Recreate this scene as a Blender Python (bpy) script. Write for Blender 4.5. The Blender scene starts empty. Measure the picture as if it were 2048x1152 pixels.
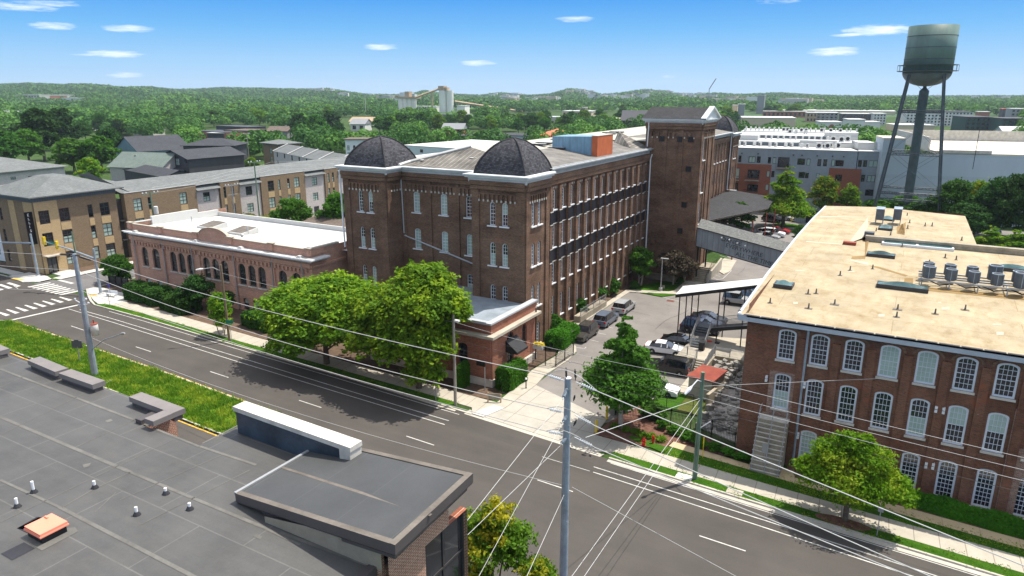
import bpy,math,random
import numpy as np
from mathutils import Vector,Matrix
SC=bpy.context.scene
COL=SC.collection
R=math.radians
CAM_H,PITCH,YAW,FPX=30.0,R(15.6),R(-29.8),1400.0
cam=bpy.data.cameras.new('camera');cam.lens=36.0*FPX/2048.0;cam.sensor_width=36.0
cam.clip_start=0.5;cam.clip_end=30000.0
camo=bpy.data.objects.new('camera',cam);COL.objects.link(camo)
camo.location=(0,0,CAM_H);camo.rotation_euler=(R(90)-PITCH,0,-YAW)
SC.camera=camo
SUN_EL=R(66.0);SUN_AZ=math.atan2(0.55,0.83)
world=bpy.data.worlds.new('World');SC.world=world;world.use_nodes=True
nt=world.node_tree;nt.nodes.clear()
sky=nt.nodes.new('ShaderNodeTexSky');sky.sky_type='NISHITA';sky.sun_disc=False
sky.sun_elevation=SUN_EL;sky.sun_rotation=SUN_AZ;sky.air_density=1.0;sky.dust_density=0.6;sky.ozone_density=3.0
bg=nt.nodes.new('ShaderNodeBackground');bg.inputs[1].default_value=0.12;SKYK=5.0
outw=nt.nodes.new('ShaderNodeOutputWorld')
sundata=bpy.data.lights.new('sun','SUN');sundata.energy=4.0;sundata.angle=R(0.53);sundata.color=(1.0,0.935,0.83)
suno=bpy.data.objects.new('sun',sundata);COL.objects.link(suno)
sd=Vector((math.sin(SUN_AZ)*math.cos(SUN_EL),math.cos(SUN_AZ)*math.cos(SUN_EL),math.sin(SUN_EL)))
suno.rotation_euler=sd.to_track_quat('Z','Y').to_euler();suno.location=(0,0,200)
SC.view_settings.view_transform='Standard';SC.view_settings.look='None'
SC.view_settings.exposure=0.72;SC.view_settings.gamma=1.0
SC.cycles.max_bounces=5;SC.cycles.transparent_max_bounces=6
def ray(px,py):
 cp,sp,cy,sy=math.cos(PITCH),math.sin(PITCH),math.cos(YAW),math.sin(YAW)
 w=Vector((sy*cp,cy*cp,-sp));r=Vector((cy,-sy,0));u=r.cross(w)
 return r*((px-1024)/FPX)-u*((py-576)/FPX)+w
def gp(px,py,z=0.0):
 d=ray(px,py);t=(z-CAM_H)/d.z;return(d.x*t,d.y*t)
def onY(px,py,Y):
 d=ray(px,py);t=Y/d.y;return Vector((d.x*t,Y,CAM_H+d.z*t))
def onX(px,py,X):
 d=ray(px,py);t=X/d.x;return Vector((X,d.y*t,CAM_H+d.z*t))
def zat(px,py,X,Y):
 d=ray(px,py);return CAM_H+d.z*math.hypot(X,Y)/math.hypot(d.x,d.y)
def wn(t,**k):
 n=nt.nodes.new(t)
 for a,b in k.items():setattr(n,a,b)
 return n
tc=wn('ShaderNodeTexCoord');sep=wn('ShaderNodeSeparateXYZ');nt.links.new(tc.outputs['Generated'],sep.inputs[0])
def wm(op,a,b=None,c=None,clamp=False):
 n=wn('ShaderNodeMath',operation=op);n.use_clamp=clamp
 for i,v in enumerate((a,b,c)):
  if v is None:continue
  if isinstance(v,(int,float)):n.inputs[i].default_value=v
  else:nt.links.new(v,n.inputs[i])
 return n.outputs[0]
azn=wm('ARCTAN2',sep.outputs[0],sep.outputs[1]);eln=wm('ARCSINE',sep.outputs[2])
noi=wn('ShaderNodeTexNoise');noi.inputs['Scale'].default_value=1.0;noi.inputs['Detail'].default_value=8;noi.inputs['Roughness'].default_value=0.62
cmb=wn('ShaderNodeCombineXYZ');nt.links.new(wm('MULTIPLY',azn,46.0),cmb.inputs[0]);nt.links.new(wm('MULTIPLY',eln,330.0),cmb.inputs[1])
nt.links.new(cmb.outputs[0],noi.inputs['Vector'])
CLOUDS=[(20,12,90,9,.8),(110,6,55,6,.6),(105,52,42,8,.9),(258,57,52,8,.9),(228,108,52,8,1.),(158,110,22,3,.5),(252,150,40,7,.75),(762,94,40,8,.95),(1150,38,44,8,.8),(955,126,44,7,.9),(1760,60,72,11,1.15),(1690,71,30,4,.7),(1670,103,54,10,1.05),(1560,2,55,6,.5),(1338,153,22,4,.45),(560,152,16,3,.35),(640,125,14,3,.3)]
acc=None
for cx,cy,w,h,k in CLOUDS:
 d=ray(cx,cy).normalized();a0=math.atan2(d.x,d.y);e0=math.asin(d.z)
 sa=w/FPX*1.0;se=h/FPX*1.0
 dx=wm('DIVIDE',wm('SUBTRACT',azn,a0),sa);dy=wm('DIVIDE',wm('SUBTRACT',eln,e0),se)
 g=wm('MULTIPLY',wm('SUBTRACT',1.0,wm('ADD',wm('MULTIPLY',dx,dx),wm('MULTIPLY',dy,dy)),clamp=True),k)
 acc=g if acc is None else wm('ADD',acc,g)
cl=wm('MULTIPLY',wm('SUBTRACT',wm('ADD',wm('MULTIPLY',acc,.8),wm('MULTIPLY',noi.outputs['Fac'],1.5)),0.98),wm('MULTIPLY',acc,2.6,clamp=True),clamp=True)
hsv=wn('ShaderNodeHueSaturation');nt.links.new(sky.outputs[0],hsv.inputs['Color'])
hsv.inputs['Saturation'].default_value=0.3;hsv.inputs['Value'].default_value=1.5
mixc=wn('ShaderNodeMix',data_type='RGBA');nt.links.new(cl,mixc.inputs[0])
rmp=wn('ShaderNodeValToRGB');rmp.color_ramp.elements[0].position=0.0;rmp.color_ramp.elements[0].color=(.50,.74,1.0,1);rmp.color_ramp.elements[1].position=1.0;rmp.color_ramp.elements[1].color=(.055,.36,.93,1)
for p_,c_ in((.3,(.37,.67,1.0,1)),(.62,(.18,.53,.98,1))):e_=rmp.color_ramp.elements.new(p_);e_.color=c_
nt.links.new(wm('DIVIDE',eln,R(7.2),clamp=True),rmp.inputs[0])
scl=wn('ShaderNodeMix',data_type='RGBA',blend_type='MULTIPLY');scl.inputs[0].default_value=1;nt.links.new(rmp.outputs[0],scl.inputs[6]);scl.inputs[7].default_value=(SKYK,)*3+(1,)
mx2=wn('ShaderNodeMix',data_type='RGBA');nt.links.new(wm('DIVIDE',wm('SUBTRACT',eln,R(9)),R(14),clamp=True),mx2 .inputs[0]);nt.links.new(scl.outputs[2],mx2 .inputs[6]);nt.links.new(hsv.outputs[0],mx2 .inputs[7]);nt.links.new(mx2 .outputs[2],mixc.inputs[6])
mixc.inputs[7].default_value=(6.6,6.8,7.0,1)
nt.links.new(mixc.outputs[2],bg.inputs[0]);nt.links.new(bg.outputs[0],outw.inputs[0])
MAT={}
class N:
 def __init__(s,name):
  s.m=bpy.data.materials.new(name);s.m.use_nodes=True;s.t=s.m.node_tree;s.b=s.t.nodes['Principled BSDF'];MAT[name]=s.m
  s.geo=s.n('ShaderNodeNewGeometry');s.pos=s.geo.outputs['Position']
 def n(s,t,**k):
  x=s.t.nodes.new(t)
  for a,b in k.items():setattr(x,a,b)
  return x
 def l(s,a,b):s.t.links.new(a,b)
 def put(s,sock,v):
  if hasattr(v,'is_linked')or isinstance(v,bpy.types.NodeSocket):s.l(v,sock)
  else:sock.default_value=v
 def math(s,op,a,b=None,c=None,clamp=False):
  x=s.n('ShaderNodeMath',operation=op);x.use_clamp=clamp
  for i,v in enumerate((a,b,c)):
   if v is not None:s.put(x.inputs[i],v)
  return x.outputs[0]
 def scaled(s,k):
  x=s.n('ShaderNodeVectorMath',operation='MULTIPLY');s.l(s.pos,x.inputs[0]);x.inputs[1].default_value=k if isinstance(k,tuple)else(k,k,k);return x.outputs[0]
 def noise(s,k,detail=4,rough=.6,vec=None):
  x=s.n('ShaderNodeTexNoise');s.l(vec or s.scaled(k),x.inputs['Vector']);x.inputs['Scale'].default_value=1;x.inputs['Detail'].default_value=detail;x.inputs['Roughness'].default_value=rough;return x.outputs['Fac']
 def ramp(s,v,lo,hi):
  x=s.n('ShaderNodeMapRange');s.l(v,x.inputs[0]);x.inputs[1].default_value=lo;x.inputs[2].default_value=hi;x.clamp=True;return x.outputs[0]
 def mix(s,f,a,b,mode='MIX'):
  x=s.n('ShaderNodeMix',data_type='RGBA',blend_type=mode);s.put(x.inputs[0],f)
  for i,v in((6,a),(7,b)):
   if isinstance(v,tuple):x.inputs[i].default_value=v if len(v)==4 else v+(1,)
   else:s.l(v,x.inputs[i])
  return x.outputs[2]
 def wall_uv(s):
  sp=s.n('ShaderNodeSeparateXYZ');s.l(s.pos,sp.inputs[0]);sn=s.n('ShaderNodeSeparateXYZ');s.l(s.geo.outputs['Normal'],sn.inputs[0])
  f=s.math('GREATER_THAN',s.math('ABSOLUTE',sn.outputs[0]),s.math('ABSOLUTE',sn.outputs[1]))
  u=s.math('ADD',s.math('MULTIPLY',f,sp.outputs[1]),s.math('MULTIPLY',s.math('SUBTRACT',1.0,f),sp.outputs[0]))
  c=s.n('ShaderNodeCombineXYZ');s.l(u,c.inputs[0]);s.l(sp.outputs[2],c.inputs[1]);return c.outputs[0]
 def set(s,col,rough=.8,metal=0,spec=.3,bump=None,bd=.02):
  if isinstance(col,tuple):s.b.inputs['Base Color'].default_value=col if len(col)==4 else col+(1,)
  else:s.l(col,s.b.inputs['Base Color'])
  s.b.inputs['Roughness'].default_value=rough;s.b.inputs['Metallic'].default_value=metal;s.b.inputs['Specular IOR Level'].default_value=spec
  if bump is not None:
   x=s.n('ShaderNodeBump');x.inputs['Distance'].default_value=bd;x.inputs['Strength'].default_value=.8;s.l(bump,x.inputs['Height']);s.l(x.outputs[0],s.b.inputs['Normal'])
  return s.m
def mul(c,k):return tuple(min(1,x*k)for x in c[:3])
def mat(name,col,rough=.75,var=.18,sc=1.0,metal=0,spec=.3,fine=True,col2=None,st=None):
 if name in MAT:return MAT[name]
 s=N(name);k=st or(sc,sc,sc)
 a=s.noise(k,5,.6);c=s.mix(s.ramp(a,.3,.7),mul(col,1-var),col2 or mul(col,1+var))
 if fine:
  b=s.noise(tuple(x*9 for x in k),3,.7);c=s.mix(s.ramp(b,.35,.65),c,s.mix(1.0,c,(1-var*.5,)*3,'MULTIPLY'))
 return s.set(c,rough,metal,spec)
def brick(name,c1,c2,mortar,stain=(.5,.5,.5),samt=.6,bw=.215,bh=.075,mw=.012,ssc=(.35,.35,.9),extra=None,eamt=0,light=None):
 s=N(name);uv=s.wall_uv();x=s.n('ShaderNodeTexBrick');s.l(uv,x.inputs['Vector'])
 x.inputs['Scale'].default_value=1;x.inputs['Brick Width'].default_value=bw;x.inputs['Row Height'].default_value=bh;x.inputs['Mortar Size'].default_value=mw;x.inputs['Mortar Smooth'].default_value=.2
 x.inputs['Color1'].default_value=c1+(1,);x.inputs['Color2'].default_value=c2+(1,);x.inputs['Mortar'].default_value=mortar+(1,);x.inputs['Bias'].default_value=0
 c=x.outputs['Color']
 big=s.noise(ssc,5,.65);c=s.mix(s.math('MULTIPLY',s.ramp(big,.42,.68),samt),c,s.mix(1.0,c,stain,'MULTIPLY'))
 f=s.noise((1.7,1.7,5.5),4,.8);c=s.mix(s.math('MULTIPLY',s.ramp(f,.45,.7),.55),c,s.mix(1.0,c,(1.45,1.35,1.25),'MULTIPLY'))
 g=s.noise((5,5,11),2,.7);c=s.mix(s.math('MULTIPLY',s.ramp(g,.5,.75),.6),c,s.mix(1.0,c,(.5,.48,.46),'MULTIPLY'))
 if extra:
  e=s.noise((.55,.55,.55),4,.75);c=s.mix(s.math('MULTIPLY',s.ramp(e,.6,.66),eamt),c,extra)
 if light:
  e=s.noise((1.1,1.1,1.4),5,.85);c=s.mix(s.ramp(e,.685,.70),c,light)
 return s.set(c,.9,0,.15,x.outputs['Fac'],-.01)
def sheet(name,col,seam,w,h,mw,rot=0,var=.2,sc=.25,patch=None,streak=None,rough=.85,off=.5,spec=.2,dirt=0):
 s=N(name);mp=s.n('ShaderNodeMapping');s.l(s.pos,mp.inputs[0]);mp.inputs['Rotation'].default_value=(0,0,rot)
 x=s.n('ShaderNodeTexBrick');s.l(mp.outputs[0],x.inputs['Vector']);x.inputs['Scale'].default_value=1;x.inputs['Brick Width'].default_value=w;x.inputs['Row Height'].default_value=h;x.inputs['Mortar Size'].default_value=mw;x.offset=off
 x.inputs['Color1'].default_value=col+(1,);x.inputs['Color2'].default_value=mul(col,1+var*.35)+(1,);x.inputs['Mortar'].default_value=seam+(1,)
 c=x.outputs['Color'];n1=s.noise(sc,6,.65);c=s.mix(s.ramp(n1,.3,.7),s.mix(1.0,c,(1-var,)*3,'MULTIPLY'),s.mix(1.0,c,(1+var,)*3,'MULTIPLY'))
 if streak:n2=s.noise(streak,4,.6);c=s.mix(s.math('MULTIPLY',s.ramp(n2,.4,.7),.5),c,s.mix(1.0,c,(1.22,1.2,1.17),'MULTIPLY'))
 if patch:n3=s.noise(sc*1.6,5,.7);c=s.mix(s.math('MULTIPLY',s.ramp(n3,.5,.72),.75),c,patch)
 if dirt:n5=s.noise((1.3,.55,1),6,.75);c=s.mix(s.math('MULTIPLY',s.ramp(n5,.5,.68),dirt),c,s.mix(1.0,c,(.74,.68,.58),'MULTIPLY'))
 n4=s.noise(9.0,2,.7);c=s.mix(s.ramp(n4,.3,.7),c,s.mix(1.0,c,(.9,.9,.9),'MULTIPLY'))
 return s.set(c,rough,0,spec)
def grassmat(name,a,b,c3,sc=1.0):
 s=N(name);n1=s.noise(.45*sc,5,.7);c=s.mix(s.ramp(n1,.35,.65),a,b);n2=s.noise(1.6*sc,5,.8);c=s.mix(s.math('MULTIPLY',s.ramp(n2,.52,.7),.7),c,c3)
 n3=s.noise(12*sc,3,.8);c=s.mix(s.ramp(n3,.35,.7),s.mix(1.0,c,(.6,.62,.55),'MULTIPLY'),c);n4=s.noise(5*sc,5,.85)
 return s.set(c,.95,0,.05,n4,.25)
def leafmat(name,a,b,c3=None,tr=.35,sc=.5):
 s=N(name);at=s.n('ShaderNodeAttribute');at.attribute_name='v';oi=s.n('ShaderNodeObjectInfo')
 n1=s.noise(sc,3,.6);f=s.math('ADD',s.math('MULTIPLY',at.outputs['Fac'],.6),s.math('MULTIPLY',s.ramp(n1,.3,.7),.4));c=s.mix(f,a,b)
 if c3:c=s.mix(s.math('MULTIPLY',s.ramp(s.math('ADD',n1,s.math('MULTIPLY',at.outputs['Fac'],.22)),.62,.74),.8),c,c3)
 hs=s.n('ShaderNodeHueSaturation');s.l(c,hs.inputs['Color']);s.l(s.math('ADD',.49,s.math('MULTIPLY',oi.outputs['Random'],.012)),hs.inputs['Hue']);s.l(s.math('ADD',.9 if name in('leaf_street','leaf_bright','leaf_maple')else.8,s.math('MULTIPLY',oi.outputs['Random'],.08 if name in('leaf_street','leaf_bright','leaf_maple')else.4)),hs.inputs['Value'])
 c=hs.outputs[0]
 s.set(c,.7,0,.12);t=s.n('ShaderNodeBsdfTranslucent');s.l(s.mix(1.0,c,(1.15,1.25,.6),'MULTIPLY'),t.inputs[0]);mx=s.n('ShaderNodeMixShader');mx.inputs[0].default_value=tr
 s.l(s.b.outputs[0],mx.inputs[1]);s.l(t.outputs[0],mx.inputs[2]);s.l(mx.outputs[0],s.t.nodes['Material Output'].inputs[0]);return s.m
def glassmat(name,col,rough=.06,spec=.9):
 s=N(name);n1=s.noise(.7,3,.5);c=s.mix(s.ramp(n1,.35,.65),mul(col,.6),mul(col,1.5));return s.set(c,rough,0,spec)
def corr(name,col,pitch,axis='x',dark=.6,var=.3,sc=.6,metal=0,rough=.6):
 s=N(name);sp=s.n('ShaderNodeSeparateXYZ');s.l(s.wall_uv()if axis in 'uz' else s.pos,sp.inputs[0])
 v=sp.outputs[{'x':0,'y':1,'u':0,'z':1}[axis]];w=s.math('FRACT',s.math('DIVIDE',v,pitch))
 g=s.math('LESS_THAN',w,.16);n1=s.noise((sc,sc,sc*.35),5,.7);c=s.mix(s.ramp(n1,.3,.7),mul(col,1-var),mul(col,1+var));c=s.mix(g,c,s.mix(1.0,c,(dark,)*3,'MULTIPLY'))
 return s.set(c,rough,metal,.3)
def shingle(name,col,var=.3,rw=.3,rh=.14,dk=.55):
 s=N(name);sp=s.n('ShaderNodeSeparateXYZ');s.l(s.pos,sp.inputs[0]);c0=s.n('ShaderNodeCombineXYZ');s.l(s.math('ADD',sp.outputs[0],sp.outputs[1]),c0 .inputs[0]);s.l(s.math('ADD',sp.outputs[2],s.math('MULTIPLY',s.math('SUBTRACT',sp.outputs[1],sp.outputs[0]),.22)),c0 .inputs[1])
 x=s.n('ShaderNodeTexBrick');s.l(c0 .outputs[0],x.inputs['Vector']);x.inputs['Scale'].default_value=1;x.inputs['Brick Width'].default_value=rw;x.inputs['Row Height'].default_value=rh;x.inputs['Mortar Size'].default_value=.018
 x.inputs['Color1'].default_value=mul(col,1-var)+(1,);x.inputs['Color2'].default_value=mul(col,1+var)+(1,);x.inputs['Mortar'].default_value=mul(col,dk)+(1,)
 n1=s.noise(.4,4,.6);c=s.mix(s.ramp(n1,.3,.7),s.mix(1.0,x.outputs['Color'],(.82,)*3,'MULTIPLY'),x.outputs['Color']);n2=s.noise(7.0,2,.7);c=s.mix(s.ramp(n2,.3,.7),c,s.mix(1.0,c,(1.25,)*3,'MULTIPLY'))
 return s.set(c,.9,0,.12)
ORG={}
SPLIT={'dark_band','cornice','coping','parapet','rain_pipe','vent_panel','roof_vent','roof_patch','tan_wall','wall_lamp','soot_patch','repaired_brick','vent_hood','flood_lamp','tan_panel','tar_patch','roof_coating','arch_hood','post','brick_panel','skylight_pane','roof_stain','walkway_pad','door_canopy','vent_pipe','cut_out_switch','seam','roof_edge','handrail','trestle','side_cornice','cream_coping','insulator','retaining_wall','timber'}
class MB:
 def __init__(s):s.v=[];s.f=[];s.m=[];s.T=Matrix.Identity(4)
 def frame(s,loc=(0,0,0),rz=0):s.T=Matrix.Translation(loc)@Matrix.Rotation(rz,4,'Z');return s
 def face(s,pts,m=0):
  i=len(s.v);s.v+=[tuple(s.T@Vector(p))for p in pts];s.f.append(tuple(range(i,i+len(pts))));s.m.append(m);return s
 def box(s,x0,y0,z0,x1,y1,z1,m=0):
  i=len(s.v)
  for z in(z0,z1):
   for x,y in((x0,y0),(x1,y0),(x1,y1),(x0,y1)):s.v.append(tuple(s.T@Vector((x,y,z))))
  for q in((3,2,1,0),(4,5,6,7),(0,1,5,4),(1,2,6,5),(2,3,7,6),(3,0,4,7)):s.f.append(tuple(i+k for k in q));s.m.append(m)
  return s
 def prism(s,poly,z0,z1,m=0,ms=None,bottom=False):
  n=len(poly);ar=sum(poly[i][0]*poly[(i+1)%n][1]-poly[(i+1)%n][0]*poly[i][1]for i in range(n))
  if ar<0:poly=poly[::-1]
  z1s=z1 if isinstance(z1,(list,tuple))else[z1]*n
  if ar<0 and isinstance(z1,(list,tuple)):z1s=list(z1)[::-1]
  i=len(s.v);s.v+=[tuple(s.T@Vector((p[0],p[1],z0)))for p in poly]+[tuple(s.T@Vector((p[0],p[1],z)))for p,z in zip(poly,z1s)]
  s.f.append(tuple(i+n+k for k in range(n)));s.m.append(m)
  if bottom:s.f.append(tuple(i+n-1-k for k in range(n)));s.m.append(m)
  for k in range(n):
   j=(k+1)%n;s.f.append((i+k,i+j,i+n+j,i+n+k));s.m.append(m if ms is None else ms)
  return s
 def tube(s,path,r,seg=6,m=0,cap=True):
  path=[Vector(p)for p in path];rs=r if isinstance(r,(list,tuple))else[r]*len(path);base=len(s.v);up=Vector((.13,.27,.95)).normalized()
  for k,p in enumerate(path):
   d=(path[min(k+1,len(path)-1)]-path[max(k-1,0)]).normalized();a=d.cross(up)
   if a.length<.1:a=d.cross(Vector((1,0,0)))
   a.normalize();b=d.cross(a)
   for q in range(seg):
    t=2*math.pi*q/seg;s.v.append(tuple(s.T@(p+a*(rs[k]*math.cos(t))+b*(rs[k]*math.sin(t)))))
  for k in range(len(path)-1):
   for q in range(seg):
    i=base+k*seg;j=(q+1)%seg;s.f.append((i+q,i+j,i+seg+j,i+seg+q));s.m.append(m)
  if cap:
   s.f.append(tuple(base+q for q in range(seg))[::-1]);s.m.append(m);e=base+(len(path)-1)*seg;s.f.append(tuple(e+q for q in range(seg)));s.m.append(m)
  return s
 def lathe(s,prof,c=(0,0,0),seg=16,m=0):
  base=len(s.v)
  for r,z in prof:
   for q in range(seg):
    t=2*math.pi*q/seg;s.v.append(tuple(s.T@Vector((c[0]+r*math.cos(t),c[1]+r*math.sin(t),c[2]+z))))
  for k in range(len(prof)-1):
   for q in range(seg):
    i=base+k*seg;j=(q+1)%seg;s.f.append((i+q,i+j,i+seg+j,i+seg+q));s.m.append(m)
  e=base+(len(prof)-1)*seg;s.f.append(tuple(e+q for q in range(seg)));s.m.append(m);s.f.append(tuple(base+q for q in range(seg))[::-1]);s.m.append(m)
  return s
 def facade(s,x0,x1,z0,z1,holes=(),depth=.2,m=0,mr=None,y=0.0):
  """wall face in the plane y, looking to -y, with openings (xa, xb, za, zb, rise) that have real reveals"""
  mr=m if mr is None else mr
  us=sorted({x0,x1}|{h[0]for h in holes}|{h[1]for h in holes});zs=sorted({z0,z1}|{h[2]for h in holes}|{h[3]for h in holes})
  us=[u for u in us if x0<=u<=x1];zs=[z for z in zs if z0<=z<=z1]
  for a,b in zip(us,us[1:]):
   run=None
   for c,d in zip(zs,zs[1:]):
    mx,mz=(a+b)/2,(c+d)/2
    if any(h[0]<mx<h[1]and h[2]<mz<h[3]for h in holes):
     if run:s.face([(a,y,run[0]),(b,y,run[0]),(b,y,run[1]),(a,y,run[1])],m)
     run=None
    else:run=(run[0],d)if run else(c,d)
   if run:s.face([(a,y,run[0]),(b,y,run[0]),(b,y,run[1]),(a,y,run[1])],m)
  for h in holes:
   xa,xb,za,zb=h[:4];rise=h[4]if len(h)>4 else 0;o=outline(xa,xb,za,zb,rise)
   for p,q in zip(o,o[1:]+o[:1]):s.face([(p[0],y,p[1]),(p[0],y+depth,p[1]),(q[0],y+depth,q[1]),(q[0],y,q[1])],mr)
   if rise:
    arc=o[2:];k=len(arc)//2
    s.face([(xb,y,zb)]+[(p[0],y,p[1])for p in arc[:k+1][::-1]],m);s.face([(xa,y,zb)]+[(p[0],y,p[1])for p in arc[k:][::-1]],m)
  return s
 def build(s,name,mats,parent=None,smooth=False):
  if parent and name in SPLIT:
   n=len(s.f);bb=[]
   for f in s.f:p=np.array([s.v[i]for i in f]);bb.append((p.min(0)-.04,p.max(0)+.04))
   lo=np.array([b[0]for b in bb]);hi=np.array([b[1]for b in bb]);lab=-np.ones(n,int);k=0
   for i in range(n):
    if lab[i]>=0:continue
    st=[i];lab[i]=k
    while st:
     j=st.pop();m=np.where((lab<0)&(lo<=hi[j]).all(1)&(hi>=lo[j]).all(1))[0];lab[m]=k;st+=list(m)
    k+=1
   if 1<k<=90:
    for q in range(k):
     b=MB();ix=np.where(lab==q)[0]
     for i in ix:b.face([s.v[j]for j in s.f[i]],s.m[i])
     name_=name;SPLIT.discard(name);o=b.build(name_,mats,parent,smooth);SPLIT.add(name_)
    return o
  me=bpy.data.meshes.new(name);o=ORG.get(parent.name,Vector((0,0,0)))if parent else Vector((0,0,0))
  me.from_pydata([(v[0]-o.x,v[1]-o.y,v[2]-o.z)for v in s.v],[],s.f)
  if isinstance(mats,(str,bpy.types.Material)):mats=[mats]
  for k in mats:me.materials.append(MAT[k]if isinstance(k,str)else k)
  me.polygons.foreach_set('material_index',s.m)
  if smooth:me.polygons.foreach_set('use_smooth',[True]*len(s.f))
  me.update();ob=bpy.data.objects.new(name,me);COL.objects.link(ob)
  if parent:ob.parent=parent;ORG[ob.name]=o
  return ob
def outline(xa,xb,za,zb,rise,n=8):
 pts=[(xa,za),(xb,za)]
 if not rise:return pts+[(xb,zb),(xa,zb)]
 cx,w=(xa+xb)/2,(xb-xa)/2;sp=zb-rise
 return pts+[(cx+w*math.cos(math.pi*k/n),sp+rise*math.sin(math.pi*k/n))for k in range(n+1)]
def tag(o,label,cat,group=None):
 o['label']=label;o['category']=cat
 if group:o['group']=group
 return o
def thing(name,label,cat,loc=(0,0,0),group=None):
 o=bpy.data.objects.new(name,None);o.empty_display_size=.3;COL.objects.link(o);o.location=loc;ORG[o.name]=Vector(loc);return tag(o,label,cat,group)
def struct(name,mb,mats,kind='structure'):
 o=mb.build(name,mats);o['kind']=kind;return o
def dup(o,loc=None,rz=None,label=None,scale=None,parent=None,group=None):
 c=o.copy();COL.objects.link(c)
 if parent:c.parent=parent
 if loc is not None:c.location=loc
 if rz is not None:c.rotation_euler=(0,0,rz)
 if scale is not None:c.scale=scale if isinstance(scale,tuple)else(scale,)*3
 if label:c['label']=label
 if group:c['group']=group
 for ch in KIDS.get(o.name,[])or list(o.children):dup(ch,parent=c)
 return c
KIDS={}
def put(name,mesh,parent,loc,rz=0,scale=None):
 ob=bpy.data.objects.new(name,mesh);COL.objects.link(ob);o=ORG.get(parent.name,Vector((0,0,0)));ob.parent=parent
 ob.location=Vector(loc)-o;ob.rotation_euler=(0,0,rz)
 if scale:ob.scale=scale
 ORG[ob.name]=Vector(loc);return ob
def rect(x0,y0,x1,y1):return[(x0,y0),(x1,y0),(x1,y1),(x0,y1)]
WIN={}
def winmesh(w,h,rise=0,cols=2,rows=4,fw=.09,style='dark',frame='white_paint',bar=.03,split=True):
 key=(round(w,2),round(h,2),round(rise,2),cols,rows,fw,style,frame,bar)
 if key in WIN:return WIN[key]
 b=MB();o=outline(-w/2,w/2,0,h,rise);kx=(w-2*fw)/w
 i_=[(p[0]*kx,fw+p[1]*(h-2*fw)/h)for p in o]
 for k in range(len(o)):
  j=(k+1)%len(o);a,c,d,e=o[k],o[j],i_[j],i_[k]
  b.face([(a[0],0,a[1]),(c[0],0,c[1]),(d[0],0,d[1]),(e[0],0,e[1])],0);b.face([(e[0],0,e[1]),(d[0],0,d[1]),(d[0],.07,d[1]),(e[0],.07,e[1])],0)
 zb,zt=fw,h-fw;zm=(zb+zt)/2
 gl={'dark':(1,1),'blind':(2,2),'topblind':(1,2),'lowblind':(2,1)}[style]
 if gl[0]==gl[1]:b.face([(p[0],.065,p[1])for p in i_],gl[0])
 else:
  b.face([(i_[0][0],.065,zb),(i_[1][0],.065,zb),(i_[1][0],.065,zm),(i_[0][0],.065,zm)],gl[0])
  b.face([(i_[0][0],.065,zm),(i_[1][0],.065,zm)]+[(p[0],.065,p[1])for p in i_[2:]],gl[1])
 def top(x):
  if not rise:return zt
  t=max(0,1-(x/(w/2*kx))**2);return(zt-rise)+rise*math.sqrt(t)
 for c in range(1,cols):
  x=-w/2*kx+w*kx*c/cols;b.box(x-bar/2,.02,zb,x+bar/2,.06,top(x),0)
 for r_ in range(1,rows):
  z=zb+(zt-zb)*r_/rows;xx=w/2*kx
  if rise and z>zt-rise:xx=w/2*kx*math.sqrt(max(.02,1-((z-(zt-rise))/rise)**2))
  t=bar*(1.9 if split and r_*2==rows else 1);b.box(-xx,.015,z-t/2,xx,.055,z+t/2,0)
 me=b.build('window',[frame,'glass_dark','glass_blind']).data;ob=[x for x in bpy.data.objects if x.data==me][0];bpy.data.objects.remove(ob)
 WIN[key]=me;return me
SILL={}
def sillmesh(w,d=.22,h=.14,m='limestone'):
 k=(round(w,2),d,h,m)
 if k not in SILL:
  b=MB();b.box(-w/2,-d,-h,w/2,.1,0);me=b.build('sill',m).data;ob=[x for x in bpy.data.objects if x.data==me][0];bpy.data.objects.remove(ob);SILL[k]=me
 return SILL[k]
def window(parent,x,y,z,rz,me,sw=None,sillm='limestone',recess=.1,sill_name='sill'):
 c,s_=math.cos(rz),math.sin(rz);ob=put('window',me,parent,(x-s_*recess*-1*-1,y+c*recess,z),rz)
 if sw:
  sl=bpy.data.objects.new(sill_name,sillmesh(sw,m=sillm));COL.objects.link(sl);sl.parent=ob;sl.location=(0,-recess+.03,-.01)
 return ob
brick('mill_brick',(.12,.065,.042),(.27,.145,.088),(.21,.165,.125),stain=(.42,.40,.42),samt=.8,ssc=(.22,.22,.5),extra=(.27,.125,.07),eamt=.55)
brick('tower_brick',(.15,.075,.045),(.25,.12,.068),(.18,.13,.09),stain=(.45,.42,.42),samt=.75,ssc=(.2,.2,.8),extra=(.30,.115,.06),eamt=.6)
brick('east_brick',(.14,.055,.035),(.25,.10,.058),(.22,.155,.115),stain=(.42,.36,.34),samt=.7,ssc=(.3,.3,.3),extra=(.27,.095,.05),eamt=.6,light=(.5,.42,.36))
brick('patched_brick',(.16,.07,.05),(.34,.2,.15),(.42,.36,.3),stain=(.55,.5,.5),samt=.6,ssc=(.6,.6,.6),light=(.6,.55,.48))
brick('pink_brick',(.46,.225,.16),(.60,.32,.23),(.50,.38,.30),stain=(.8,.77,.75),samt=.5)
brick('lodge_brick',(.27,.085,.05),(.40,.13,.08),(.36,.25,.19),stain=(.62,.55,.5),samt=.6,ssc=(.5,.5,.7),extra=(.30,.2,.12),eamt=.5)
brick('new_brick',(.22,.075,.042),(.30,.11,.065),(.55,.42,.33),stain=(.8,.75,.72),samt=.4,mw=.016)
brick('brown_brick',(.20,.145,.09),(.27,.195,.125),(.22,.17,.12),stain=(.85,.83,.8),samt=.4)
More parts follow.
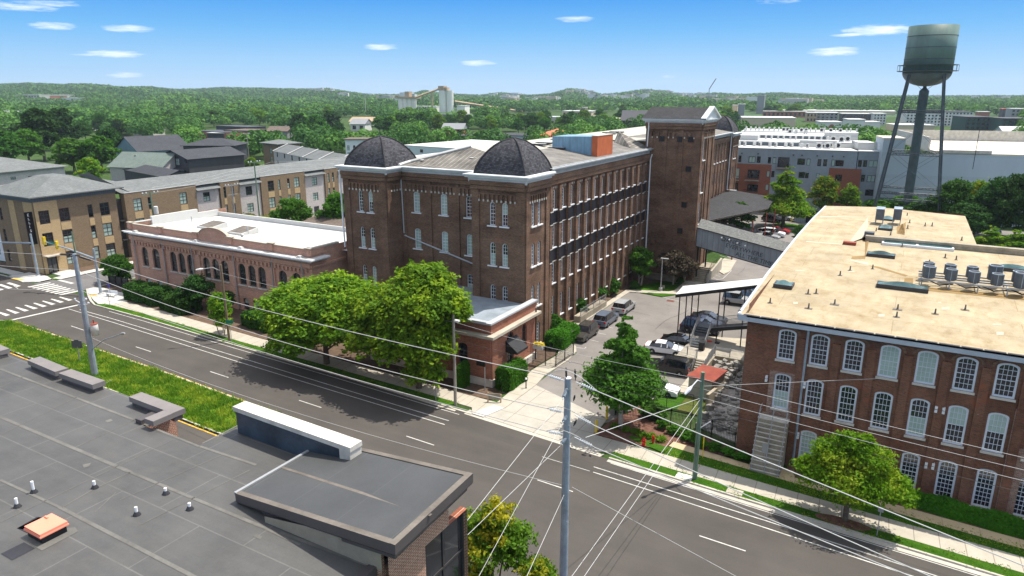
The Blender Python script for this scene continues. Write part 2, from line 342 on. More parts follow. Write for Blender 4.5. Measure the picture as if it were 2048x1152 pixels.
brick('tan_brick',(.44,.32,.17),(.50,.37,.21),(.45,.34,.2),stain=(.9,.88,.85),samt=.3)
brick('pale_brick',(.46,.43,.42),(.53,.50,.49),(.44,.41,.4),stain=(.9,.9,.9),samt=.3)
brick('red_flat_brick',(.23,.075,.045),(.30,.10,.06),(.24,.12,.09),stain=(.8,.75,.72),samt=.4)
mat('white_paint',(.72,.74,.76),.5,.06);mat('frame_blue_white',(.62,.67,.74),.5,.05);mat('white_roof',(.55,.55,.53),.7,.06,.4);mat('limestone',(.55,.52,.46),.85,.2,1.2);mat('cornice_white',(.60,.63,.64),.6,.12,.8)
mat('cornice_grey',(.40,.42,.43),.6,.15,.8);mat('gutter_blue',(.42,.47,.52),.5,.1,1.0);mat('concrete',(.42,.38,.31),.9,.15,.6);mat('concrete_old',(.33,.29,.22),.9,.35,.7);mat('kerb_stone',(.46,.43,.37),.9,.12,1.)
mat('black_metal',(.018,.018,.02),.5,.2);mat('dark_metal',(.05,.047,.047),.5,.15);mat('bronze_metal',(.085,.075,.075),.45,.1);mat('steel',(.36,.37,.38),.5,.12,1.,.3);mat('riser_green',(.065,.095,.095),.6,.2,1.);mat('galv',(.30,.36,.42),.55,.22,1.3,.2);mat('coping_dark',(.20,.18,.17),.5,.1)
mat('yellow_paint',(.75,.52,.02),.5,.1);mat('red_paint',(.5,.02,.015),.35,.1);mat('green_sign',(.01,.22,.13),.5,.05);mat('orange_clay',(.85,.29,.19),.6,.06,.8);mat('wood_pole',(.20,.155,.10),.9,.3,2.,st=(6,6,.8));mat('wood_grey',(.34,.31,.26),.9,.25,2.,st=(6,6,.8));mat('pole_green',(.14,.21,.15),.85,.35,2.,st=(6,6,.8))
mat('tank_green',(.12,.19,.17),.5,.14,.35,st=(.5,.5,.12));mat('tank_under',(.13,.155,.155),.6,.2,.5);mat('leg_steel',(.085,.105,.12),.6,.25,1.);mat('white_marking',(.52,.51,.48),.7,.25,2.);mat('worn_marking',(.46,.45,.42),.8,.3,2.);mat('yellow_marking',(.72,.40,.03),.7,.2,2.);mat('tactile',(.62,.38,.10),.8,.1)
mat('orange_brick_paint',(.50,.13,.05),.7,.18,.7);mat('dark_window_band',(.022,.021,.028),.35,.4,.8);mat('rubber',(.012,.012,.012),.8,.1);mat('rim',(.42,.43,.45),.3,.1,3.,.6);mat('insulator',(.62,.66,.70),.3,.1);mat('wire_white',(.50,.50,.49),.5,.1);mat('wire_dark',(.05,.05,.05),.6,.1);mat('bark',(.11,.085,.065),.95,.3,4.);mat('bark_pale',(.36,.33,.30),.95,.2,4.)
mat('pvc',(.8,.8,.8),.4,.04);mat('red_rust',(.25,.055,.035),.8,.25,.8);mat('unit_dark',(.10,.115,.13),.55,.2,2.);mat('unit_light',(.62,.62,.60),.6,.12,2.);mat('fan_dark',(.03,.03,.035),.6,.2);mat('mulch',(.135,.062,.042),.95,.35,3.,col2=(.22,.11,.08));mat('mulch_brown',(.12,.08,.055),.95,.3,2.);mat('rock',(.26,.245,.22),.95,.45,1.4,col2=(.42,.40,.36));mat('gravel',(.42,.39,.35),.95,.4,2.5);mat('skin',(.5,.33,.25));mat('fascia_tan',(.30,.26,.2),.7,.15)
glassmat('glass_dark',(.02,.024,.03));mat('glass_blind',(.36,.47,.42),.25,.12,.9,spec=.8,fine=False);glassmat('glass_sea',(.06,.13,.135),.05);glassmat('glass_black',(.006,.007,.009));mat('sign_black',(.008,.008,.01),.4,.1);glassmat('car_glass',(.012,.014,.018),.04);mat('blind_teal',(.26,.47,.46),.2,.2,1.1,spec=.8,fine=False)
corr('zinc',(.29,.325,.35),.9,'u',.8,.25,.7,.15,.55);corr('blue_metal',(.20,.33,.43),1.1,'u',.85,.25,.8,.1,.5);corr('grey_siding',(.26,.30,.335),.32,'z',.72,.12,.5);corr('dark_siding',(.052,.052,.06),.22,'z',.7,.15);corr('blue_siding',(.17,.28,.36),.22,'z',.75,.12);corr('bluegrey_board',(.10,.125,.15),.4,'u',.7,.12);corr('white_ribbed',(.52,.60,.62),.6,'u',.9,.06)
corr('weathered_metal',(.13,.12,.105),.8,'x',1.9,.6,.5,0,.8);corr('weathered_metal_y',(.17,.16,.145),.62,'y',.6,.45,.5,0,.8);corr('grey_wall',(.43,.50,.54),5.2,'z',.93,.07,.12);corr('fence_wood',(.42,.30,.19),.2,'u',.7,.1)
shingle('dome_shingle',(.062,.062,.070),.45,.32,.22,.45);shingle('roof_shingle',(.155,.165,.165),.12,.5,.2,.8);shingle('dark_shingle',(.06,.063,.072),.15,.5,.2,.7);shingle('brown_shingle',(.15,.12,.10),.15,.5,.2,.7);shingle('green_shingle',(.15,.185,.165),.12,.5,.2,.8);shingle('cap_shingle',(.05,.05,.053),.2,.4,.2,.6);shingle('bridge_shingle',(.18,.185,.18),.2,.4,.16,.65)
sheet('asphalt',(.074,.067,.061),(.074,.067,.061),60,60,.001,var=.14,sc=.16,streak=(.03,.9,.9));sheet('old_asphalt',(.20,.185,.172),(.17,.158,.148),37,29,.03,var=.16,sc=.14,patch=(.13,.12,.115),off=.3)
sheet('grey_asphalt',(.145,.14,.14),(.12,.115,.11),23,17,.03,var=.15,sc=.3)
sheet('pavement',(.42,.385,.32),(.24,.21,.17),1.55,40,.03,rot=R(-3.3),var=.09,sc=.7,off=0);sheet('pavement_y',(.42,.385,.32),(.24,.21,.17),40,1.7,.03,var=.09,sc=.7,off=0);sheet('tan_pavement',(.52,.40,.245),(.40,.30,.18),2.3,40,.025,rot=R(-2),var=.08,sc=.6,off=0);sheet('apron_concrete',(.40,.375,.325),(.22,.2,.17),3.4,3.0,.03,var=.12,sc=.5,off=0);sheet('new_concrete',(.50,.49,.46),(.34,.33,.31),3.2,2.6,.02,var=.05,sc=.5,off=0)
sheet('black_membrane',(.078,.077,.075),(.12,.117,.11),5.2,3.05,.03,var=.2,sc=.35,streak=(.08,2.6,1),off=.5,rough=.6,patch=(.098,.095,.088),spec=.35);sheet('tower_membrane',(.064,.066,.067),(.085,.087,.086),2.9,40,.018,var=.14,sc=.4,off=0,rough=.6,spec=.35)
sheet('tan_membrane',(.37,.308,.205),(.29,.225,.145),17,3.0,.03,var=.2,sc=.22,streak=(.9,.12,1),patch=(.27,.195,.10),rough=.85,dirt=.7);mat('tan_dark_patch',(.25,.16,.06),.85,.15,1.);mat('cream_patch',(.46,.41,.31),.85,.06,.5);mat('seam_light',(.135,.13,.118),.7,.25,.8);mat('flashing_brown',(.15,.13,.11),.7,.3,1.)
sheet('mill_roof',(.44,.425,.37),(.36,.34,.29),2.2,60,.05,var=.12,sc=.5,off=0,patch=(.36,.34,.28));mat('lodge_roof',(.25,.29,.33),.55,.22,.7);mat('pale_silver',(.42,.44,.46),.5,.12,.9)
grassmat('grass',(.075,.17,.012),(.17,.30,.02),(.28,.37,.03));grassmat('lawn',(.045,.14,.012),(.085,.21,.02),(.13,.24,.03),1.4);grassmat('dry_lawn',(.16,.17,.05),(.11,.17,.03),(.26,.22,.1),1.4);grassmat('ground_mix',(.045,.09,.025),(.07,.12,.035),(.16,.15,.10),.12);grassmat('field',(.10,.22,.04),(.14,.26,.05),(.2,.28,.08),.2)
leafmat('leaf_street',(.05,.14,.008),(.17,.32,.015),(.27,.40,.02));leafmat('leaf_maple',(.04,.135,.014),(.09,.235,.02),None,.35);leafmat('leaf_bright',(.075,.20,.008),(.17,.34,.015),(.3,.38,.03),.4);leafmat('leaf_dark',(.014,.055,.010),(.038,.11,.016),None,.25)
leafmat('leaf_mid',(.025,.09,.010),(.06,.17,.018),None,.3);leafmat('leaf_lime',(.09,.20,.012),(.17,.31,.02),None,.35);leafmat('leaf_yellow',(.06,.15,.012),(.13,.25,.015),(.42,.36,.02),.35);leafmat('leaf_hedge',(.018,.065,.008),(.04,.12,.014),None,.2);leafmat('leaf_hedge_bright',(.03,.12,.006),(.065,.22,.012),None,.25);leafmat('leaf_crimson',(.035,.03,.02),(.085,.065,.045),None,.2);leafmat('leaf_gold',(.10,.13,.012),(.24,.26,.03),None,.3)
leafmat('leaf_far',(.028,.088,.018),(.062,.155,.028),None,.2,.02);leafmat('leaf_far_light',(.06,.155,.025),(.11,.23,.035),None,.2,.02)
leafmat('leaf_grass',(.06,.15,.015),(.16,.30,.02),(.3,.36,.04),.4)
def np_mesh(name,verts,mats,seg=4,v=None,mi=None):
 n=len(verts)//seg;me=bpy.data.meshes.new(name);me.vertices.add(len(verts));me.vertices.foreach_set('co',verts.astype(np.float32).ravel())
 me.loops.add(n*seg);me.loops.foreach_set('vertex_index',np.arange(n*seg,dtype=np.int32));me.polygons.add(n);me.polygons.foreach_set('loop_start',np.arange(0,n*seg,seg,dtype=np.int32));me.polygons.foreach_set('loop_total',np.full(n,seg,dtype=np.int32))
 for m in mats:me.materials.append(MAT[m])
 if v is not None:a=me.attributes.new('v','FLOAT','FACE');a.data.foreach_set('value',v.astype(np.float32))
 me.update(calc_edges=True);return me
def leaves(lobes,n,size,seed,clump=14,spread=.16,flat=.5,inner=.35):
 """leaf-sized faces gathered in many small clumps over the lobes (cx, cy, cz, rx, ry, rz)"""
 g=np.random.default_rng(seed);L=np.array(lobes,float);w=(L[:,3]*L[:,4]+L[:,4]*L[:,5]);w/=w.sum();nc=max(1,n//clump)
 li=g.choice(len(L),nc,p=w);d=g.normal(size=(nc,3));d[:,2]=np.where(d[:,2]<-.35,-d[:,2]*.6,d[:,2]);d/=np.linalg.norm(d,axis=1)[:,None]
 rr=1-inner*g.random(nc)**1.6+.11*g.normal(size=nc);c=L[li,:3]+d*L[li,3:]*rr[:,None];cv=g.random(nc)
 ci=np.repeat(np.arange(nc),clump);m=len(ci);sp=spread*L[li,3:].mean(axis=1)[ci][:,None]
 p=c[ci]+g.normal(size=(m,3))*sp*np.array([1,1,.6]);nn=g.normal(size=(m,3))*.9+d[ci]*.7+np.array([0,0,flat]);nn/=np.linalg.norm(nn,axis=1)[:,None]
 a=np.cross(nn,g.normal(size=(m,3)));a/=np.linalg.norm(a,axis=1)[:,None];b=np.cross(nn,a);s_=size*(.6+.8*g.random(m))[:,None]
 q=np.stack([p-a*s_,p-b*s_*.55,p+a*s_,p+b*s_*.55],1).reshape(-1,3)
 return q,np.clip(.5*cv[ci]+.5*g.random(m),0,1)
def crown(name,lobes,n,size,seed,matn,**k):
 q,v=leaves(lobes,n,size,seed,**k);return np_mesh(name,q,[matn],4,v)
def lobed(h0,h1,r,nl,seed,squash=.55,cone=0,top=.55):
 """lobes of an uneven crown between heights h0 and h1, radius r"""
 g=random.Random(seed);out=[(0,0,(h0+h1)/2,r*.55,r*.55,(h1-h0)*.42)]
 for i in range(nl):
  t=(i+.5)/nl;z=h0+(h1-h0)*(.12+.78*t);rad=r*(1-cone*t)*(math.sin(math.pi*(.18+.74*t))if not cone else 1)
  a=i*2.4+g.uniform(-.5,.5);lr=r*g.uniform(.3,.46)*(1-cone*.6*t);dd=max(0,rad-lr*.75)*g.uniform(.7,1.08)
  out.append((math.cos(a)*dd,math.sin(a)*dd,z,lr,lr,lr*squash*g.uniform(.85,1.2)))
 return out
def trunkmesh(h,r,seed,limbs=5,lh=.45,spread=1.6,m='bark',stems=1):
 g=random.Random(seed);b=MB()
 for s_ in range(stems):
  ox,oy=(0,0)if stems==1 else(.3*math.cos(s_*2.1),.3*math.sin(s_*2.1));tx,ty=g.uniform(-.3,.3)+ox*3,g.uniform(-.3,.3)+oy*3
  b.tube([(ox,oy,-.1),(ox+tx*.2,oy+ty*.2,h*.3),(tx*.6,ty*.6,h*.65),(tx,ty,h)],[r*1.25,r,r*.65,r*.2],7)
 for i in range(limbs):
  a=i*2.4+g.uniform(-.4,.4);z0=h*(lh+(.85-lh)*i/max(1,limbs));d=spread*g.uniform(.7,1.2)
  b.tube([(0,0,z0),(math.cos(a)*d*.5,math.sin(a)*d*.5,z0+d*.45),(math.cos(a)*d,math.sin(a)*d,z0+d*.8)],[r*.5,r*.32,r*.1],5)
 me=b.build('trunk',m).data;ob=[x for x in bpy.data.objects if x.data==me][0];bpy.data.objects.remove(ob);return me
def tree(name,label,cat,x,y,cm,tm,rz=0,sc=1.0,group=None,z=0.0):
 o=bpy.data.objects.new(name,None);o.empty_display_size=.3;COL.objects.link(o);o.location=(x,y,z);o.rotation_euler=(0,0,rz);o.scale=sc if isinstance(sc,tuple)else(sc,)*3
 tag(o,label,cat,group)
 for nm,me in(('trunk',tm),('crown',cm)):
  if me:c=bpy.data.objects.new(nm,me);COL.objects.link(c);c.parent=o
 return o
def bush(name,label,x,y,me,rz=0,sc=1.0,group=None,cat='bush',z=0.0):
 o=bpy.data.objects.new(name,me);COL.objects.link(o);o.location=(x,y,z);o.rotation_euler=(0,0,rz);o.scale=sc if isinstance(sc,tuple)else(sc,)*3;return tag(o,label,cat,group)
b=MB();b.face([(-9000,-3000,0),(6000,-3000,0),(6000,9000,0),(-9000,9000,0)]);struct('ground',b,'ground_mix')
KERB=[(-101.7,54.6),(-89,54.3),(-70.6,53.3),(-53,52.6),(-36.5,51.9),(-34.9,51.8),(-21.5,50.6),(-19.5,50.4),(-6.3,49.6),(7.9,48.8),(60,45.6)]
def kerb_y(x):
 for(a,ya),(c,yc)in zip(KERB,KERB[1:]):
  if a<=x<=c:return ya+(yc-ya)*(x-a)/(c-a)
 return KERB[0][1]if x<KERB[0][0]else KERB[-1][1]
road=MB();road.face([(-260,22,.004),(90,22,.004),(90,47.5,.004)]+[(x,y,.004)for x,y in KERB[::-1]]+[(-104,55.5,.004),(-106,56.8,.004),(-260,56.8,.004)])
road.face([(-260,56.8,.004),(-140,56.8,.004),(-140,57.2,.004),(-260,57.2,.004)])
struct('road',road,'asphalt')
b=MB();b.face([(-122.3,56.7,.008),(-111.5,56.7,.008),(-111.2,59,.008),(-111.2,320,.008),(-122.3,320,.008)]);struct('side_street',b,'grey_asphalt')
b=MB();b.face([(-122.3,22,.006),(-111.5,22,.006),(-111.5,-60,.006),(-122.3,-60,.006)]);struct('side_street_south',b,'grey_asphalt')
def strip(mb,xs,off0,off1,z0=0.0,z1=.13,m=0):
 lo=[(x,kerb_y(x)+off0)for x in xs];hi=[(x,kerb_y(x)+off1)for x in xs];mb.prism(lo+hi[::-1],z0,z1,m)
XL=[-101.7,-95,-89,-80,-70.6,-62,-53,-44,-36.6];XR=[-19.4,-12,-6.3,1,7.9,30,60]
b=MB();strip(b,XL,0,.18);strip(b,XR,0,.18);b.prism([(-36.6,kerb_y(-36.6)),(-34.2,kerb_y(-34.2)),(-34.2,kerb_y(-34.2)+.3),(-36.6,kerb_y(-36.6)+.2)],0,.07);b.prism([(-101.7,54.6),(-101.7,54.8),(-104,55.7),(-107.5,57.3),(-111.2,59.2),(-111.4,59.0),(-107.6,57.0),(-104.1,55.4)],0,.13)
b.prism([(-122.4,57.6),(-122.2,57.8),(-122.2,320),(-122.4,320)],0,.13);b.prism([(-111.3,61),(-111.1,61),(-111.1,320),(-111.3,320)],0,.13);b.prism([(-260,55.9),(-129.5,56.9),(-124.5,56.2),(-124.4,56.4),(-129.4,57.1),(-260,56.1)],0,.13)
struct('kerb',b,'kerb_stone')
b=MB();b.face([(-34.9,51.55,.02),(-20.2,50.35,.02),(-20.0,50.9,.02),(-34.9,52.6,.02)]);b.face([(-47,kerb_y(-47)-.02,.012),(-36,kerb_y(-36)-.3,.012),(-36,kerb_y(-36)-.02,.012)]);strip(b,[-19.4,-12,-6.3,1,7.9,30,60],-.45,0,0,.014);struct('gutter_pan',b,'kerb_stone')
b=MB();strip(b,XL,.18,1.25,0,.125);strip(b,XR,.18,1.2,0,.125)
b.prism([(-122.2,59.5),(-121.0,60),(-121.0,90),(-122.2,90)],0,.12);struct('verge_grass',b,'lawn')
b=MB();strip(b,[-15.5]+XR[1:],3.15,4.7,0,.12);b.prism([(-19.2,54.6),(-15.7,53.6),(-15.5,54.7),(-19.2,55.2)],0,.118);b.prism([(-31,100.0),(-35.6,100.6),(-36.3,104.2),(-33.6,108.8),(-30,108.5),(-28.9,103)],0,.12);b.prism([(-28.9,124),(-27.5,124),(-27.5,131),(-28.9,131)],0,.12);struct('lawn',b,'lawn')
b=MB();b.prism([(-20.6,61.5),(-17.2,62.2),(-17.3,66.3),(-18.2,66.6),(-18.8,66)],0,.14);struct('fenced_lawn',b,'lawn');b=MB();b.prism([(-17.2,62.2),(-14.6,62.3),(-14.5,65.8),(-17.25,66.3)],0,.15);struct('dry_lawn',b,'dry_lawn')
b=MB();strip(b,[-99.5,-95,-89,-80,-70.6,-62,-53,-44,-36.6],1.25,3.3,0,.13);strip(b,XR,1.2,3.15,0,.13)
b.prism([(-36.6,53.1),(-34.9,53.0),(-34.2,51.9),(-33.2,51.9),(-33.2,55.2),(-36.6,55.3)],0,.1);struct('pavement',b,'pavement')
b=MB();b.prism([(-99.5,55.9),(-99.5,58.8),(-103.5,60.5),(-109.5,60.7),(-111.2,60),(-111.2,59.2),(-107.5,57.3),(-104,55.9),(-101.7,55.2)],0,.131);b.prism([(-131,56.8),(-129.4,57.2),(-124.5,56.4),(-122.2,57.8),(-122.2,59.6),(-125,60.3),(-130.5,60.2)],0,.13);b.prism([(-260,57.0),(-131,57.9),(-131,59.6),(-260,59)],0,.12)
b.prism([(-102.3,56.2),(-101.2,56.3),(-101.2,56.9),(-102.3,56.9)],0,.14);struct('corner_pavement',b,'new_concrete')
b=MB();b.prism([(-121,60.2),(-121,320),(-123,320),(-123,60.2)],0,.125);b.prism([(-123,64.9),(-126.5,64.9),(-126.5,61.8),(-123,61.6)],0,.126);struct('side_pavement',b,'new_concrete')
b=MB();b.prism([(-128.5,56.35),(-125.8,56.6),(-125.6,57.2),(-128.4,57.1)],.1,.136);b.prism([(-107.6,57.25),(-106.2,56.75),(-105.8,57.6),(-107.2,58.0)],.1,.136);struct('tactile_paving',b,'tactile')
b=MB();b.prism([(-32.8,51.9),(-21.2,50.9),(-19.4,51.6),(-19.4,53.7),(-22.1,53.8),(-22.4,57.2),(-32.1,61.1),(-32.1,54.4)],0,.05);struct('driveway_apron',b,'apron_concrete')
b=MB();b.prism([(-34.2,51.85),(-32.8,51.75),(-32.0,54.6),(-33.3,54.6)],0,.12);struct('ramp',b,'new_concrete')
ENTRY=[(-33.3,54.6),(-32.0,54.5),(-32.0,61.1),(-32.4,63.7),(-32.1,69.2),(-32.5,72.3),(-33.3,73.9),(-34.5,74.5),(-36.3,76.8),(-36.3,90),(-36.2,100.1),(-34.9,100.4),(-30,102.3),(-29,102.6),(-28.2,104.5),(-27.8,111.0),(-30.6,111.0),(-30.4,104.2),(-31,103.3),(-35.2,101.8),(-37.1,101),(-37.3,76),(-35.2,73.8),(-33.9,70),(-34.3,64.4),(-33.6,59.7)]
b=MB();b.prism(ENTRY,0,.13);struct('drive_pavement',b,'pavement_y')
b=MB();b.face([(x,y,.004)for x,y in[(-32.1,56.5),(-22.4,56.4),(-21.9,57),(-20.1,62.4),(-18.6,63.8),(-18.5,72.5),(-19.6,74.8),(-20.8,77),(-14,80),(-11,80),(-11,122),(-11.2,150),(60,150),(60,190),(-38,190),(-38,150),(-28,131),(-27.3,113),(-28,104),(-30,102.2),(-36.2,100),(-36.3,76.6),(-34.4,74.4),(-32.3,72)]]);struct('car_park',b,'old_asphalt')
b=MB();b.prism([(-18.5,63.8),(-17.5,63.9),(-17.5,73),(-18.6,73)],0,.1);struct('yard_path',b,'pavement_y')
b=MB();b.face([(-15.6,54.95,.13),(-12,54.6,.13),(-8.7,54.35,.13),(-4,53.9,.13),(3.5,53.3,.13),(9.9,52.9,.13),(60,49.8,.13),(60,51,.13),(9.9,54.1,.13),(2,54.6,.13),(-5.2,54.9,.13),(-5.4,55.9,.13),(-8.8,55.9,.13),(-8.8,55.2,.13),(-12,55.6,.13),(-15.5,55.95,.13)]);struct('garden_path',b,'tan_pavement')
b=MB();b.prism([(-22.3,53.9),(-21.9,57),(-20.6,61.5),(-18.8,59),(-13,58.3),(-10.6,57.2),(-8.9,56.2),(-12,55.8),(-15.6,56),(-15.8,54.1),(-19.3,53.7)],0,.11);b.prism([(-6,55.1),(60,51.2),(60,56.9),(-6,56.9)],0,.11)
g=random.Random(5);b.prism([(-1.2+1.9*math.cos(t*.5),kerb_y(-1)+.85+.62*math.sin(t*.5))for t in range(12)],.1,.15);struct('mulch_bed',b,'mulch')
b=MB();b.prism([(-110.9,61),(-104.5,60.8),(-99.5,58.9),(-99.3,57.4),(-70,56.7),(-53,56),(-36.6,55.3),(-34.2,55.5),(-33.8,60),(-34.6,64.5),(-34.2,70),(-35.6,74),(-37.4,76.2),(-37.3,100.8),(-36.5,104),(-33,109),(-30.3,109),(-30.6,111.4),(-60,112),(-66.6,69),(-110.9,66)],0,.1);b.prism([(-126.5,65),(-123,65),(-123,140),(-126.5,140)],0,.1);b.prism([(-126.5,60),(-160,60),(-160,62),(-126.5,62)],0,.1);struct('planting_bed',b,'mulch_brown')
med=[(-107,41),(-106.2,43.6),(-104,44.5),(-101.4,44.5),(-85,44.0),(-68,43.4),(-56.8,42.7),(-48,42.1),(-44.5,41),(-43.6,39.5),(-44.5,38),(-48,36.9),(-56.5,37.2),(-80,38.3),(-104,39.2)]
b=MB();b.prism(med,0,.16);struct('median_grass',b,'grass')
def ring(poly,w):
 n=len(poly);out=[]
 for i in range(n):
  a,c=Vector(poly[i-1]),Vector(poly[(i+1)%n]);t=(c-a).normalized();out.append((poly[i][0]-t.y*w,poly[i][1]+t.x*w))
 return out
def belt(mb,poly,w0,w1,z,closed=True,z0=None):
 A,B=ring(poly,w0),ring(poly,w1)
 for i in range(len(poly)if closed else len(poly)-1):
  j=(i+1)%len(poly);mb.face([(A[i][0],A[i][1],z),(A[j][0],A[j][1],z),(B[j][0],B[j][1],z),(B[i][0],B[i][1],z)])
b=MB();belt(b,med,0,.16,.168);belt(b,med,.16,.17,.1);struct('median_kerb',b,'kerb_stone')
b=MB();belt(b,med,.30,.44,.009);struct('yellow_edge_line',b,'yellow_marking')
g=np.random.default_rng(4);qs=[];vs=[]
def inside(p,poly):
 r_=False;n=len(poly)
 for i in range(n):
  (x1,y1),(x2,y2)=poly[i],poly[i-1]
  if(y1>p[1])!=(y2>p[1])and p[0]<(x2-x1)*(p[1]-y1)/(y2-y1)+x1:r_=not r_
 return r_
def blades(test,x0,x1,y0,y1,n,h,z,seed):
 g=np.random.default_rng(seed);cx=g.uniform(x0,x1,n//12);cy=g.uniform(y0,y1,n//12);k=np.array([test(a,c)for a,c in zip(cx,cy)],bool);cx,cy=cx[k],cy[k]
 x=np.repeat(cx,12)+g.normal(size=len(cx)*12)*.22;y=np.repeat(cy,12)+g.normal(size=len(cx)*12)*.18;m=len(x);a=g.uniform(0,6.28,m);hh=h*(.4+g.random(m));l=g.normal(size=(m,2))*hh[:,None]*.5;w=.045+.04*g.random(m)
 q=np.stack([np.stack([x-np.cos(a)*w,y-np.sin(a)*w,np.full(m,z)],1),np.stack([x+np.cos(a)*w,y+np.sin(a)*w,np.full(m,z)],1),np.stack([x+l[:,0],y+l[:,1],z+hh],1)],1).reshape(-1,3)
 cv=g.random(len(cx));return q,np.clip(np.repeat(cv,12)*.7+.3*g.random(m),0,1)
q,v=blades(lambda x,y:inside((x,y),med),-107,-43,36.8,44.6,60000,.30,.12,1)
q2,v2=blades(lambda x,y:(1.3 if x>-20 else 1.25)>y-kerb_y(x)>.2 and(x<-37 or x>-19.3),-101,30,46,56,50000,.07,.12,2)
q3,v3=blades(lambda x,y:4.6>y-kerb_y(x)>3.2,-15.5,30,49,56,22000,.07,.12,3)
me=np_mesh('grass',np.concatenate([q,q2,q3]),['leaf_grass'],3,np.concatenate([v,v2,v3]));go=bpy.data.objects.new('grass',me);COL.objects.link(go);go['kind']='stuff';go['label']='rough green grass on the centre reservation and verges'
b=MB()
def line(mb,pts,w=.12,z=.009):
 w=w*.8 if w<.2 else w
 for(x0,y0),(x1,y1)in zip(pts,pts[1:]):
  t=Vector((x1-x0,y1-y0)).normalized();n=Vector((-t.y,t.x))*(w/2);mb.face([(x0-n.x,y0-n.y,z),(x1-n.x,y1-n.y,z),(x1+n.x,y1+n.y,z),(x0+n.x,y0+n.y,z)])
line(b,[(-101.5,52.4),(-92.6,52.2),(-75.3,51.4),(-64.6,50.9),(-50,50.2),(-35.3,49.6)],.13)
line(b,[(-103.2,51.8),(-91.2,51.3),(-66.2,50.0),(-50,49.3),(-35.2,48.75)],.13)
line(b,[(-97,54.0),(-89,53.75),(-70.6,52.85),(-53,52.05),(-35.2,51.2)],.11)
line(b,[(-20,48.6),(-6.3,47.8),(7.9,46.7),(60,43.4)],.13);line(b,[(-19.7,47.8),(-6.3,46.9),(7.9,45.8),(60,42.4)],.13);line(b,[(-19,49.85),(-6.3,49.0),(7.9,48.2),(60,45.0)],.11)
for x,y in[(-95.1,47.65),(-80.1,47.1),(-65.4,46.4),(-51.1,45.85),(-36.9,45.15),(-23.1,44.45),(-9.8,43.6),(3.8,42.9),(17.6,42.1),(31,41.4)]:line(b,[(x,y),(x+3.2,y-.14)],.13)
b.face([(-105.0,44.9,.009),(-104.5,44.9,.009),(-103.7,54.2,.009),(-104.2,54.3,.009)])
for i in range(8):y=45.9+i*1.22;b.face([(-110.7,y,.009),(-107.4,y-.35,.009),(-107.4,y+.25,.009),(-110.7,y+.25,.009)])
for i in range(6):y=54.7-i*1.25;b.face([(-126.6,y,.009),(-122.6,y-.3,.009),(-122.6,y+.3,.009),(-126.6,y+.55,.009)])
for i in range(8):x=-121.2+i*1.28;b.face([(x,55.2,.0095),(x+.75,55.2,.0095),(x+1.0,58.4-i*.08,.0125),(x+.35,58.5-i*.08,.0125)])
line(b,[(-121.3,60.1),(-116.9,60.0)],.55,.013);line(b,[(-124.3,54.6),(-121.3,53.9)],.1)
struct('road_marking',b,'white_marking')
b=MB();line(b,[(-44,33.5),(-20,34.75),(5,33.6),(40,31.5)],.07);line(b,[(-24.5,47.95),(-20,47.8)],.08)
for x0,y0,x1,y1 in[(-36.2,77.6,-31.6,76.9),(-36.2,83.2,-32,82.8),(-36.2,88.8,-31.8,88.3),(-31.7,100.5,-27.6,99.0),(-26,97.2,-18.2,94),(-20.6,67.4,-22.4,68.3),(-20.5,66,-23.6,66.8)]:line(b,[(x0,y0),(x1,y1)],.11,.009)
line(b,[gp(1144,694),gp(1169,697),gp(1172,694)],.12,.009);line(b,[gp(1196,786-120),gp(1212,789-120)],.12,.009)
hp=[gp(*p,.009)[:2]for p in[(1439.6,510.8),(1467.7,519.4),(1453,534),(1462.8,541.3),(1445.7,557.2),(1422.5,562.1)]];line(b,hp,.12)
for k in range(9):
 t=k/8;y0=130.5-t*16.5;line(b,[(-29.3+t*1.9,y0),(-26.8+t*.6,y0-1.2)],.1,.0095)
for k in range(8):line(b,[(-14+k*2.7,172),(-14+k*2.7,177)],.1,.009)
struct('parking_marking',b,'worn_marking')
for(x,y,w,h,lb,mt)in[(-12.95,50.0+.45,1.3,.8,'white concrete utility cover in the grass between kerb and pavement','white_roof'),(-8.9,49.95+.35,1.2,.75,'cream concrete utility cover in the verge right of the green utility pole','concrete')]:
 b=MB();yy=kerb_y(x)+.62;b.box(x-w/2,yy-h/2,.02,x+w/2,yy+h/2,.145);tag(b.build('utility_cover',mt),lb,'cover')
for(px,py,lb)in[(1341,602,'rusty drain grate in the car park near the lawn island'),(1372,751,'dark drain grate at the foot of the concrete steps')]:
 x,y=gp(px,py);b=MB();b.box(x-.55,y-.4,.005,x+.55,y+.4,.02);o=b.build('drain_grate','red_rust');c_=MB()
 for k in range(6):c_.box(x-.5+k*.18,y-.36,.02,x-.42+k*.18,y+.36,.03)
 tag(o,lb,'drain');c_.build('grate_bars','dark_metal').parent=o
for(px,py,qx,qy,w)in[(1314,643,1341,634,.06),(1312,652,1330,640,.05),(1350,600,1379,578,.05)]:pass
b=MB()
for pts in[[(1310.5,659),(1320,650),(1330,642),(1341,636),(1353,632),(1365,627),(1378,620)],[(1190,640),(1210,628),(1260,622),(1300,631)],[(1331,609),(1343,613)],[(1340,598),(1372,590),(1393,603),(1396,597)],[(1476,548),(1487,540),(1489,535)]]:line(b,[gp(*p)for p in pts],.09,.011)
struct('asphalt_crack',b,'dark_metal')
PI=math.pi
mill=thing('brick_mill','huge dark brick mill with domed corner towers and a tall gabled tower','mill',(-51,90,0))
wall=MB();trim=MB()
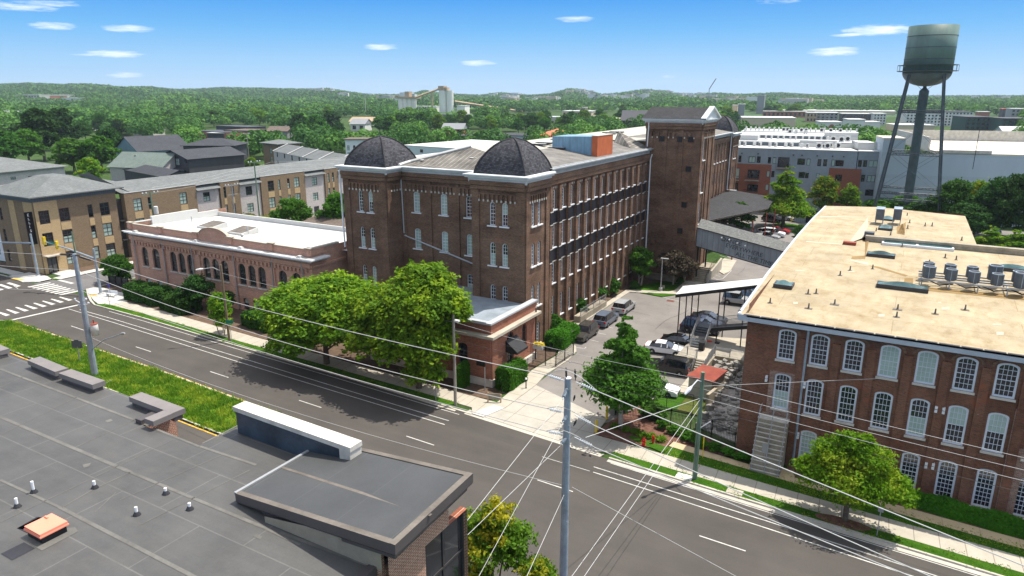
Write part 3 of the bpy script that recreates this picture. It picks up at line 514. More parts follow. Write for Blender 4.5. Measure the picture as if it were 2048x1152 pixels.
def corbels(mb,x0,x1,z,y,w=.34,gap=.22,h=.62,tips=None,depth=.16):
 """row of little round-headed recesses in a slab standing proud of the wall"""
 n=max(1,int((x1-x0)/(w+gap)));st=(x1-x0)/n;hs=[]
 for i in range(n):
  c=x0+st*(i+.5);hs.append((c-w/2,c+w/2,z-.02,z+h,w/2))
  if tips is not None:tips.box(c-st/2-.09,y-depth-.03,z-.26,c-st/2+.09,y-depth+.1,z-.02)
 if tips is not None:tips.box(x1-.09,y-depth-.03,z-.26,x1+.09,y-depth+.1,z-.02)
 mb.facade(x0-.1,x1+.1,z-.02,z+h+.12,hs,depth,0,0,y-depth);mb.face([(x0-.1,y-depth,z+h+.12),(x1+.1,y-depth,z+h+.12),(x1+.1,y,z+h+.12),(x0-.1,y,z+h+.12)])
tips=MB()
WINDOWS=[]
def mill_face(loc,rz,w,cols,rows,top=20.3,pil=(),corb=None,zrows=None,ww=.78,wh=2.75,rise=.39,recess=.28,pair=False,base=0,doors=()):
 """cols: window centres along the face, rows: sill heights"""
 for mb in(wall,tips):mb.frame(loc,rz)
 hs=[(c-ww/2,c+ww/2,z,z+wh,rise)for c in cols for z in rows]
 wall.facade(0,w,base,top,hs,recess)
 for a,b in pil:wall.box(a,-.16,base,b,-.002,top-1.05)
 wall.box(-.05,-.34,top-1.0,w+.05,-.002,top-.55);wall.box(-.08,-.45,top-.5,w+.08,-.002,top)
 for a,b in(corb or[]):corbels(wall,a,b,top-2.15,0,tips=tips)
 for c in cols:
  for z in rows:
   x=loc[0]+math.cos(rz)*c-math.sin(rz)*.14;y=loc[1]+math.sin(rz)*c+math.cos(rz)*.14;WINDOWS.append((x,y,z,rz,ww,wh,rise))
 for mb in(wall,tips):mb.frame()
SL=[15.15,10.4,5.3,.35]
for tx in(-64.5,-44.6):
 mill_face((tx,68.5,0),0,7.1,[2.75,4.4],SL,pil=[(0,1.0),(5.9,7.1)],corb=[(1.05,5.85)])
 mill_face((tx+7.1,68.5,0),PI/2,5.8,[1.95,3.45],SL if tx>-50 else[],pil=[(0,.75),(4.9,5.8)],corb=[(.8,4.85)])
mill_face((-64.5,98,0),-PI/2,29.5,[],[])
mill_face((-57.4,71.5,0),0,12.8,[2.35,6.6,10.4],SL[:3],pil=[(0,.7),(4.1,4.75),(8.4,9.0),(12.1,12.8)],corb=[(.8,4.0),(4.85,8.3),(9.1,12.0)],ww=1.05,wh=2.65,rise=.3,top=20.25)
bays=[76.76+2.53*k-74.3-.0 for k in range(14)];bays=[b+.35 for b in bays]
wall.frame((-38.2,74.3,0),PI/2);tips.frame((-38.2,74.3,0),PI/2);band=MB().frame((-38.2,74.3,0),PI/2)
W1=37.2;hs=[]
for c in bays:
 for z,h,r_ in((16.1,2.47,.32),(11.35,2.95,0),(6.7,2.85,0),(1.95,2.95,.3)):
  hs.append((c-.5,c+.5,z,z+h,r_));WINDOWS.append((-38.2-.14,74.3+c,z,PI/2,1.0,h,r_))
wall.facade(0,W1,0,20.4,hs,.42)
for k in range(15):
 c=bays[0]-1.265+k*2.53;wall.box(c-.36,-.34,0,c+.36,-.002,19.0)
 if k<14:
  for z0,z1 in((14.4,15.9),(9.6,11.25)):band.box(c+.362,-.06,z0,c+2.168,-.003,z1)
  corbels(wall,c+.55,c+1.98,18.95,.17,w=.26,gap=.2,h=.5,tips=tips)
 if k<15:
  for z0,z1 in((14.4,15.9),(9.6,11.25)):band.box(c-.38,-.37,z0,c+.38,-.345,z1)
  for z in(15.93,14.33,11.28,9.52):tips.box(c-.4,-.40,z-.05,c+.4,-.345,z+.05);tips.box(c+.4,-.09,z-.05,c+2.13,-.002,z+.05)if k<14 else None
wall.box(0,-.42,19.3,W1,-.002,19.75);wall.box(0,-.52,19.8,W1,-.002,20.4)
wall.frame();tips.frame()
T2=(-38.7,111.3)
mill_face((T2[0],T2[1],0),0,8.9,[],[],top=25.4,pil=[(0,1.2),(2.75,3.55),(5.4,6.2),(7.9,8.9)],corb=[(1.1,2.7),(3.75,5.3),(6.35,7.85)])
mill_face((-29.8,111.3,0),PI/2,7.9,[2.2],[19.6,14.4,9.3],top=25.4,pil=[(0,1.1),(3.1,3.6),(4.5,5.0),(7.0,7.9)],corb=[(1.2,3.0),(3.7,4.4),(5.1,6.9)],wh=3.6,ww=1.0,rise=.5)
wall.frame((-29.8,119.2,0),PI).facade(0,8.9,15,25.4).frame();wall.frame((-38.7,119.2,0),-PI/2).facade(0,7.9,15,25.4).frame()
mill_face((-38.2,119.2,0),PI/2,48.1,[2.5+2.53*k for k in range(18)],SL[:3],top=20.3,pil=[(1.0+2.53*k,1.6+2.53*k)for k in range(19)],corb=[(1.7+2.53*k,3.4+2.53*k)for k in range(3)],ww=.9)
mill_face((-44.6,167.3,0),0,7.1,[],[],pil=[(0,1.),(6.1,7.1)],corb=[(4.0,6.0)]);mill_face((-37.5,167.3,0),PI/2,6.0,[2.1,3.7],SL[:3],pil=[(0,.8),(5.2,6)],corb=[(.8,5.2)])
wall.frame((-37.5,173.3,0),PI).facade(0,27,0,20.3).frame()
wall.build('wall','mill_brick',mill);tips.build('stone_trim','limestone',mill);band.build('dark_band','dark_window_band',mill)
MW={}
random.seed(3)
for(x,y,z,rz,w,h,r_)in WINDOWS:
 far=y>119;st=random.choice(['dark','dark','topblind','blind','lowblind'])if rz==0 else 'dark'
 if rz==0 and 71<y<72 and 9<z<13:st='blind'
 me=winmesh(w,h,r_,2,6 if not far else 2,.1 if rz==0 else.12,st,'white_paint',.035)
 c,s_=math.cos(rz),math.sin(rz);ob=put('window',me,mill,(x,y,z),rz)
 if not far or z>14:
  sl=bpy.data.objects.new('sill',sillmesh(w+.5,m='white_paint'));COL.objects.link(sl);sl.parent=ob;sl.location=(0,-.1,-.005)
if False:pass
def cornice(mb,poly,z,out=.75,h=.85,th=.12):
 """stepped eave round an open run of points (outer side to the right of travel)"""
 for i,(o0,o1,a,c_)in enumerate(((0,out*.45,z-h,z-h*.45),(0,out*.8,z-h*.43,z-.16),(0,out,z-.14,z))):
  for(x0,y0),(x1,y1)in zip(poly,poly[1:]):
   pass
 prof=[(0,z-h),(out*.35,z-h),(out*.42,z-h*.5),(out*.75,z-h*.42),(out*.8,z-.16),(out,z-.14),(out,z),(-.3,z+.02)]
 n=len(poly);offs=[]
 for k in range(n):
  if k==0:t=Vector(poly[1])-Vector(poly[0]);t.normalize();nn=Vector((t.y,-t.x));offs.append(nn)
  elif k==n-1:t=Vector(poly[-1])-Vector(poly[-2]);t.normalize();offs.append(Vector((t.y,-t.x)))
  else:
   t0=(Vector(poly[k])-Vector(poly[k-1])).normalized();t1=(Vector(poly[k+1])-Vector(poly[k])).normalized();n0=Vector((t0 .y,-t0 .x));n1=Vector((t1 .y,-t1 .x));offs.append((n0+n1)/(1+n0 .dot(n1)))
 for k in range(n-1):
  for(o0,z0),(o1,z1)in zip(prof,prof[1:]):
   a,c_=poly[k],poly[k+1];A,B_=offs[k],offs[k+1]
   mb.face([(a[0]+A.x*o0,a[1]+A.y*o0,z0),(c_[0]+B_.x*o0,c_[1]+B_.y*o0,z0),(c_[0]+B_.x*o1,c_[1]+B_.y*o1,z1),(a[0]+A.x*o1,a[1]+A.y*o1,z1)])
b=MB();b_=[(-64.5,98),(-64.5,68.5),(-57.4,68.5),(-57.4,71.5),(-44.6,71.5)]
cornice(b,b_,20.95,.8,.85);cornice(b,[(-44.6,71.5),(-44.6,68.5),(-37.5,68.5),(-37.5,74.3),(-38.2,75.2)],21.0,.8,.9)
cornice(b,[(-38.2,167.3),(-44.6,167.3)][::-1]+[(-37.5,167.3),(-37.5,173.3),(-64,173.3)],21.0,.8,.9)
b.build('cornice','cornice_white',mill)
b=MB();cornice(b,[(-38.2,74.9),(-38.2,111.3)],21.3,.85,.8);cornice(b,[(-38.2,119.2),(-38.2,167.3)],21.3,.85,.8);b.box(-37.75,75.4,21.302,-37.6,111.2,21.42);b.build('side_cornice','cornice_grey',mill)
b=MB();b.box(-38.1,75.4,21.31,-37.78,111.2,21.33);b.build('gutter','dark_metal',mill)
b=MB();cornice(b,[(-38.7,119.2),(-38.7,111.3),(-29.8,111.3),(-29.8,119.2),(-38.7,119.2)],26.0,.65,.8);b.face([(-29.3,111.0,26.0),(-29.3,119.5,26.0),(-29.3,115.25,27.5)]);b.build('tower_cornice','cornice_white',mill)
b=MB();x0,x1=-39.4,-29.1
b.face([(x0,110.6,26.03),(x1,110.6,26.03),(x1,115.25,27.75),(x0,115.25,27.75)]);b.face([(x0,115.25,27.75),(x1,115.25,27.75),(x1,119.9,26.03),(x0,119.9,26.03)]);b.face([(x0,110.6,26.03),(x0,115.25,27.75),(x0,119.9,26.03)]);b.build('tower_roof','cap_shingle',mill)
b=MB()
for(ya,za,yb,zb)in((110.5,25.9,115.25,27.65),(115.25,27.65,120.0,25.9)):
 b.face([(-29.0,ya,za),(-29.0,yb,zb),(-29.0,yb,zb+.28),(-29.0,ya,za+.28)]);b.face([(-29.0,ya,za+.28),(-29.0,yb,zb+.28),(-29.8,yb,zb+.28),(-29.8,ya,za+.28)]);b.face([(-29.35,ya,za-.25),(-29.35,yb,zb-.25),(-29.0,yb,zb),(-29.0,ya,za)])
b.build('pediment_trim','cornice_white',mill)
b=MB()
for x,z in((-36.0,22.9),(-33.1,22.9),(-31.35,22.9),(-31.4,18.3),(-31.7,12.6),(-32.1,8.3)):b.box(x-.42,111.06,z-.42,x+.42,111.1,z+.42)
b.build('vent_panel','black_metal',mill)
b=MB()
for(px,py)in((1329,309),(1361,327),(1324,377),(1321,431),(1352,402),(1317,389)):p=onY(px,py,111.1);b.box(p.x-.35,111.04,p.z-.35,p.x+.35,111.12,p.z+.35)
b.build('soot_patch','mill_brick',mill)
def dome(x0,y0,x1,y1,z,h):
 b=MB();n=10;cx,cy=(x0+x1)/2,(y0+y1)/2;prev=None
 for k in range(n+1):
  t=k/n;s_=max(.02,(1-t**1.5)**.62);zz=z+h*t;hw,hh=(x1-x0)/2*s_,(y1-y0)/2*s_;r_=[(cx-hw,cy-hh,zz),(cx+hw,cy-hh,zz),(cx+hw,cy+hh,zz),(cx-hw,cy+hh,zz)]
  if prev:
   for q in range(4):j=(q+1)%4;b.face([prev[q],prev[j],r_[j],r_[q]])
  prev=r_
 b.face(prev);o=b.build('dome','dome_shingle',mill)
 b=MB()
 for sx,sy in((1,-1),(-1,-1),(1,1)):
  pts=[(cx+sx*(x1-x0)/2*(1-(k/n)**1.5)**.62,cy+sy*(y1-y0)/2*(1-(k/n)**1.5)**.62,z+h*k/n+.02)for k in range(n)]+[(cx,cy,z+h)]
  b.tube(pts,.12,5)
 b.build('hip_cap','cap_shingle',mill)
dome(-64.3,68.7,-57.6,75.4,20.95,3.6);dome(-44.4,68.7,-37.7,75.4,21.0,3.95);dome(-44.3,167.5,-37.7,174,21.0,3.9)
b=MB();e=21.33
def roofpair(y0,y1,hip0):
 b.face([(-38.0,y0,e),(-38.0,y1,e),(-45.5,y1,22.45),(-45.5,y0+(hip0 and 4),22.45)],1 if y1<119 else 1)
roofpair(75,111.3,True)
b.face([(-57.4,71.4,20.98),(-44.6,71.4,20.98),(-46,76.5,22.4),(-51,78.3,23.1),(-57.4,73.5,21.2)],0)
b.face([(-44.6,71.4,20.98),(-38,75,e),(-45.5,79,22.45),(-46,76.5,22.4)],2)
b.face([(-45.5,79,22.45),(-45.5,111.3,22.45),(-51,111.3,23.15),(-51,78.3,23.1),(-46,76.5,22.4)],2)
b.face([(-51,78.3,23.1),(-51,173,23.15),(-64.3,173,21.3),(-64.3,75,21.0),(-57.4,73.5,21.2)],2)
b.face([(-45.5,111.3,22.45),(-38.7,111.3,22.4),(-38.7,119.3,22.4),(-45.5,119.3,22.45),(-51,119.3,23.15),(-51,111.3,23.15)],2)
b.face([(-38.0,119.2,e),(-38.0,167.5,e),(-45.5,167.5,22.45),(-45.5,119.2,22.45)],1);b.face([(-45.5,119.3,22.45),(-45.5,173,22.45),(-51,173,23.15),(-51,119.3,23.15)],2)
b.face([(-39.5,106.5,21.6),(-38.0,111.3,e),(-43.5,111.3,23.9),(-43.5,109.5,22.2)],0)
b.build('roof',['weathered_metal','weathered_metal_y','mill_roof'],mill)
b=MB();b.tube([(-57.5,71.3,21.1),(-57.4,73.6,21.35),(-51,78.3,23.25)],.22,5);b.build('hip_flashing','white_roof',mill)
def skylight(x,y,z,w,l,rz=0,m='white_roof',f='dark_metal',tilt=0):
 b=MB().frame((x,y,z),rz);b.box(-w/2,-l/2,0,w/2,l/2,.22);o=b.build('skylight',f,mill);b=MB().frame((x,y,z),rz);b.box(-w/2+.15,-l/2+.15,.2,w/2-.15,l/2-.15,.26);b.build('skylight_pane',m,o)
for px,py in((1069,293+1),(1099,287+1),(1118,283+2),(1128,277)):pass
for(x,y,z,m)in[(-46.2,81.5,22.6,'white_roof'),(-46.6,84.5,22.62,'white_roof'),(-44.8,91.0,22.3,'pale_silver'),(-47.6,90.8,22.7,'white_roof'),(-48.0,93.4,22.75,'white_roof'),(-48.6,99.5,22.85,'white_roof'),(-45.4,103.6,22.4,'pale_silver'),(-48.8,106.2,22.9,'white_roof'),(-49.0,109.3,22.9,'white_roof'),(-48.8,120.5,22.9,'white_roof'),(-48.8,124,22.9,'white_roof')]:skylight(x,y,z,2.6,.95,0,m)
b=MB();b.prism([(-45.6,91.2),(-39.5,91.2),(-39.5,96.6),(-45.6,96.6)],21.2,[24.0,24.15,24.15,24.0]);b.build('stair_housing','blue_metal',mill)
b=MB();b.box(-39.45,91.1,21.2,-38.6,96.7,24.2);b.build('chimney_stack','orange_brick_paint',mill);b=MB();b.box(-39.5,91.05,24.22,-38.55,96.75,24.3);b.build('stack_coping','limestone',mill)
b=MB();g=random.Random(2)
for(x,y,z)in[(-47.6,77.6,22.75),(-47.2,76.6,22.55),(-46.9,75.9,22.4),(-48.8,75.0,22.1),(-48.4,75.4,22.15),(-55.8,74.0,21.6),(-46.4,75.0,22.2)]:b.lathe([(.28,0),(.24,.02)],(x,y,z),7)
b.build('roof_patch','white_roof',mill)
b=MB();b.tube([(-57.2,71.2,20.1),(-57.1,71.28,12.3)],.09,6);b.tube([(-57.0,71.25,12.0),(-45.0,71.25,9.1)],.1,6);b.build('rain_pipe','pale_silver',mill)
b=MB();b.tube([(-37.3,110.6,20.4),(-37.6,110.8,19.6),(-37.6,110.8,3)],.11,6);b.tube([(-38.2,110.9,25.4),(-38.3,110.9,21.6)],.09,6);b.tube([(-37.6,166.5,20.4),(-37.7,166.6,8.2),(-36.5,171,7.6)],.1,6);b.tube([(-64.8,68.2,20.2),(-64.7,68.2,10.2)],.11,6);b.build('rain_pipe','white_paint',mill)
b=MB();b.tube([(-46.0,69.2,5.4),(-45.3,68.4,5.05),(-38.6,68.35,4.2)],.14,6);b.build('rain_pipe','galv',mill)
b=MB();b.box(-30.2,110.6,21.6,-29.6,111.0,21.9)
lodge=thing('brick_lodge','small red brick corner lodge with black awning in front of the mill','lodge',(-42,64,0))
w=MB();w.frame((-52,58.3,0),0).facade(0,16.1,0,6.9,[(12.0,13.15,1.65,4.35,.35),(7.6,8.7,1.65,4.35,.35),(3.2,4.3,1.65,4.35,.35)],.3)
w.frame((-35.9,58.3,0),PI/2).facade(0,9.9,0,6.9,[(3.3,4.75,.6,5.0,.7),(6.7,7.75,1.9,5.0,.5)],.35);w.frame((-52,70,0),-PI/2).facade(0,11.7,0,6.9);w.frame()
for a,c in((-52.0,-51.0),(-37.4,-35.9),(-41.6,-41.1)):w.box(a,58.14,0,c,58.298,5.2)
w.box(-35.898,58.3,0,-35.74,59.5,5.2);w.box(-52.1,58.0,5.3,-35.6,58.298,5.55);w.box(-35.897,58.3,5.3,-35.6,68.2,5.55)
for k in range(34):w.box(-51.7+k*.47,58.12,5.05,-51.45+k*.47,58.297,5.3)
for k in range(20):w.box(-35.896,58.8+k*.47,5.05,-35.72,59.05+k*.47,5.3)
w.build('wall','lodge_brick',lodge)
b=MB();b.box(-52.2,58.02,0,-35.6,58.297,.85);b.box(-35.897,58.3,0,-35.6,68,.85);b.box(-52.2,57.96,.86,-35.55,58.0,.98);b.build('stone_base','limestone',lodge)
b=MB();b.prism([(-52.6,57.6),(-35.2,57.6),(-35.2,68.3),(-36.1,68.3),(-36.1,58.6),(-52.6,58.6)],5.56,5.85);b.build('cornice','concrete',lodge)
b=MB();b.prism([(-52.1,58.1),(-35.75,58.1),(-35.75,68.4),(-36.5,68.4),(-36.5,58.85),(-52.1,58.85)],6.92,7.1);b.box(-38.1,58.05,6.93,-36.3,58.08,7.2);b.build('parapet_coping','pale_silver',lodge)
b=MB();b.prism([(-51.9,58.9),(-36.55,58.9),(-36.55,68.4),(-44.55,68.4),(-44.55,71.4),(-51.9,71.4)],5.9,6.3);b.build('roof','lodge_roof',lodge)
b=MB();b.prism([(-49.5,62.8),(-46.8,63.4),(-45.5,64.4),(-44.7,63.6),(-45.0,62.7),(-48.6,61.7)],6.31,6.33);b.prism([(-47.6,66.3),(-44.7,67.3),(-44.7,66.0),(-46.8,65.5)],6.31,6.33);b.build('tar_patch','fan_dark',lodge)
for x in(-39.4,-43.85,-48.25):put('window',winmesh(1.15,2.7,.35,2,2,.09,'dark','dark_metal',.05),lodge,(x+(.0 if x<-40 else-.02),58.45,1.65));p=put('sill',sillmesh(1.6),lodge,(x,58.3,1.64))
put('door',winmesh(1.45,4.4,.7,2,3,.12,'dark','dark_metal',.06),lodge,(-36.1,62.33,.6),PI/2);put('window',winmesh(1.05,3.1,.5,2,3,.09,'dark','dark_metal',.05),lodge,(-36.1,65.53,1.9),PI/2)
b=MB();b.face([(-35.85,61.2,4.3),(-35.85,63.6,4.3),(-34.4,63.6,3.2),(-34.4,61.2,3.2)][::-1]);b.face([(-35.85,61.2,4.3),(-34.4,61.2,3.2),(-34.4,61.2,2.95),(-35.85,61.2,3.0)]);b.face([(-34.4,61.2,3.2),(-34.4,63.6,3.2),(-34.4,63.6,2.95),(-34.4,61.2,2.95)]);b.face([(-35.85,63.6,4.3),(-34.4,63.6,3.2),(-34.4,63.6,2.95),(-35.85,63.6,3.0)]);b.build('awning','black_metal',lodge)
b=MB();b.box(-36.9,57.0,2.75,-35.9,57.15,3.25);o=b.build('hanging_sign','sign_black',lodge);b=MB();b.tube([(-35.95,57.1,.1),(-35.95,57.1,3.3)],.05,6);b.build('sign_post','steel',lodge)
b=MB();b.tube([(-35.55,67.6,.1),(-35.55,67.6,6.3)],.1,6);b.build('rain_pipe','dark_metal',lodge)
hall=thing('brick_hall','long two storey pink brick hall with white flat roof, curved gable and dark arched windows','hall',(-86,70,0))
up=[(-102.3,1.5),(-99.55,1.7),(-95.35,1.5),(-93.4,1.5),(-91.35,1.5),(-87.75,1.5),(-85.75,1.5),(-83.8,1.5),(-80.2,1.45),(-78.2,1.45),(-76.2,1.5),(-72.1,1.55),(-69.5,1.55)]
lo=[(-102.4,1.3),(-99.5,1.35),(-95.1,1.3),(-91.3,1.2),(-87.7,1.2),(-85.7,1.2),(-83.8,1.2),(-80.0,1.2),(-78.0,1.2),(-76.0,1.2),(-72.1,1.2),(-69.6,1.2)]
w=MB();X0=-105.4
w.frame((X0,63.8,0)).facade(0,38.8,0,10.35,[(x-X0-ww/2,x-X0+ww/2,3.9,6.97,.7)for x,ww in up]+[(x-X0-ww/2,x-X0+ww/2,.2,1.95 if i>2 else 1.8,.3 if i>2 else 0)for i,(x,ww)in enumerate(lo)],.32)
w.frame((-66.6,63.8,0),PI/2).facade(0,8,0,10.35,[(4.2,5.2,4.4,6.8,.5)],.3);w.frame((X0,82,0),-PI/2).facade(0,18.2,0,10.35);w.frame()
pl=[-105.4,-98.0+.1,-89.7,-82.3,-74.2,-67.3]
for x in pl:w.box(x,63.62,0,x+.75,63.798,7.2);w.box(x-.05,63.55,9.6,x+.8,63.797,10.52)
w.box(X0,63.5,7.95,-66.6,63.799,8.55);w.box(-66.599,63.6,7.95,-66.35,70,8.3);w.box(-66.598,63.6,9.7,-66.4,66,10.5)
for a,c in zip(pl,pl[1:]):w.frame();corbels(w,a+.9,c-.1,7.25,63.8,w=.42,gap=.3,h=.5,depth=.2)
pts=[(-88.5+6.2*(1-math.cos(PI*k/12))/2-.1,10.35+1.15*math.sin(PI*k/12))for k in range(13)]
w.face([(p[0],63.78,p[1])for p in pts]);w.face([(p[0],64.1,p[1])for p in pts][::-1])
for p,q in zip(pts,pts[1:]):w.face([(p[0],63.78,p[1]),(p[0],64.1,p[1]),(q[0],64.1,q[1]),(q[0],63.78,q[1])])
w.build('wall','pink_brick',hall)
b=MB();cornice(b,[(X0+.3,63.8),(-66.6,63.8),(-66.6,66.2)],9.3,1.15,.5);b.build('cornice','white_paint',hall)
b=MB();b.prism([(X0-.4,62.7),(-65.5,62.7),(-65.5,66.2),(-66.55,66.2),(-66.55,63.75),(X0-.4,63.75)],9.3,9.36)
for x in(-102.9,-88.6,-79.2,-68.0):b.box(x-.4,62.9,9.36,x+.5,63.5,9.5);b.box(x-.2,62.95,9.5,x+.3,63.4,9.62)
b.build('cornice_top','white_roof',hall)
for x in(-104.4,-97.3,-90.6,-81.5,-73.9,-68.2):o=MB().tube([(x,63.5,8.5),(x+.1,63.55,7.9),(x+.1,63.58,.3)],.09,6).build('rain_pipe','steel',hall)
b=MB();b.face([(X0+.3,64.1,9.7),(-66.9,64.1,9.7),(-66.9,69.5,9.3),(X0+.3,80,9.2)]);b.face([(-66.9,69.5,9.3),(-64.6,69.5,9.3),(-64.6,80,9.2),(X0+.3,80,9.2)]);b.box(X0+.3,79.9,9.2,-64.6,80.2,9.9);b.build('roof','white_roof',hall)
b=MB();b.prism([(X0,63.8),(X0+.35,63.8),(X0+.35,67.5),(X0,67.5)],10.36,10.5);b.prism([(X0-.05,67.5),(X0+.4,67.5),(X0+.4,75.9),(X0-.05,75.9)],9.3,10.95);b.prism([(X0-.05,75.9),(X0+.4,75.9),(X0+.4,80),(X0-.05,80)],9.3,10.3);b.build('stepped_parapet','white_roof',hall)
b=MB();b.box(X0-.03,63.72,10.36,-88.7,64.15,10.44);b.box(-82.4,63.72,10.36,-66.55,64.15,10.44);b.box(-67,64.2,10.36,-66.5,69,10.6)
for x in pl:b.box(x-.15,63.5,10.53,x+.95,64.2,10.64)
for p,q in zip(pts,pts[1:]):b.face([(p[0],63.7,p[1]+.06),(q[0],63.7,q[1]+.06),(q[0],64.2,q[1]+.06),(p[0],64.2,p[1]+.06)]);b.face([(p[0],63.7,p[1]-.03),(q[0],63.7,q[1]-.03),(q[0],63.7,q[1]+.06),(p[0],63.7,p[1]+.06)])
b.build('coping','concrete',hall)
for(x,y)in((-95.5,71.3),(-87.6,70.6)):
 b=MB();b.prism(rect(x-1.7,y-1.6,x+1.7,y+1.6),9.4,[9.75,9.75,10.2,10.2]);o=b.build('skylight','white_roof',hall);b=MB();b.face([(x-1.5,y-1.45,9.79),(x+1.5,y-1.45,9.79),(x+1.5,y+1.45,10.22),(x-1.5,y+1.45,10.22)]);b.build('skylight_pane','flashing_brown',o)
b=MB();b.tube([(-86.0,70.2,9.5),(-86.0,70.2,10.7)],.12,6);b.tube([(-85.4,68.6,9.5),(-85.2,68.6,9.8)],.2,6);b.tube([(-102.8,73,9.3),(-102.8,73,10.3)],.08,6);b.build('vent_pipe','steel',hall)
for i,(x,ww)in enumerate(up):o=put('window',winmesh(ww-.02,3.05,.7,1,2,.1,'dark','dark_metal',.06),hall,(x,64.02,3.91));s_=bpy.data.objects.new('sill',sillmesh(ww+.3));COL.objects.link(s_);s_.parent=o;s_.location=(0,-.2,-.01)
for i,(x,ww)in enumerate(lo):o=put('window',winmesh(ww-.02,1.73 if i>2 else 1.58,.3 if i>2 else 0,1,2,.07,'blind' if i in(0,1,2)else 'topblind','dark_metal',.06),hall,(x,64.02,.21))
east=thing('brick_warehouse','three storey red brick warehouse with wide tan flat roof, grey eaves and white sash windows','warehouse',(10,75,0))
w=MB();p_=MB();XE=-10.35;nb=16;cs=[-7.17+2.443*k for k in range(nb)];hs=[]
for k,c in enumerate(cs):
 c0=c-XE;hs.append((c0-.68,c0+.68,9.15,11.75,.3));hs.append((c0-.64,c0+.64,4.85 if k else 4.8,7.95,.26))
 if k not in(0,3):hs.append((c0-.62,c0+.62,.3,3.45,.25))
w.frame((XE,57,0)).facade(0,41,0,12.35,hs,.3);w.frame((XE,118,0),-PI/2).facade(0,61,0,13.4);w.frame((30.65,57,0),PI/2).facade(0,29,0,12.4);w.frame((XE+17,118,0),PI).facade(0,17,0,13.3);w.frame((XE+17,86,0),PI/2).facade(0,32,0,13.2).frame()
for k in range(nb):
 c=cs[k]+1.2215;w.box(c-.3,56.82,0,c+.3,56.998,11.2)
for k in range(nb):
 c=cs[k]
 for z in(11.75,7.95):pass
w.build('wall','east_brick',east)
b=MB()
for c in cs:
 for(a0,a1)in((0,1),):
  n=8;R0,R1=.86,1.04;pts0=[(c+R0*math.cos(PI*k/n),11.35+.55*math.sin(PI*k/n))for k in range(n+1)];pts1=[(c+R1*math.cos(PI*k/n),11.35+.68*math.sin(PI*k/n))for k in range(n+1)]
  for k in range(n):b.face([(pts0[k][0],56.9,pts0[k][1]),(pts0[k+1][0],56.9,pts0[k+1][1]),(pts1[k+1][0],56.9,pts1[k+1][1]),(pts1[k][0],56.9,pts1[k][1])]);b.face([(pts0[k][0],56.9,pts0[k][1]),(pts0[k][0],56.999,pts0[k][1]),(pts0[k+1][0],56.999,pts0[k+1][1]),(pts0[k+1][0],56.9,pts0[k+1][1])])
b.build('arch_hood','mill_brick',east)
b=MB();b.frame((cs[0],56.93,0)).facade(-1.05,1.05,4.3,8.1,[(-.66,.66,4.8,7.97,.26)],.06).frame();b.box(cs[0]-1.35,56.9,3.4,cs[0]+1.35,56.99,4.3)
b.frame((10.1,56.96,0)).facade(-1.2,1.2,0,5.6,[(-.64,.64,.3,3.45,.25),(-.66,.66,4.85,8,0)],.03).frame();b.box(8.35,56.9,0,8.75,56.99,8.5);b.build('repaired_brick','patched_brick',east)
random.seed(8);style1=['dark','dark','lowblind','blind','blind','dark','dark','dark','blind'];style2=['topblind','dark','dark','dark','lowblind','topblind','topblind','dark','dark']
for k,c in enumerate(cs):
 a=style1[k%9];a2=style2[k%9]
 if a=='lowblind':a='dark'
 for z,h,ww,r_,st,rows in((9.15,2.6,1.36,.3,a,6),(4.85,3.1,1.28,.26,'lowblind' if k==0 else a2,6),(.3,3.15,1.24,.25,'dark' if k!=1 else 'blind',8)):
  if z<1 and k in(0,3):continue
  o=put('window',winmesh(ww-.01,h-.01,r_,4,rows,.14,st,'frame_blue_white',.028),east,(c,57.06,z),0)
  s_=bpy.data.objects.new('sill',sillmesh(ww+.16,h=.16));COL.objects.link(s_);s_.parent=o;s_.location=(0,.02,-.005)
prof=[(56.5,12.62),(62,13.0),(68.5,13.4),(78,13.7),(86.5,13.92)]
b=MB()
for(y0,z0),(y1,z1)in zip(prof,prof[1:]):b.face([(-10.9,y0,z0),(31.2,y0,z0),(31.2,y1,z1),(-10.9,y1,z1)])
b.face([(-11.0,86.5,13.92),(-4.2,86.5,13.92),(-4.2,100,14.0),(-11.0,100,14.0)]);b.face([(-4.2,87.2,14.35),(6.7,87.2,14.3),(6.7,114,13.6),(-4.2,114,14.0)]);b.face([(-11.0,100,14.0),(-4.2,100,14.02),(-4.2,114,14.0),(-11.2,113.5,13.7)])
b.face([(-4.2,86.9,13.93),(-4.2,87.2,14.35),(-4.2,114,14.0),(-4.2,100,13.99)])
b.box(-3.9,86.6,13.6,31.2,87.2,14.5);b.build('roof','tan_membrane',east)
b=MB();b.box(-3.95,86.5,14.3,31.3,87.3,14.56);b.face([(-3.9,86.58,13.95),(31.2,86.58,13.95),(31.2,86.58,14.3),(-3.9,86.58,14.3)]);b.build('parapet','concrete_old',east)
b=MB();cornice(b,[(-10.35,57),(31,57)],12.6,.62,.42);b.box(-11.05,56.38,12.1,31.4,56.46,12.62);b.build('eave','gutter_blue',east)
b=MB()
yy=[(y,z)for y,z in prof]+[(100,14.0),(113.5,13.7)]
for(y0,z0),(y1,z1)in zip(yy,yy[1:]):b.face([(-11.1,y0,z0-.35),(-11.1,y1,z1-.35),(-11.1,y1,z1+.03),(-11.1,y0,z0+.03)][::-1]);b.face([(-11.1,y0,z0+.03),(-10.85,y0,z0+.03),(-10.85,y1,z1+.03),(-11.1,y1,z1+.03)]);b.face([(-11.1,y0,z0-.35),(-10.36,y0,z0-.35),(-10.36,y1,z1-.35),(-11.1,y1,z1-.35)])
b.build('side_eave','gutter_blue',east)
b=MB()
for k in range(31):x=-10.6+k*1.37;b.box(x,56.3,12.63,x+1.26,56.55,12.66)
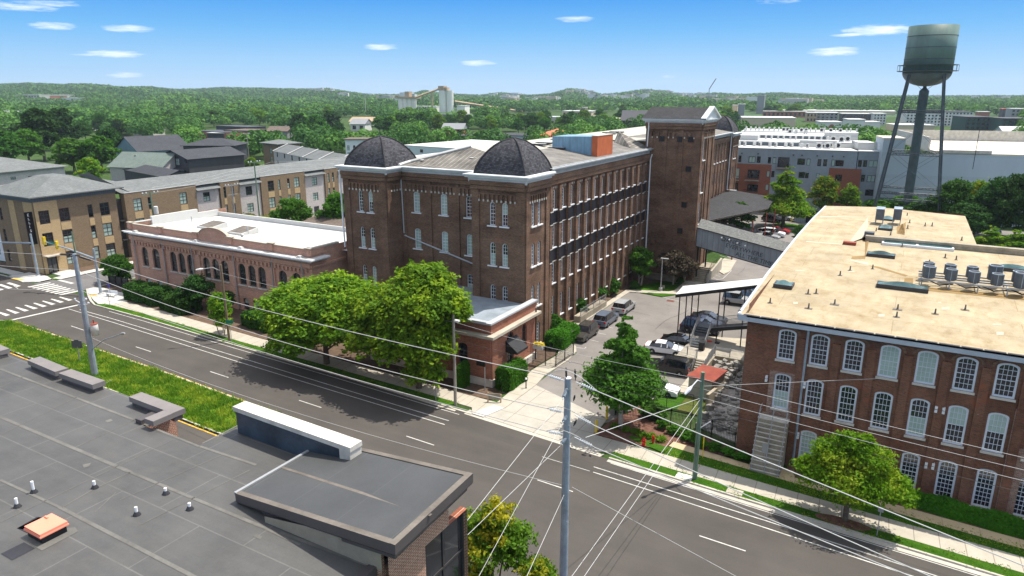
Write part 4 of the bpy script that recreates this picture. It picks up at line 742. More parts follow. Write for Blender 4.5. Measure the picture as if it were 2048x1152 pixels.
for k in range(24):y=57+k*1.25;z=12.66+(y-56.5)*.0475*(1 if y<66 else.8);b.box(-11.2,y,z-.05,-10.98,y+1.1,z+.02)
b.build('gutter_guard','dark_metal',east)
for x in(-5.65,20.0):MB().tube([(x,56.75,12.2),(x,56.78,.3)],.1,6).build('rain_pipe','galv',east)
def rz_(y):return np.interp(y,[56.5,62,68.5,78,86.5,100],[12.62,13.0,13.4,13.7,13.92,14.0])
def onroof(px,py,off=0):
 z=13.3
 for _ in range(6):x,y=gp(px,py,z);z=float(rz_(y))if not(y>87.2 and x>-4.2)else 14.3-.02*(y-87)
 return x,y,z+off
b=MB()
for q in[[(1726,465),(1741,466),(1730,518),(1702,518)],[(1737,531),(1756,533),(1816,551),(1811,553)],[(1809,556),(1826,556),(1826,568),(1808,566)],[(1805,445),(1810,466),(1808,472),(1792,472)]]:b.face([onroof(*p,.012)for p in q])
b.face([onroof(*p,.012)for p in[(1812,443),(1795,443),(1793,471),(1809,471)]]);b.face([onroof(*p,.014)for p in[(1837,573),(2048,592),(2048,601),(1837,580)]]);b.build('roof_patch','tan_dark_patch',east)
b=MB()
for q in[[(1540,421),(1700,430),(1718,470),(1660,492),(1565,487)]]:pass
b.face([onroof(*p,.01)for p in[(1641,432),(1735,434),(1740,470),(1690,490),(1612,484)]]);b.face([onroof(*p,.011)for p in[(1701,519),(1735,525),(1737,530),(1700,521)]])
for(px,py,w_,h_)in((1763,631,12,5),(2000,667,14,6),(1591,606,9,4),(1891,617,16,5),(1879,605,6,2),(1994,649,18,3),(1703,543,12,2),(1600,541,18,2)):b.face([onroof(px+a*w_/2,py+c*h_/2,.013)for a,c in((-1,-1),(1,-1),(1,1),(-1,1))])
b.build('roof_coating','cream_patch',east)
b=MB()
for(px,py,s_)in[(1616,588,.5),(1632,587,.4),(1680,551,.4),(1700,541,.4),(1745,538,.3),(1617,617,.6),(1669,609,.7),(1795,619,.7),(1793,634,.5),(1930,620,.6),(1870,628,.5),(1540,606,.4),(1858,528,.4),(1890,516,.4),(1864,541,.4),(1912,520,.3),(1864,452,.3),(1814,432,.3),(1819,446,.3),(1815,457,.3),(1850,452,.3),(1923,481,.3),(1781,471,.3),(1805,487,.3),(1752,463,.3)]:
 x,y,z=onroof(px,py);b.lathe([(.12,0),(.07,.1),(.05,.45)],(x,y,z),6);b.box(x-s_*.5,y-s_*.35,z+.004,x+s_*.5,y+s_*.35,z+.02)
b.build('roof_vent','flashing_brown',east)
def domelight(px0,px1,py,L,Wd,m='unit_dark'):
 x,y,z=onroof((px0+px1)/2,py);b=MB();b.box(x-L/2,y-Wd/2,z,x+L/2,y+Wd/2,z+.32);o=b.build('skylight','dark_metal',east);b=MB();n=8
 for k in range(n):
  a0,a1=k/n,(k+1)/n;X0,X1=x-L/2+.1+(L-.2)*a0,x-L/2+.1+(L-.2)*a1;h0,h1=.34+.32*math.sin(PI*a0),.34+.32*math.sin(PI*a1)
  b.face([(X0,y-Wd/2+.1,z+.32),(X1,y-Wd/2+.1,z+.32),(X1,y-.2,z+h1),(X0,y-.2,z+h0)]);b.face([(X0,y-.2,z+h0),(X1,y-.2,z+h1),(X1,y+Wd/2-.1,z+.32),(X0,y+Wd/2-.1,z+.32)])
 b.build('skylight_dome','glass_sea',o)
domelight(1773,1835,577,4.0,1.3);domelight(1555,1580,573,1.6,1.5);domelight(1742,1781,513,2.6,1.2);domelight(1760,1782,459,1.5,2.2);domelight(1766,1784,441,1.6,2.0);domelight(1998,2048,541,3.6,1.2)
b=MB();x,y,z=onroof(1835,487);b.box(x-3.4,y-.7,z,x+3.4,y+.7,z+.25);o=b.build('skylight','white_paint',east);b=MB();b.box(x-3.2,y-.45,z+.25,x-.12,y+.45,z+.28);b.box(x+.12,y-.45,z+.25,x+3.2,y+.45,z+.28);b.build('skylight_pane','glass_sea',o)
for(px,py,w_,h_,m,lb)in((1738,473,1.0,.55,'unit_dark','curb_box'),(1699,489,1.3,.3,'red_rust','curb_box')):x,y,z=onroof(px,py);MB().box(x-w_/2,y-.4,z,x+w_/2,y+.4,z+h_).build(lb,m,east)
for px,py in((1601,770-0),):pass
b=MB()
for(px,py)in((1609,770),(1872,818),(1887,821),(1852,930),(1866,932),(1596,871),(1533,757)):p=onY(px,py,56.9);b.box(p.x-.09,56.7,p.z-.22,p.x+.09,56.99,p.z-.02);b.box(p.x-.09,56.72,p.z+.06,p.x+.09,56.99,p.z+.26)
b.build('wall_lamp','white_paint',east)
ac=thing('condenser_unit','grey condenser unit at the left end of the front row on the tan roof','air conditioner',(0,0,0),'condenser units in the long double row on the tan roof')
b=MB();b.lathe([(.46,0),(.5,.05),(.5,.95),(.47,1.0)],(0,0,0),12);b.build('casing','unit_dark',ac);b=MB();b.lathe([(.40,1.0),(.40,1.03)],(0,0,0),12);b.build('fan_guard','fan_dark',ac);b=MB();b.lathe([(.5,1.0),(.5,1.06),(.42,1.06),(.42,1.0)],(0,0,0),12);b.tube([(.5,0,.05),(.5,0,1.0)],.03,4);b.tube([(0,-.5,.05),(0,-.5,1.0)],.03,4);b.build('rim','galv',ac)
rk=thing('unit_rack','long galvanised steel rack carrying the condenser units above the tan roof','rack',(0,0,0));b=MB();xa,ya,za=onroof(1834,572);xb=13.5;zr=za+.75
for yy_ in(ya-.1,ya+1.1,ya+1.9,ya+3.1):b.box(xa,yy_-.06,zr-.12,xb,yy_+.06,zr)
for k in range(9):
 x=xa+.3+k*2.1;b.box(x-.05,ya-.1,za+.02,x+.05,ya+.0,zr-.12);b.box(x-.05,ya+3.0,za+.02,x+.05,ya+3.1,zr-.12);b.box(x-.04,ya-.1,zr-.2,x+.04,ya+3.1,zr-.12)
b.build('frame','steel',rk);b=MB();g=random.Random(3)
for k in range(7):x=xa+.8+k*2;b.tube([(x,ya+.5,zr-.2),(x+.9,ya+.7,za+.15),(x+1.9,ya+.4,zr-.3)],.06,4)
b.build('refrigerant_line','fan_dark',rk)
fl=['second','third','fourth','fifth','sixth','seventh','eighth']
pos=[(k,0)for k in range(7)]+[(k,1)for k in range(7)]
for i,(k,r_)in enumerate(pos):
 x=xa+.75+k*1.68+(0 if r_==0 else-.05)+(.15 if k>4 and r_==0 else 0);y=ya+(.55 if r_==0 else 2.5);s_=(.9,.9,.95)if(k,r_)not in((4,0),(3,1))else(1.08,1.08,1.25)
 lb=('grey condenser unit at the left end of the front row on the tan roof' if i==0 else '%s grey condenser unit from the left in the %s row on the tan roof rack'%((['first']+fl)[k],'front' if r_==0 else 'back'))
 if i==0:ac.location=(x,y,zr)
 else:dup(ac,(x,y,zr),0,lb,s_)
for i,(px,py)in enumerate(((1757,446),(1792,446))):
 x,y,z=onroof(px,py+4);u=thing('rooftop_unit','dark louvred rooftop unit just %s of the small skylights far back on the tan roof'%('left' if i==0 else 'right'),'air conditioner',(x,y,z),'tall units by the skylights')
 b=MB();b.box(x-.45,y-.5,z+.7,x+.45,y+.5,z+2.0);b.box(x-.45,y+.7,z+.7,x+.45,y+1.6,z+2.0);b.build('casing','unit_dark',u);b=MB();b.box(x-.48,y-.53,z+2.0,x+.48,y+.53,z+2.08);b.box(x-.48,y+.67,z+2.0,x+.48,y+1.63,z+2.08);b.build('top_panel','galv',u);b=MB()
 for dx in(-.4,.4):
  for dy in(-.45,.45,.8,1.5):b.box(x+dx-.04,y+dy-.04,z,x+dx+.04,y+dy+.04,z+.7)
 b.build('stand','steel',u)
br=thing('covered_bridge','grey metal clad covered bridge sloping down from the tall tower to the warehouse','bridge',(-20,113,4))
xa,xb=-29.6,-10.6;zt=lambda x:8.9+(x+29.6)*(-.195)*.9;
def bz(x):return 8.95-(x+29.6)*.183
b=MB();y0,y1=112.3,116.2
for(x_0,x_1)in((xa,xb),):
 b.face([(x_0,y0,bz(x_0)-3.15),(x_1,y0,bz(x_1)-3.15),(x_1,y0,bz(x_1)),(x_0,y0,bz(x_0))]);b.face([(x_0,y1,bz(x_0)-3.15),(x_0,y1,bz(x_0)),(x_1,y1,bz(x_1)),(x_1,y1,bz(x_1)-3.15)]);b.face([(x_0,y0,bz(x_0)-3.15),(x_0,y1,bz(x_0)-3.15),(x_1,y1,bz(x_1)-3.15),(x_1,y0,bz(x_1)-3.15)])
b.build('wall','zinc',br)
b=MB();ym=(y0+y1)/2;b.face([(xa,y0-.25,bz(xa)),(xb,y0-.25,bz(xb)),(xb,ym,bz(xb)+1.1),(xa,ym,bz(xa)+1.1)]);b.face([(xa,ym,bz(xa)+1.1),(xb,ym,bz(xb)+1.1),(xb,y1+.25,bz(xb)),(xa,y1+.25,bz(xa))]);b.build('roof','bridge_shingle',br)
b=MB();b.face([(xa,y0-.26,bz(xa)-.12),(xb,y0-.26,bz(xb)-.12),(xb,y0-.26,bz(xb)+.02),(xa,y0-.26,bz(xa)+.02)]);b.face([(xa,y0-.03,bz(xa)-3.25),(xb,y0-.03,bz(xb)-3.25),(xb,y0-.03,bz(xb)-3.1),(xa,y0-.03,bz(xa)-3.1)]);b.build('edge_trim','dark_metal',br)
b=MB();b.tube([(-29.3,112.6,.1),(-29.3,112.6,5.8)],.14,6);b.tube([(-28.7,115.6,.1),(-28.7,115.6,5.8)],.14,6);b.build('post','black_metal',br)
def text(s,size,m,loc,rot,parent,name='lettering',ext=.01):
 cu=bpy.data.curves.new(name,'FONT');cu.body=s;cu.size=size;cu.extrude=ext;cu.align_x='LEFT';to=bpy.data.objects.new(name,cu);COL.objects.link(to);dg=bpy.context.evaluated_depsgraph_get();me=bpy.data.meshes.new_from_object(to.evaluated_get(dg));bpy.data.objects.remove(to)
 me.name=name;me.materials.clear();me.materials.append(MAT[m]);o=bpy.data.objects.new(name,me);COL.objects.link(o);o.parent=parent;o.location=Vector(loc)-ORG[parent.name];o.rotation_euler=rot;ORG[o.name]=Vector(loc);return o
mat('faded_letter',(.075,.085,.095),.8,.6,2.)
tilt=math.atan(.183)
for s_,px,py in(('DANCE',1442,481),('EVERYWHERE',1450.5,493.5),('ALL THE TIME',1470,511)):
 p=onY(px,py,y0-.02);text(s_,.95,'faded_letter',(p.x,y0-.02,p.z),(R(90),tilt,0),br)
b=MB()
for px,py in((1444,475),(1459,479),(1475,486),(1491,491)):p=onY(px,py,y0-.3);b.tube([(p.x,y0,p.z+.1),(p.x,y0-.45,p.z)],.05,5);b.box(p.x-.1,y0-.6,p.z-.1,p.x+.1,y0-.4,p.z+.08)
b.build('flood_lamp','white_paint',br)
cn=thing('loading_canopy','broad dark flat canopy reaching out from the mill behind the covered bridge','canopy',(-33,140,5));
P=[onX(1411,443.5,-29.9),None];q0=Vector((-29.9,121.5,7.0));zc=6.1
pts=[gp(1412,442,zc+.9),gp(1537,416.5,zc),gp(1500,413,zc+.5),gp(1465,411,zc+1.3),(-37.9,158)]
b=MB();c3=[(pts[0][0],pts[0][1],zc+.9),(pts[1][0],pts[1][1],zc),(-27.5,170,zc+.6),(-38,171,zc+1.6),(-38,124,zc+1.6)]
b.face(c3);b.face([(x,y,z-.22)for x,y,z in c3][::-1])
for k in range(5):a,c=c3[k],c3[(k+1)%5];b.face([(a[0],a[1],a[2]-.22),(c[0],c[1],c[2]-.22),c,a])
b.build('deck','cap_shingle',cn);b=MB();a,c=c3[0],c3[1];b.face([(a[0],a[1],a[2]-.24),(c[0],c[1],c[2]-.24),(c[0],c[1],c[2]+.04),(a[0],a[1],a[2]+.04)]);b.build('fascia','fascia_tan',cn)
b=MB()
for x,y in((-25.5,150),(-26.2,140),(-27.5,130),(-24.9,156)):b.tube([(x,y,0),(x,y,zc)],.12,6)
b.build('post','red_rust',cn)
ZR=13.0
fg=thing('flat_roofed_building','near brown brick building with dark membrane roof, dark copings and a raised sloping roof wing','building',(-35,12,0))
F=lambda px,py,z=ZR:gp(px,py,z)
yF=F(272,797)[1];xc=F(370,815)[0];yN=F(400,893)[1];xN=F(402,889)[0];yS=F(482,848)[1];xR=-19.5
body=MB();xq=F(640,905)[0];xe,ye=F(760,1127)
poly=[(-95,yF),(xc,yF),(xc,yN),(xN,yN),(xN,yS),(xq,yS),(xq,ye+.6),(xe,ye+.6),(xe,-6),(-95,-6)]
body.prism(poly,0,ZR-.05);
RL,RH=13.45,14.75
A,B_,C_,D_=F(470,988,RL),F(652,880,RL),F(946,948,RH),F(790,1092,RH)
def ins(p,dx,dy):return(p[0]+dx,p[1]+dy)
wx0,wx1,wy0,wy1=A[0]+1.2,D_[0]-.75,D_[1]+.45,C_[1]-1.1
body.frame((wx1,wy0,0),PI/2).facade(0,wy1-wy0,0,14.25,[(2.2,5.2,1.0,12.8)],.35).frame();body.prism([(wx0,wy0),(wx1-.36,wy0),(wx1-.36,wy1),(wx0,wy1)],0,12.9);body.box(wx1-2.2,wy0+.01,12.9,wx1-.36,wy0+.2,14.0);body.box(wx1-.5,wy1-.2,12.9,wx1-.36,wy1,14.0)
body.build('wall','new_brick',fg)
b=MB();b.face([(x,y,ZR)for x,y in poly]);b.build('roof','black_membrane',fg)
b=MB()
def coping(p0,p1,z=13.55,w=.75,m=0,h=.3):
 a,c=Vector(F(*p0,z)),Vector(F(*p1,z));t=(c-a).normalized();n=Vector((t.y,-t.x))*w;b.prism([tuple(a),tuple(c),tuple(c+n),tuple(a+n)],z-h,z,m)
coping((-60,664),(19,697));coping((80,713),(136,736));coping((142,738),(210,761));coping((283,784),(370,816))
a=F(370,816,13.55);c=(a[0],yN-.1);b.prism([(a[0],a[1]-.74),(c[0],c[1]),(c[0]-.75,c[1]),(a[0]-.75,a[1]-.74)],13.25,13.55);b.build('coping','coping_dark',fg)
b=MB()
for p0,p1 in(((-60,664),(19,697)),((80,713),(136,736)),((142,738),(210,761)),((283,784),(370,816))):
 a,c=Vector(F(*p0,13.55)),Vector(F(*p1,13.55));b.prism([(a.x+.05,a.y-.15),(c.x-.05,c.y-.15),(c.x-.05,c.y-.65),(a.x+.05,a.y-.65)],13.0,13.25)
b.prism([(xc-.1,yF),(xc-.1,yN),(xc-.6,yN),(xc-.6,yF)],13.0,13.25);b.build('parapet','bronze_metal',fg)
b=MB();zS=ZR+.012
def seam(p,q,w):a,c=Vector(F(*p)),Vector(F(*q));t=(c-a).normalized();n=Vector((-t.y,t.x))*w/2;b.face([(a.x-n.x,a.y-n.y,zS),(c.x-n.x,c.y-n.y,zS),(c.x+n.x,c.y+n.y,zS),(a.x+n.x,a.y+n.y,zS)])
seam((0,738),(300,852),.16);seam((0,834),(262,945),.20);seam((262,945),(520,1052),.17);seam((0,960),(120,1015),.13);seam((120,1015),(400,1160),.17);seam((400,893),(512,930),.16);seam((560,1065),(735,1130),.16);seam((50,752),(0,775),.05);seam((260,945),(188,978),.06);seam((188,978),(124,1015),.06);seam((520,1052),(600,1090),.13)
for p,q in(((224,760),(0,870)),((330,812),(150,895)),((345,880),(0,1045)),((444,910),(240,1000)),((232,985),(190,1025)),((500,940),(280,1050))):seam(p,q,.045)
seam((405,887),(482,848),.1);seam((306,856),(398,893),.14);b.build('roof_seam','seam_light',fg)
b=MB()
for q in[[(84,1035),(48,1060),(34,1057),(74,1034)],[(78,1035),(92,1041),(56,1067),(35,1057)],[(48,1085),(70,1097),(24,1121),(2,1108)]]:b.face([(*F(*p),zS+.004)for p in q[:4]])
b.build('walkway_pad','fan_dark',fg)
b=MB()
for q in[[(42,1077),(60,1064),(150,1055),(157,1063),(84,1102)]]:b.face([(*F(*p),zS+.002)for p in q])
for q in[[(165,930),(182,926),(178,933),(168,936)],[(210,842),(222,838),(226,842),(214,846)],[(512,1068),(525,1074),(520,1079),(506,1073)]]:b.face([(*F(*p),zS+.001)for p in q])
b.build('roof_stain','seam_light',fg)
b=MB();b.face([(A[0],A[1],RL),(D_[0],D_[1],RH),(C_[0],C_[1],RH),(B_[0],B_[1],RL)]);b.build('sloping_roof','tower_membrane',fg)
b=MB();T=.42
def slabedge(p,zp,q,zq,th,dz,m=0):b.face([(p[0],p[1],zp-th+dz),(q[0],q[1],zq-th+dz),(q[0],q[1],zq+dz),(p[0],p[1],zp+dz)])
for(p,zp,q,zq)in((A,RL,D_,RH),(D_,RH,C_,RH),(C_,RH,B_,RL),(B_,RL,A,RL)):
 slabedge(p,zp,q,zq,T,.03)
k1=.18;a2,d2,c2,b2=(A[0]+.3,A[1]+k1),(D_[0]-k1,D_[1]+k1),(C_[0]-k1,C_[1]-k1),(B_[0]+.3,B_[1]-k1)
for(p,zp,q,zq)in((a2,RL,d2,RH),(d2,RH,c2,RH)):slabedge(p,zp,q,zq,.3,-T)
b.face([(A[0],A[1],RL-T),(B_[0],B_[1],RL-T),(C_[0],C_[1],RH-T),(D_[0],D_[1],RH-T)]);b.build('roof_fascia','bronze_metal',fg)
b=MB();w_=.26
def rim(p,zp,q,zq,dx,dy):b.face([(p[0],p[1],zp+.035),(q[0],q[1],zq+.035),(q[0]+dx,q[1]+dy,zq+.035),(p[0]+dx,p[1]+dy,zp+.035)])
rim(A,RL,D_,RH,0,w_);rim(D_,RH,C_,RH,-w_,0);rim(B_,RL,C_,RH,0,-w_);m_=((A[0]+B_[0])/2,(A[1]*.55+B_[1]*.45));n_=(D_[0],D_[1]*.62+C_[1]*.38);b.face([(m_[0],m_[1],RL+.012),(n_[0],n_[1],RH+.012),(n_[0],n_[1]+.16,RH+.012),(m_[0],m_[1]+.16,RL+.012)]);b.build('roof_rim','flashing_brown',fg)
b=MB();b.box(A[0]-.06,A[1],RL-.05,A[0]+.08,B_[1],RL+.08);b.build('ridge_flashing','steel',fg)
b=MB();b.face([(wx0+1,wy0-.02,13.02),(wx1-.3,wy0-.02,13.02),(wx1-.3,wy0-.02,14.2),(wx0+1,wy0-.02,13.3)]);b.build('clerestory','fascia_tan',fg)
b=MB();b.box(xe-.05,-6,12.0,xe+.12,ye+.55,13.12);b.box(xe-.25,-6,13.01,xe-.051,ye+.55,13.1);b.build('roof_edge','bronze_metal',fg)
put('window',winmesh(3.0,11.8,0,2,6,.1,'dark','dark_metal',.09),fg,(wx1-.2,wy0+3.7,1.0),PI/2)
zs=14.5;a=F(465,813,zs);c=F(700,896,zs)
b=MB();b.prism([(a[0],a[1]),(c[0],c[1]),(c[0],c[1]+.8),(a[0],a[1]+.8)],zs-.24,zs);b.prism([(c[0]-.7,c[1]+.02),(c[0]-.05,c[1]+.02),(c[0]-.05,c[1]+.78),(c[0]-.7,c[1]+.78)],0,zs-.24);b.build('cream_coping','limestone',fg)
b=MB();b.prism([(a[0]+.1,a[1]+.08),(c[0]-.71,c[1]+.08),(c[0]-.71,c[1]+.72),(a[0]+.1,a[1]+.72)],0,zs-.25);b.build('screen_wall',mat('screen_shade_blue',(.04,.06,.085),.35,.45,.6),fg)  # dark blue carries the shade of the wall's near face in its colour
h=thing('roof_hatch','salmon orange square roof hatch on dark curb on the near membrane roof','hatch',(*F(97,1070),ZR))
hx,hy=F(96,1068);b=MB();b.box(hx-.52,hy-.47,ZR,hx+.52,hy+.47,ZR+.3);b.build('curb','black_metal',h);b=MB();b.box(hx-.6,hy-.55,ZR+.3,hx+.6,hy+.55,ZR+.36);b.box(hx-.57,hy-.52,ZR+.36,hx+.57,hy+.52,ZR+.47);b.build('lid','orange_clay',h);b=MB();b.box(hx-.5,hy+.2,ZR+.47,hx-.3,hy+.26,ZR+.53);b.build('handle','orange_clay',h)
lbs=['white roof pipe nearest the orange hatch, leftmost of six','tallest white roof pipe, just behind the orange hatch','white roof pipe on the seam behind the middle of the near roof','white roof pipe with black boot, right of the seam crossing on the near roof','short white roof pipe, rightmost near the sloping roof wing','white roof pipe in the middle front of the group']
for(px,py,hh),lb in zip([(35,1014,.42),(68,985,.55),(190,976,.36),(332,988,.3),(380,1019,.32),(274,1030,.38)],lbs):
 x,y=F(px,py);p=thing('vent_pipe',lb,'pipe',(x,y,ZR),'white vent pipes on the near roof');MB().lathe([(.17,0),(.14,.06),(.08,.16)],(x,y,ZR),10).build('boot','fan_dark',p);MB().lathe([(.062,.1),(.062,hh),(.055,hh)],(x,y,ZR),8).build('pipe','pvc',p)
el=thing('corner_apartments','tan and brown brick corner apartment block with a vertical black name sign','apartment building',(-133,68,0))
w=MB();wt=MB();wp=MB();bd=MB();gl=[]
cols3=[(61.45,63.15),(64.75,66.45),(69.65,70.5),(71.8,73.5)]
def holes(cols,rows,y0):return[(a-y0,c-y0,z0,z1)for a,c in cols for z0,z1 in rows]
RW=[(8.55,10.85),(4.75,7.05),(1.0,3.3)]
x_=-126.6
wt.frame((x_,60.9,0),PI/2).facade(0,3.75,0,12.4,[(.55,2.25,8.55,10.85),(.55,2.25,4.75,7.05),(.55,2.25,.1,3.0)],.2).frame()
w.frame((x_,64.65,0),PI/2).facade(0,10.3,0,12.4,holes(cols3[1:],RW,64.65),.2).frame();w.frame((-139.5,60.9,0)).facade(0,12.9,0,12.4,[(1.2,2.2,z,z+2.2)for z in(8.5,4.7,1)]+[(9.3,10.4,z,z+2.2)for z in(8.5,4.7)]+[(5.5,6.4,z,z+2.2)for z in(8.5,4.7,1)],.2).frame();w.frame((-126.6,74.95,0),PI).facade(0,12.9,0,12.4).frame()
for a,c in((-134.5,-132.6),(-129.8,-127.0)):wt.box(a,60.8,0,c,60.898,12.3)
for a,c in cols3[1:]:
 for z0,z1 in((7.15,8.4),(3.4,4.65)):wt.box(x_+.002,a,z0,x_+.05,c,z1)
bd.box(-139.6,60.8,12.4,-126.5,75.05,13.3)
w.build('wall','brown_brick',el);wt.build('tan_wall','tan_brick',el);bd.build('frieze','bluegrey_board',el)
b=MB();e=13.35;x0,x1,y0,y1=-140.5,-125.6,59.9,76.2;b.face([(x0,y0,e),(x1,y0,e),(-130.6,66.5,15.9),(-135.5,66.5,15.9)]);b.face([(x1,y0,e),(x1,y1,e),(-130.6,69.5,15.9),(-130.6,66.5,15.9)]);b.face([(x1,y1,e),(x0,y1,e),(-135.5,69.5,15.9),(-130.6,69.5,15.9)]);b.face([(x0,y1,e),(x0,y0,e),(-135.5,66.5,15.9),(-135.5,69.5,15.9)]);b.face([(-135.5,66.5,15.9),(-130.6,66.5,15.9),(-130.6,69.5,15.9),(-135.5,69.5,15.9)]);b.box(x0,y0,e-.2,x1,y1,e-.01);b.build('roof','roof_shingle',el)
random.seed(11)
def ewin(par,yc,z,ww,hh,rz=PI/2,x=x_-.1,st=None):put('window',winmesh(ww,hh,0,2 if ww>1.1 else 1,3,.1,st or random.choice(['blind','lowblind','blind','dark']),'dark_metal',.08),par,(x,yc,z)if rz else(yc,61.0,z),rz)
for a,c in cols3:
 for z0,z1 in RW:
  if(a,z0)==(61.45,1.0):continue
  ewin(el,(a+c)/2,z0,c-a,z1-z0)
put('door',winmesh(1.7,2.9,0,2,1,.12,'dark','black_metal',.1),el,(x_-.1,62.3,.1),PI/2)
for u,zz in((1.7,(8.5,4.7,1)),(9.85,(8.5,4.7)),(5.95,(8.5,4.7,1))):
 for z in zz:ewin(el,-139.5+u,z,1.0 if u<5 else.95,2.2,0,st='dark')
b=MB();b.box(-127.7,61.0,3.15,-125.2,63.8,3.3);b.build('door_canopy','concrete',el)
sg=MB();p0=onY(58,424,60.3);sx=p0 .x;sg.box(sx-.09,59.5,5.4,sx+.09,60.7,10.9);so=sg.build('vertical_sign','sign_black',el)
for i,ch in enumerate('ELLIS'):text(ch,.62,'white_paint',(sx+.10,59.86,10.2-i*.66),(R(90),0,R(90)),so,'letter')
rw=thing('row_apartments','long row of brown and pale brick apartments along the side street','apartment building',(-133,105,0))
segs=[(76.2,91.3,12.1,'b'),(91.5,96.8,10.95,'p'),(97.0,101.9,11.9,'b'),(102.0,107.6,10.95,'p'),(107.7,120.8,12.0,'b'),(121,127.3,10.95,'p'),(127.4,132,11.9,'b'),(132.1,138,10.95,'p'),(138.1,146,11.9,'b')]
ww_={'b':MB(),'p':MB()};pn=MB();wl=[(77.8,79.45),(80.7,81.4),(87.45,89.05),(93.0,94.6),(97.8,98.4),(99.7,100.4),(103.7,105.4),(109.6,111.3),(112.6,113.2),(115.3,116.0),(117.4,119.0),(123.3,125.0),(128.3,128.9),(129.9,130.5),(134,135.6),(140,141.6)]
for(a,c,z,k)in segs:
 xx=-126.0 if k=='b' else-126.3;cs_=[q for q in wl if a<q[0]<c];rr=RW if k=='b' else[(8.35,10.25),(4.6,6.5),(1.2,3.2)]
 ww_[k].frame((xx,a,0),PI/2).facade(0,c-a,0,z,holes(cs_,rr,a),.15).frame();ww_[k].box(-127.5,a,0,xx-.002,a+.02,z);ww_[k].box(-127.5,c-.02,0,xx-.002,c,z)
 for q in cs_:
  for z0,z1 in rr:ewin(rw,(q[0]+q[1])/2,z0,q[1]-q[0],z1-z0,x=xx-.08)
  if k=='b':
   for z0,z1 in((7.15,8.4),(3.4,4.65)):pn.box(xx+.002,q[0],z0,xx+.04,q[1],z1)
ww_['b'].build('wall','brown_brick',rw);ww_['p'].build('pale_wall','pale_brick',rw);pn.build('tan_panel','tan_brick',rw)
b=MB();b.box(-128.6,75.0,0,-127.2,76.2,11);b.box(-127.2,75.1,3.4,-126.2,76.15,3.6);b.box(-127.2,75.1,7,-126.2,76.15,7.2);b.build('stairwell','dark_metal',rw)
b=MB()
b.face([(-126.1,76.2,11.9),(-126.1,146,11.9),(-133,146,13.6),(-133,76.2,13.6)]);b.face([(-133,76.2,13.6),(-133,146,13.6),(-141,146,11.6),(-141,76.2,11.6)]);b.face([(-126.1,146,11.9),(-133,146,13.6),(-141,146,11.6)][::-1]);b.face([(-126.1,76.2,11.9),(-133,76.2,13.6),(-141,76.2,11.6)])
for(a,c,z,k)in segs:
 if k=='p':b.face([(-125.6,a-.2,10.85),(-125.6,c+.2,10.85),(-127.8,c+.2,12.3),(-127.8,a-.2,12.3)]);b.face([(-125.6,a-.2,10.85),(-127.8,a-.2,12.3),(-127.8,a-.2,10.85)]);b.face([(-125.6,c+.2,10.85),(-127.8,c+.2,10.85),(-127.8,c+.2,12.3)])
b.face([(-126.2,78,11.9),(-141,88,11.5),(-140,76,14.8),(-136,76,15.4)]);b.build('roof','roof_shingle',rw)
b=MB()
for(a,c,z,k)in segs:
 if k=='b':b.box(-126.25,a,z,-125.95,c,z+.08)
b.build('coping','pale_silver',rw)
def plane(A,B):
 A,B=Vector((A[0],A[1])),Vector((B[0],B[1]));t=(B-A);L=t.length;t.normalize();n=Vector((-t.y,t.x))
 def f(px,py):
  d=ray(px,py);k=(A.dot(n))/(d.x*n.x+d.y*n.y);P=Vector((d.x*k,d.y*k));return((P-A).dot(t),CAM_H+d.z*k)
 return f,math.atan2(t.y,t.x),L,A
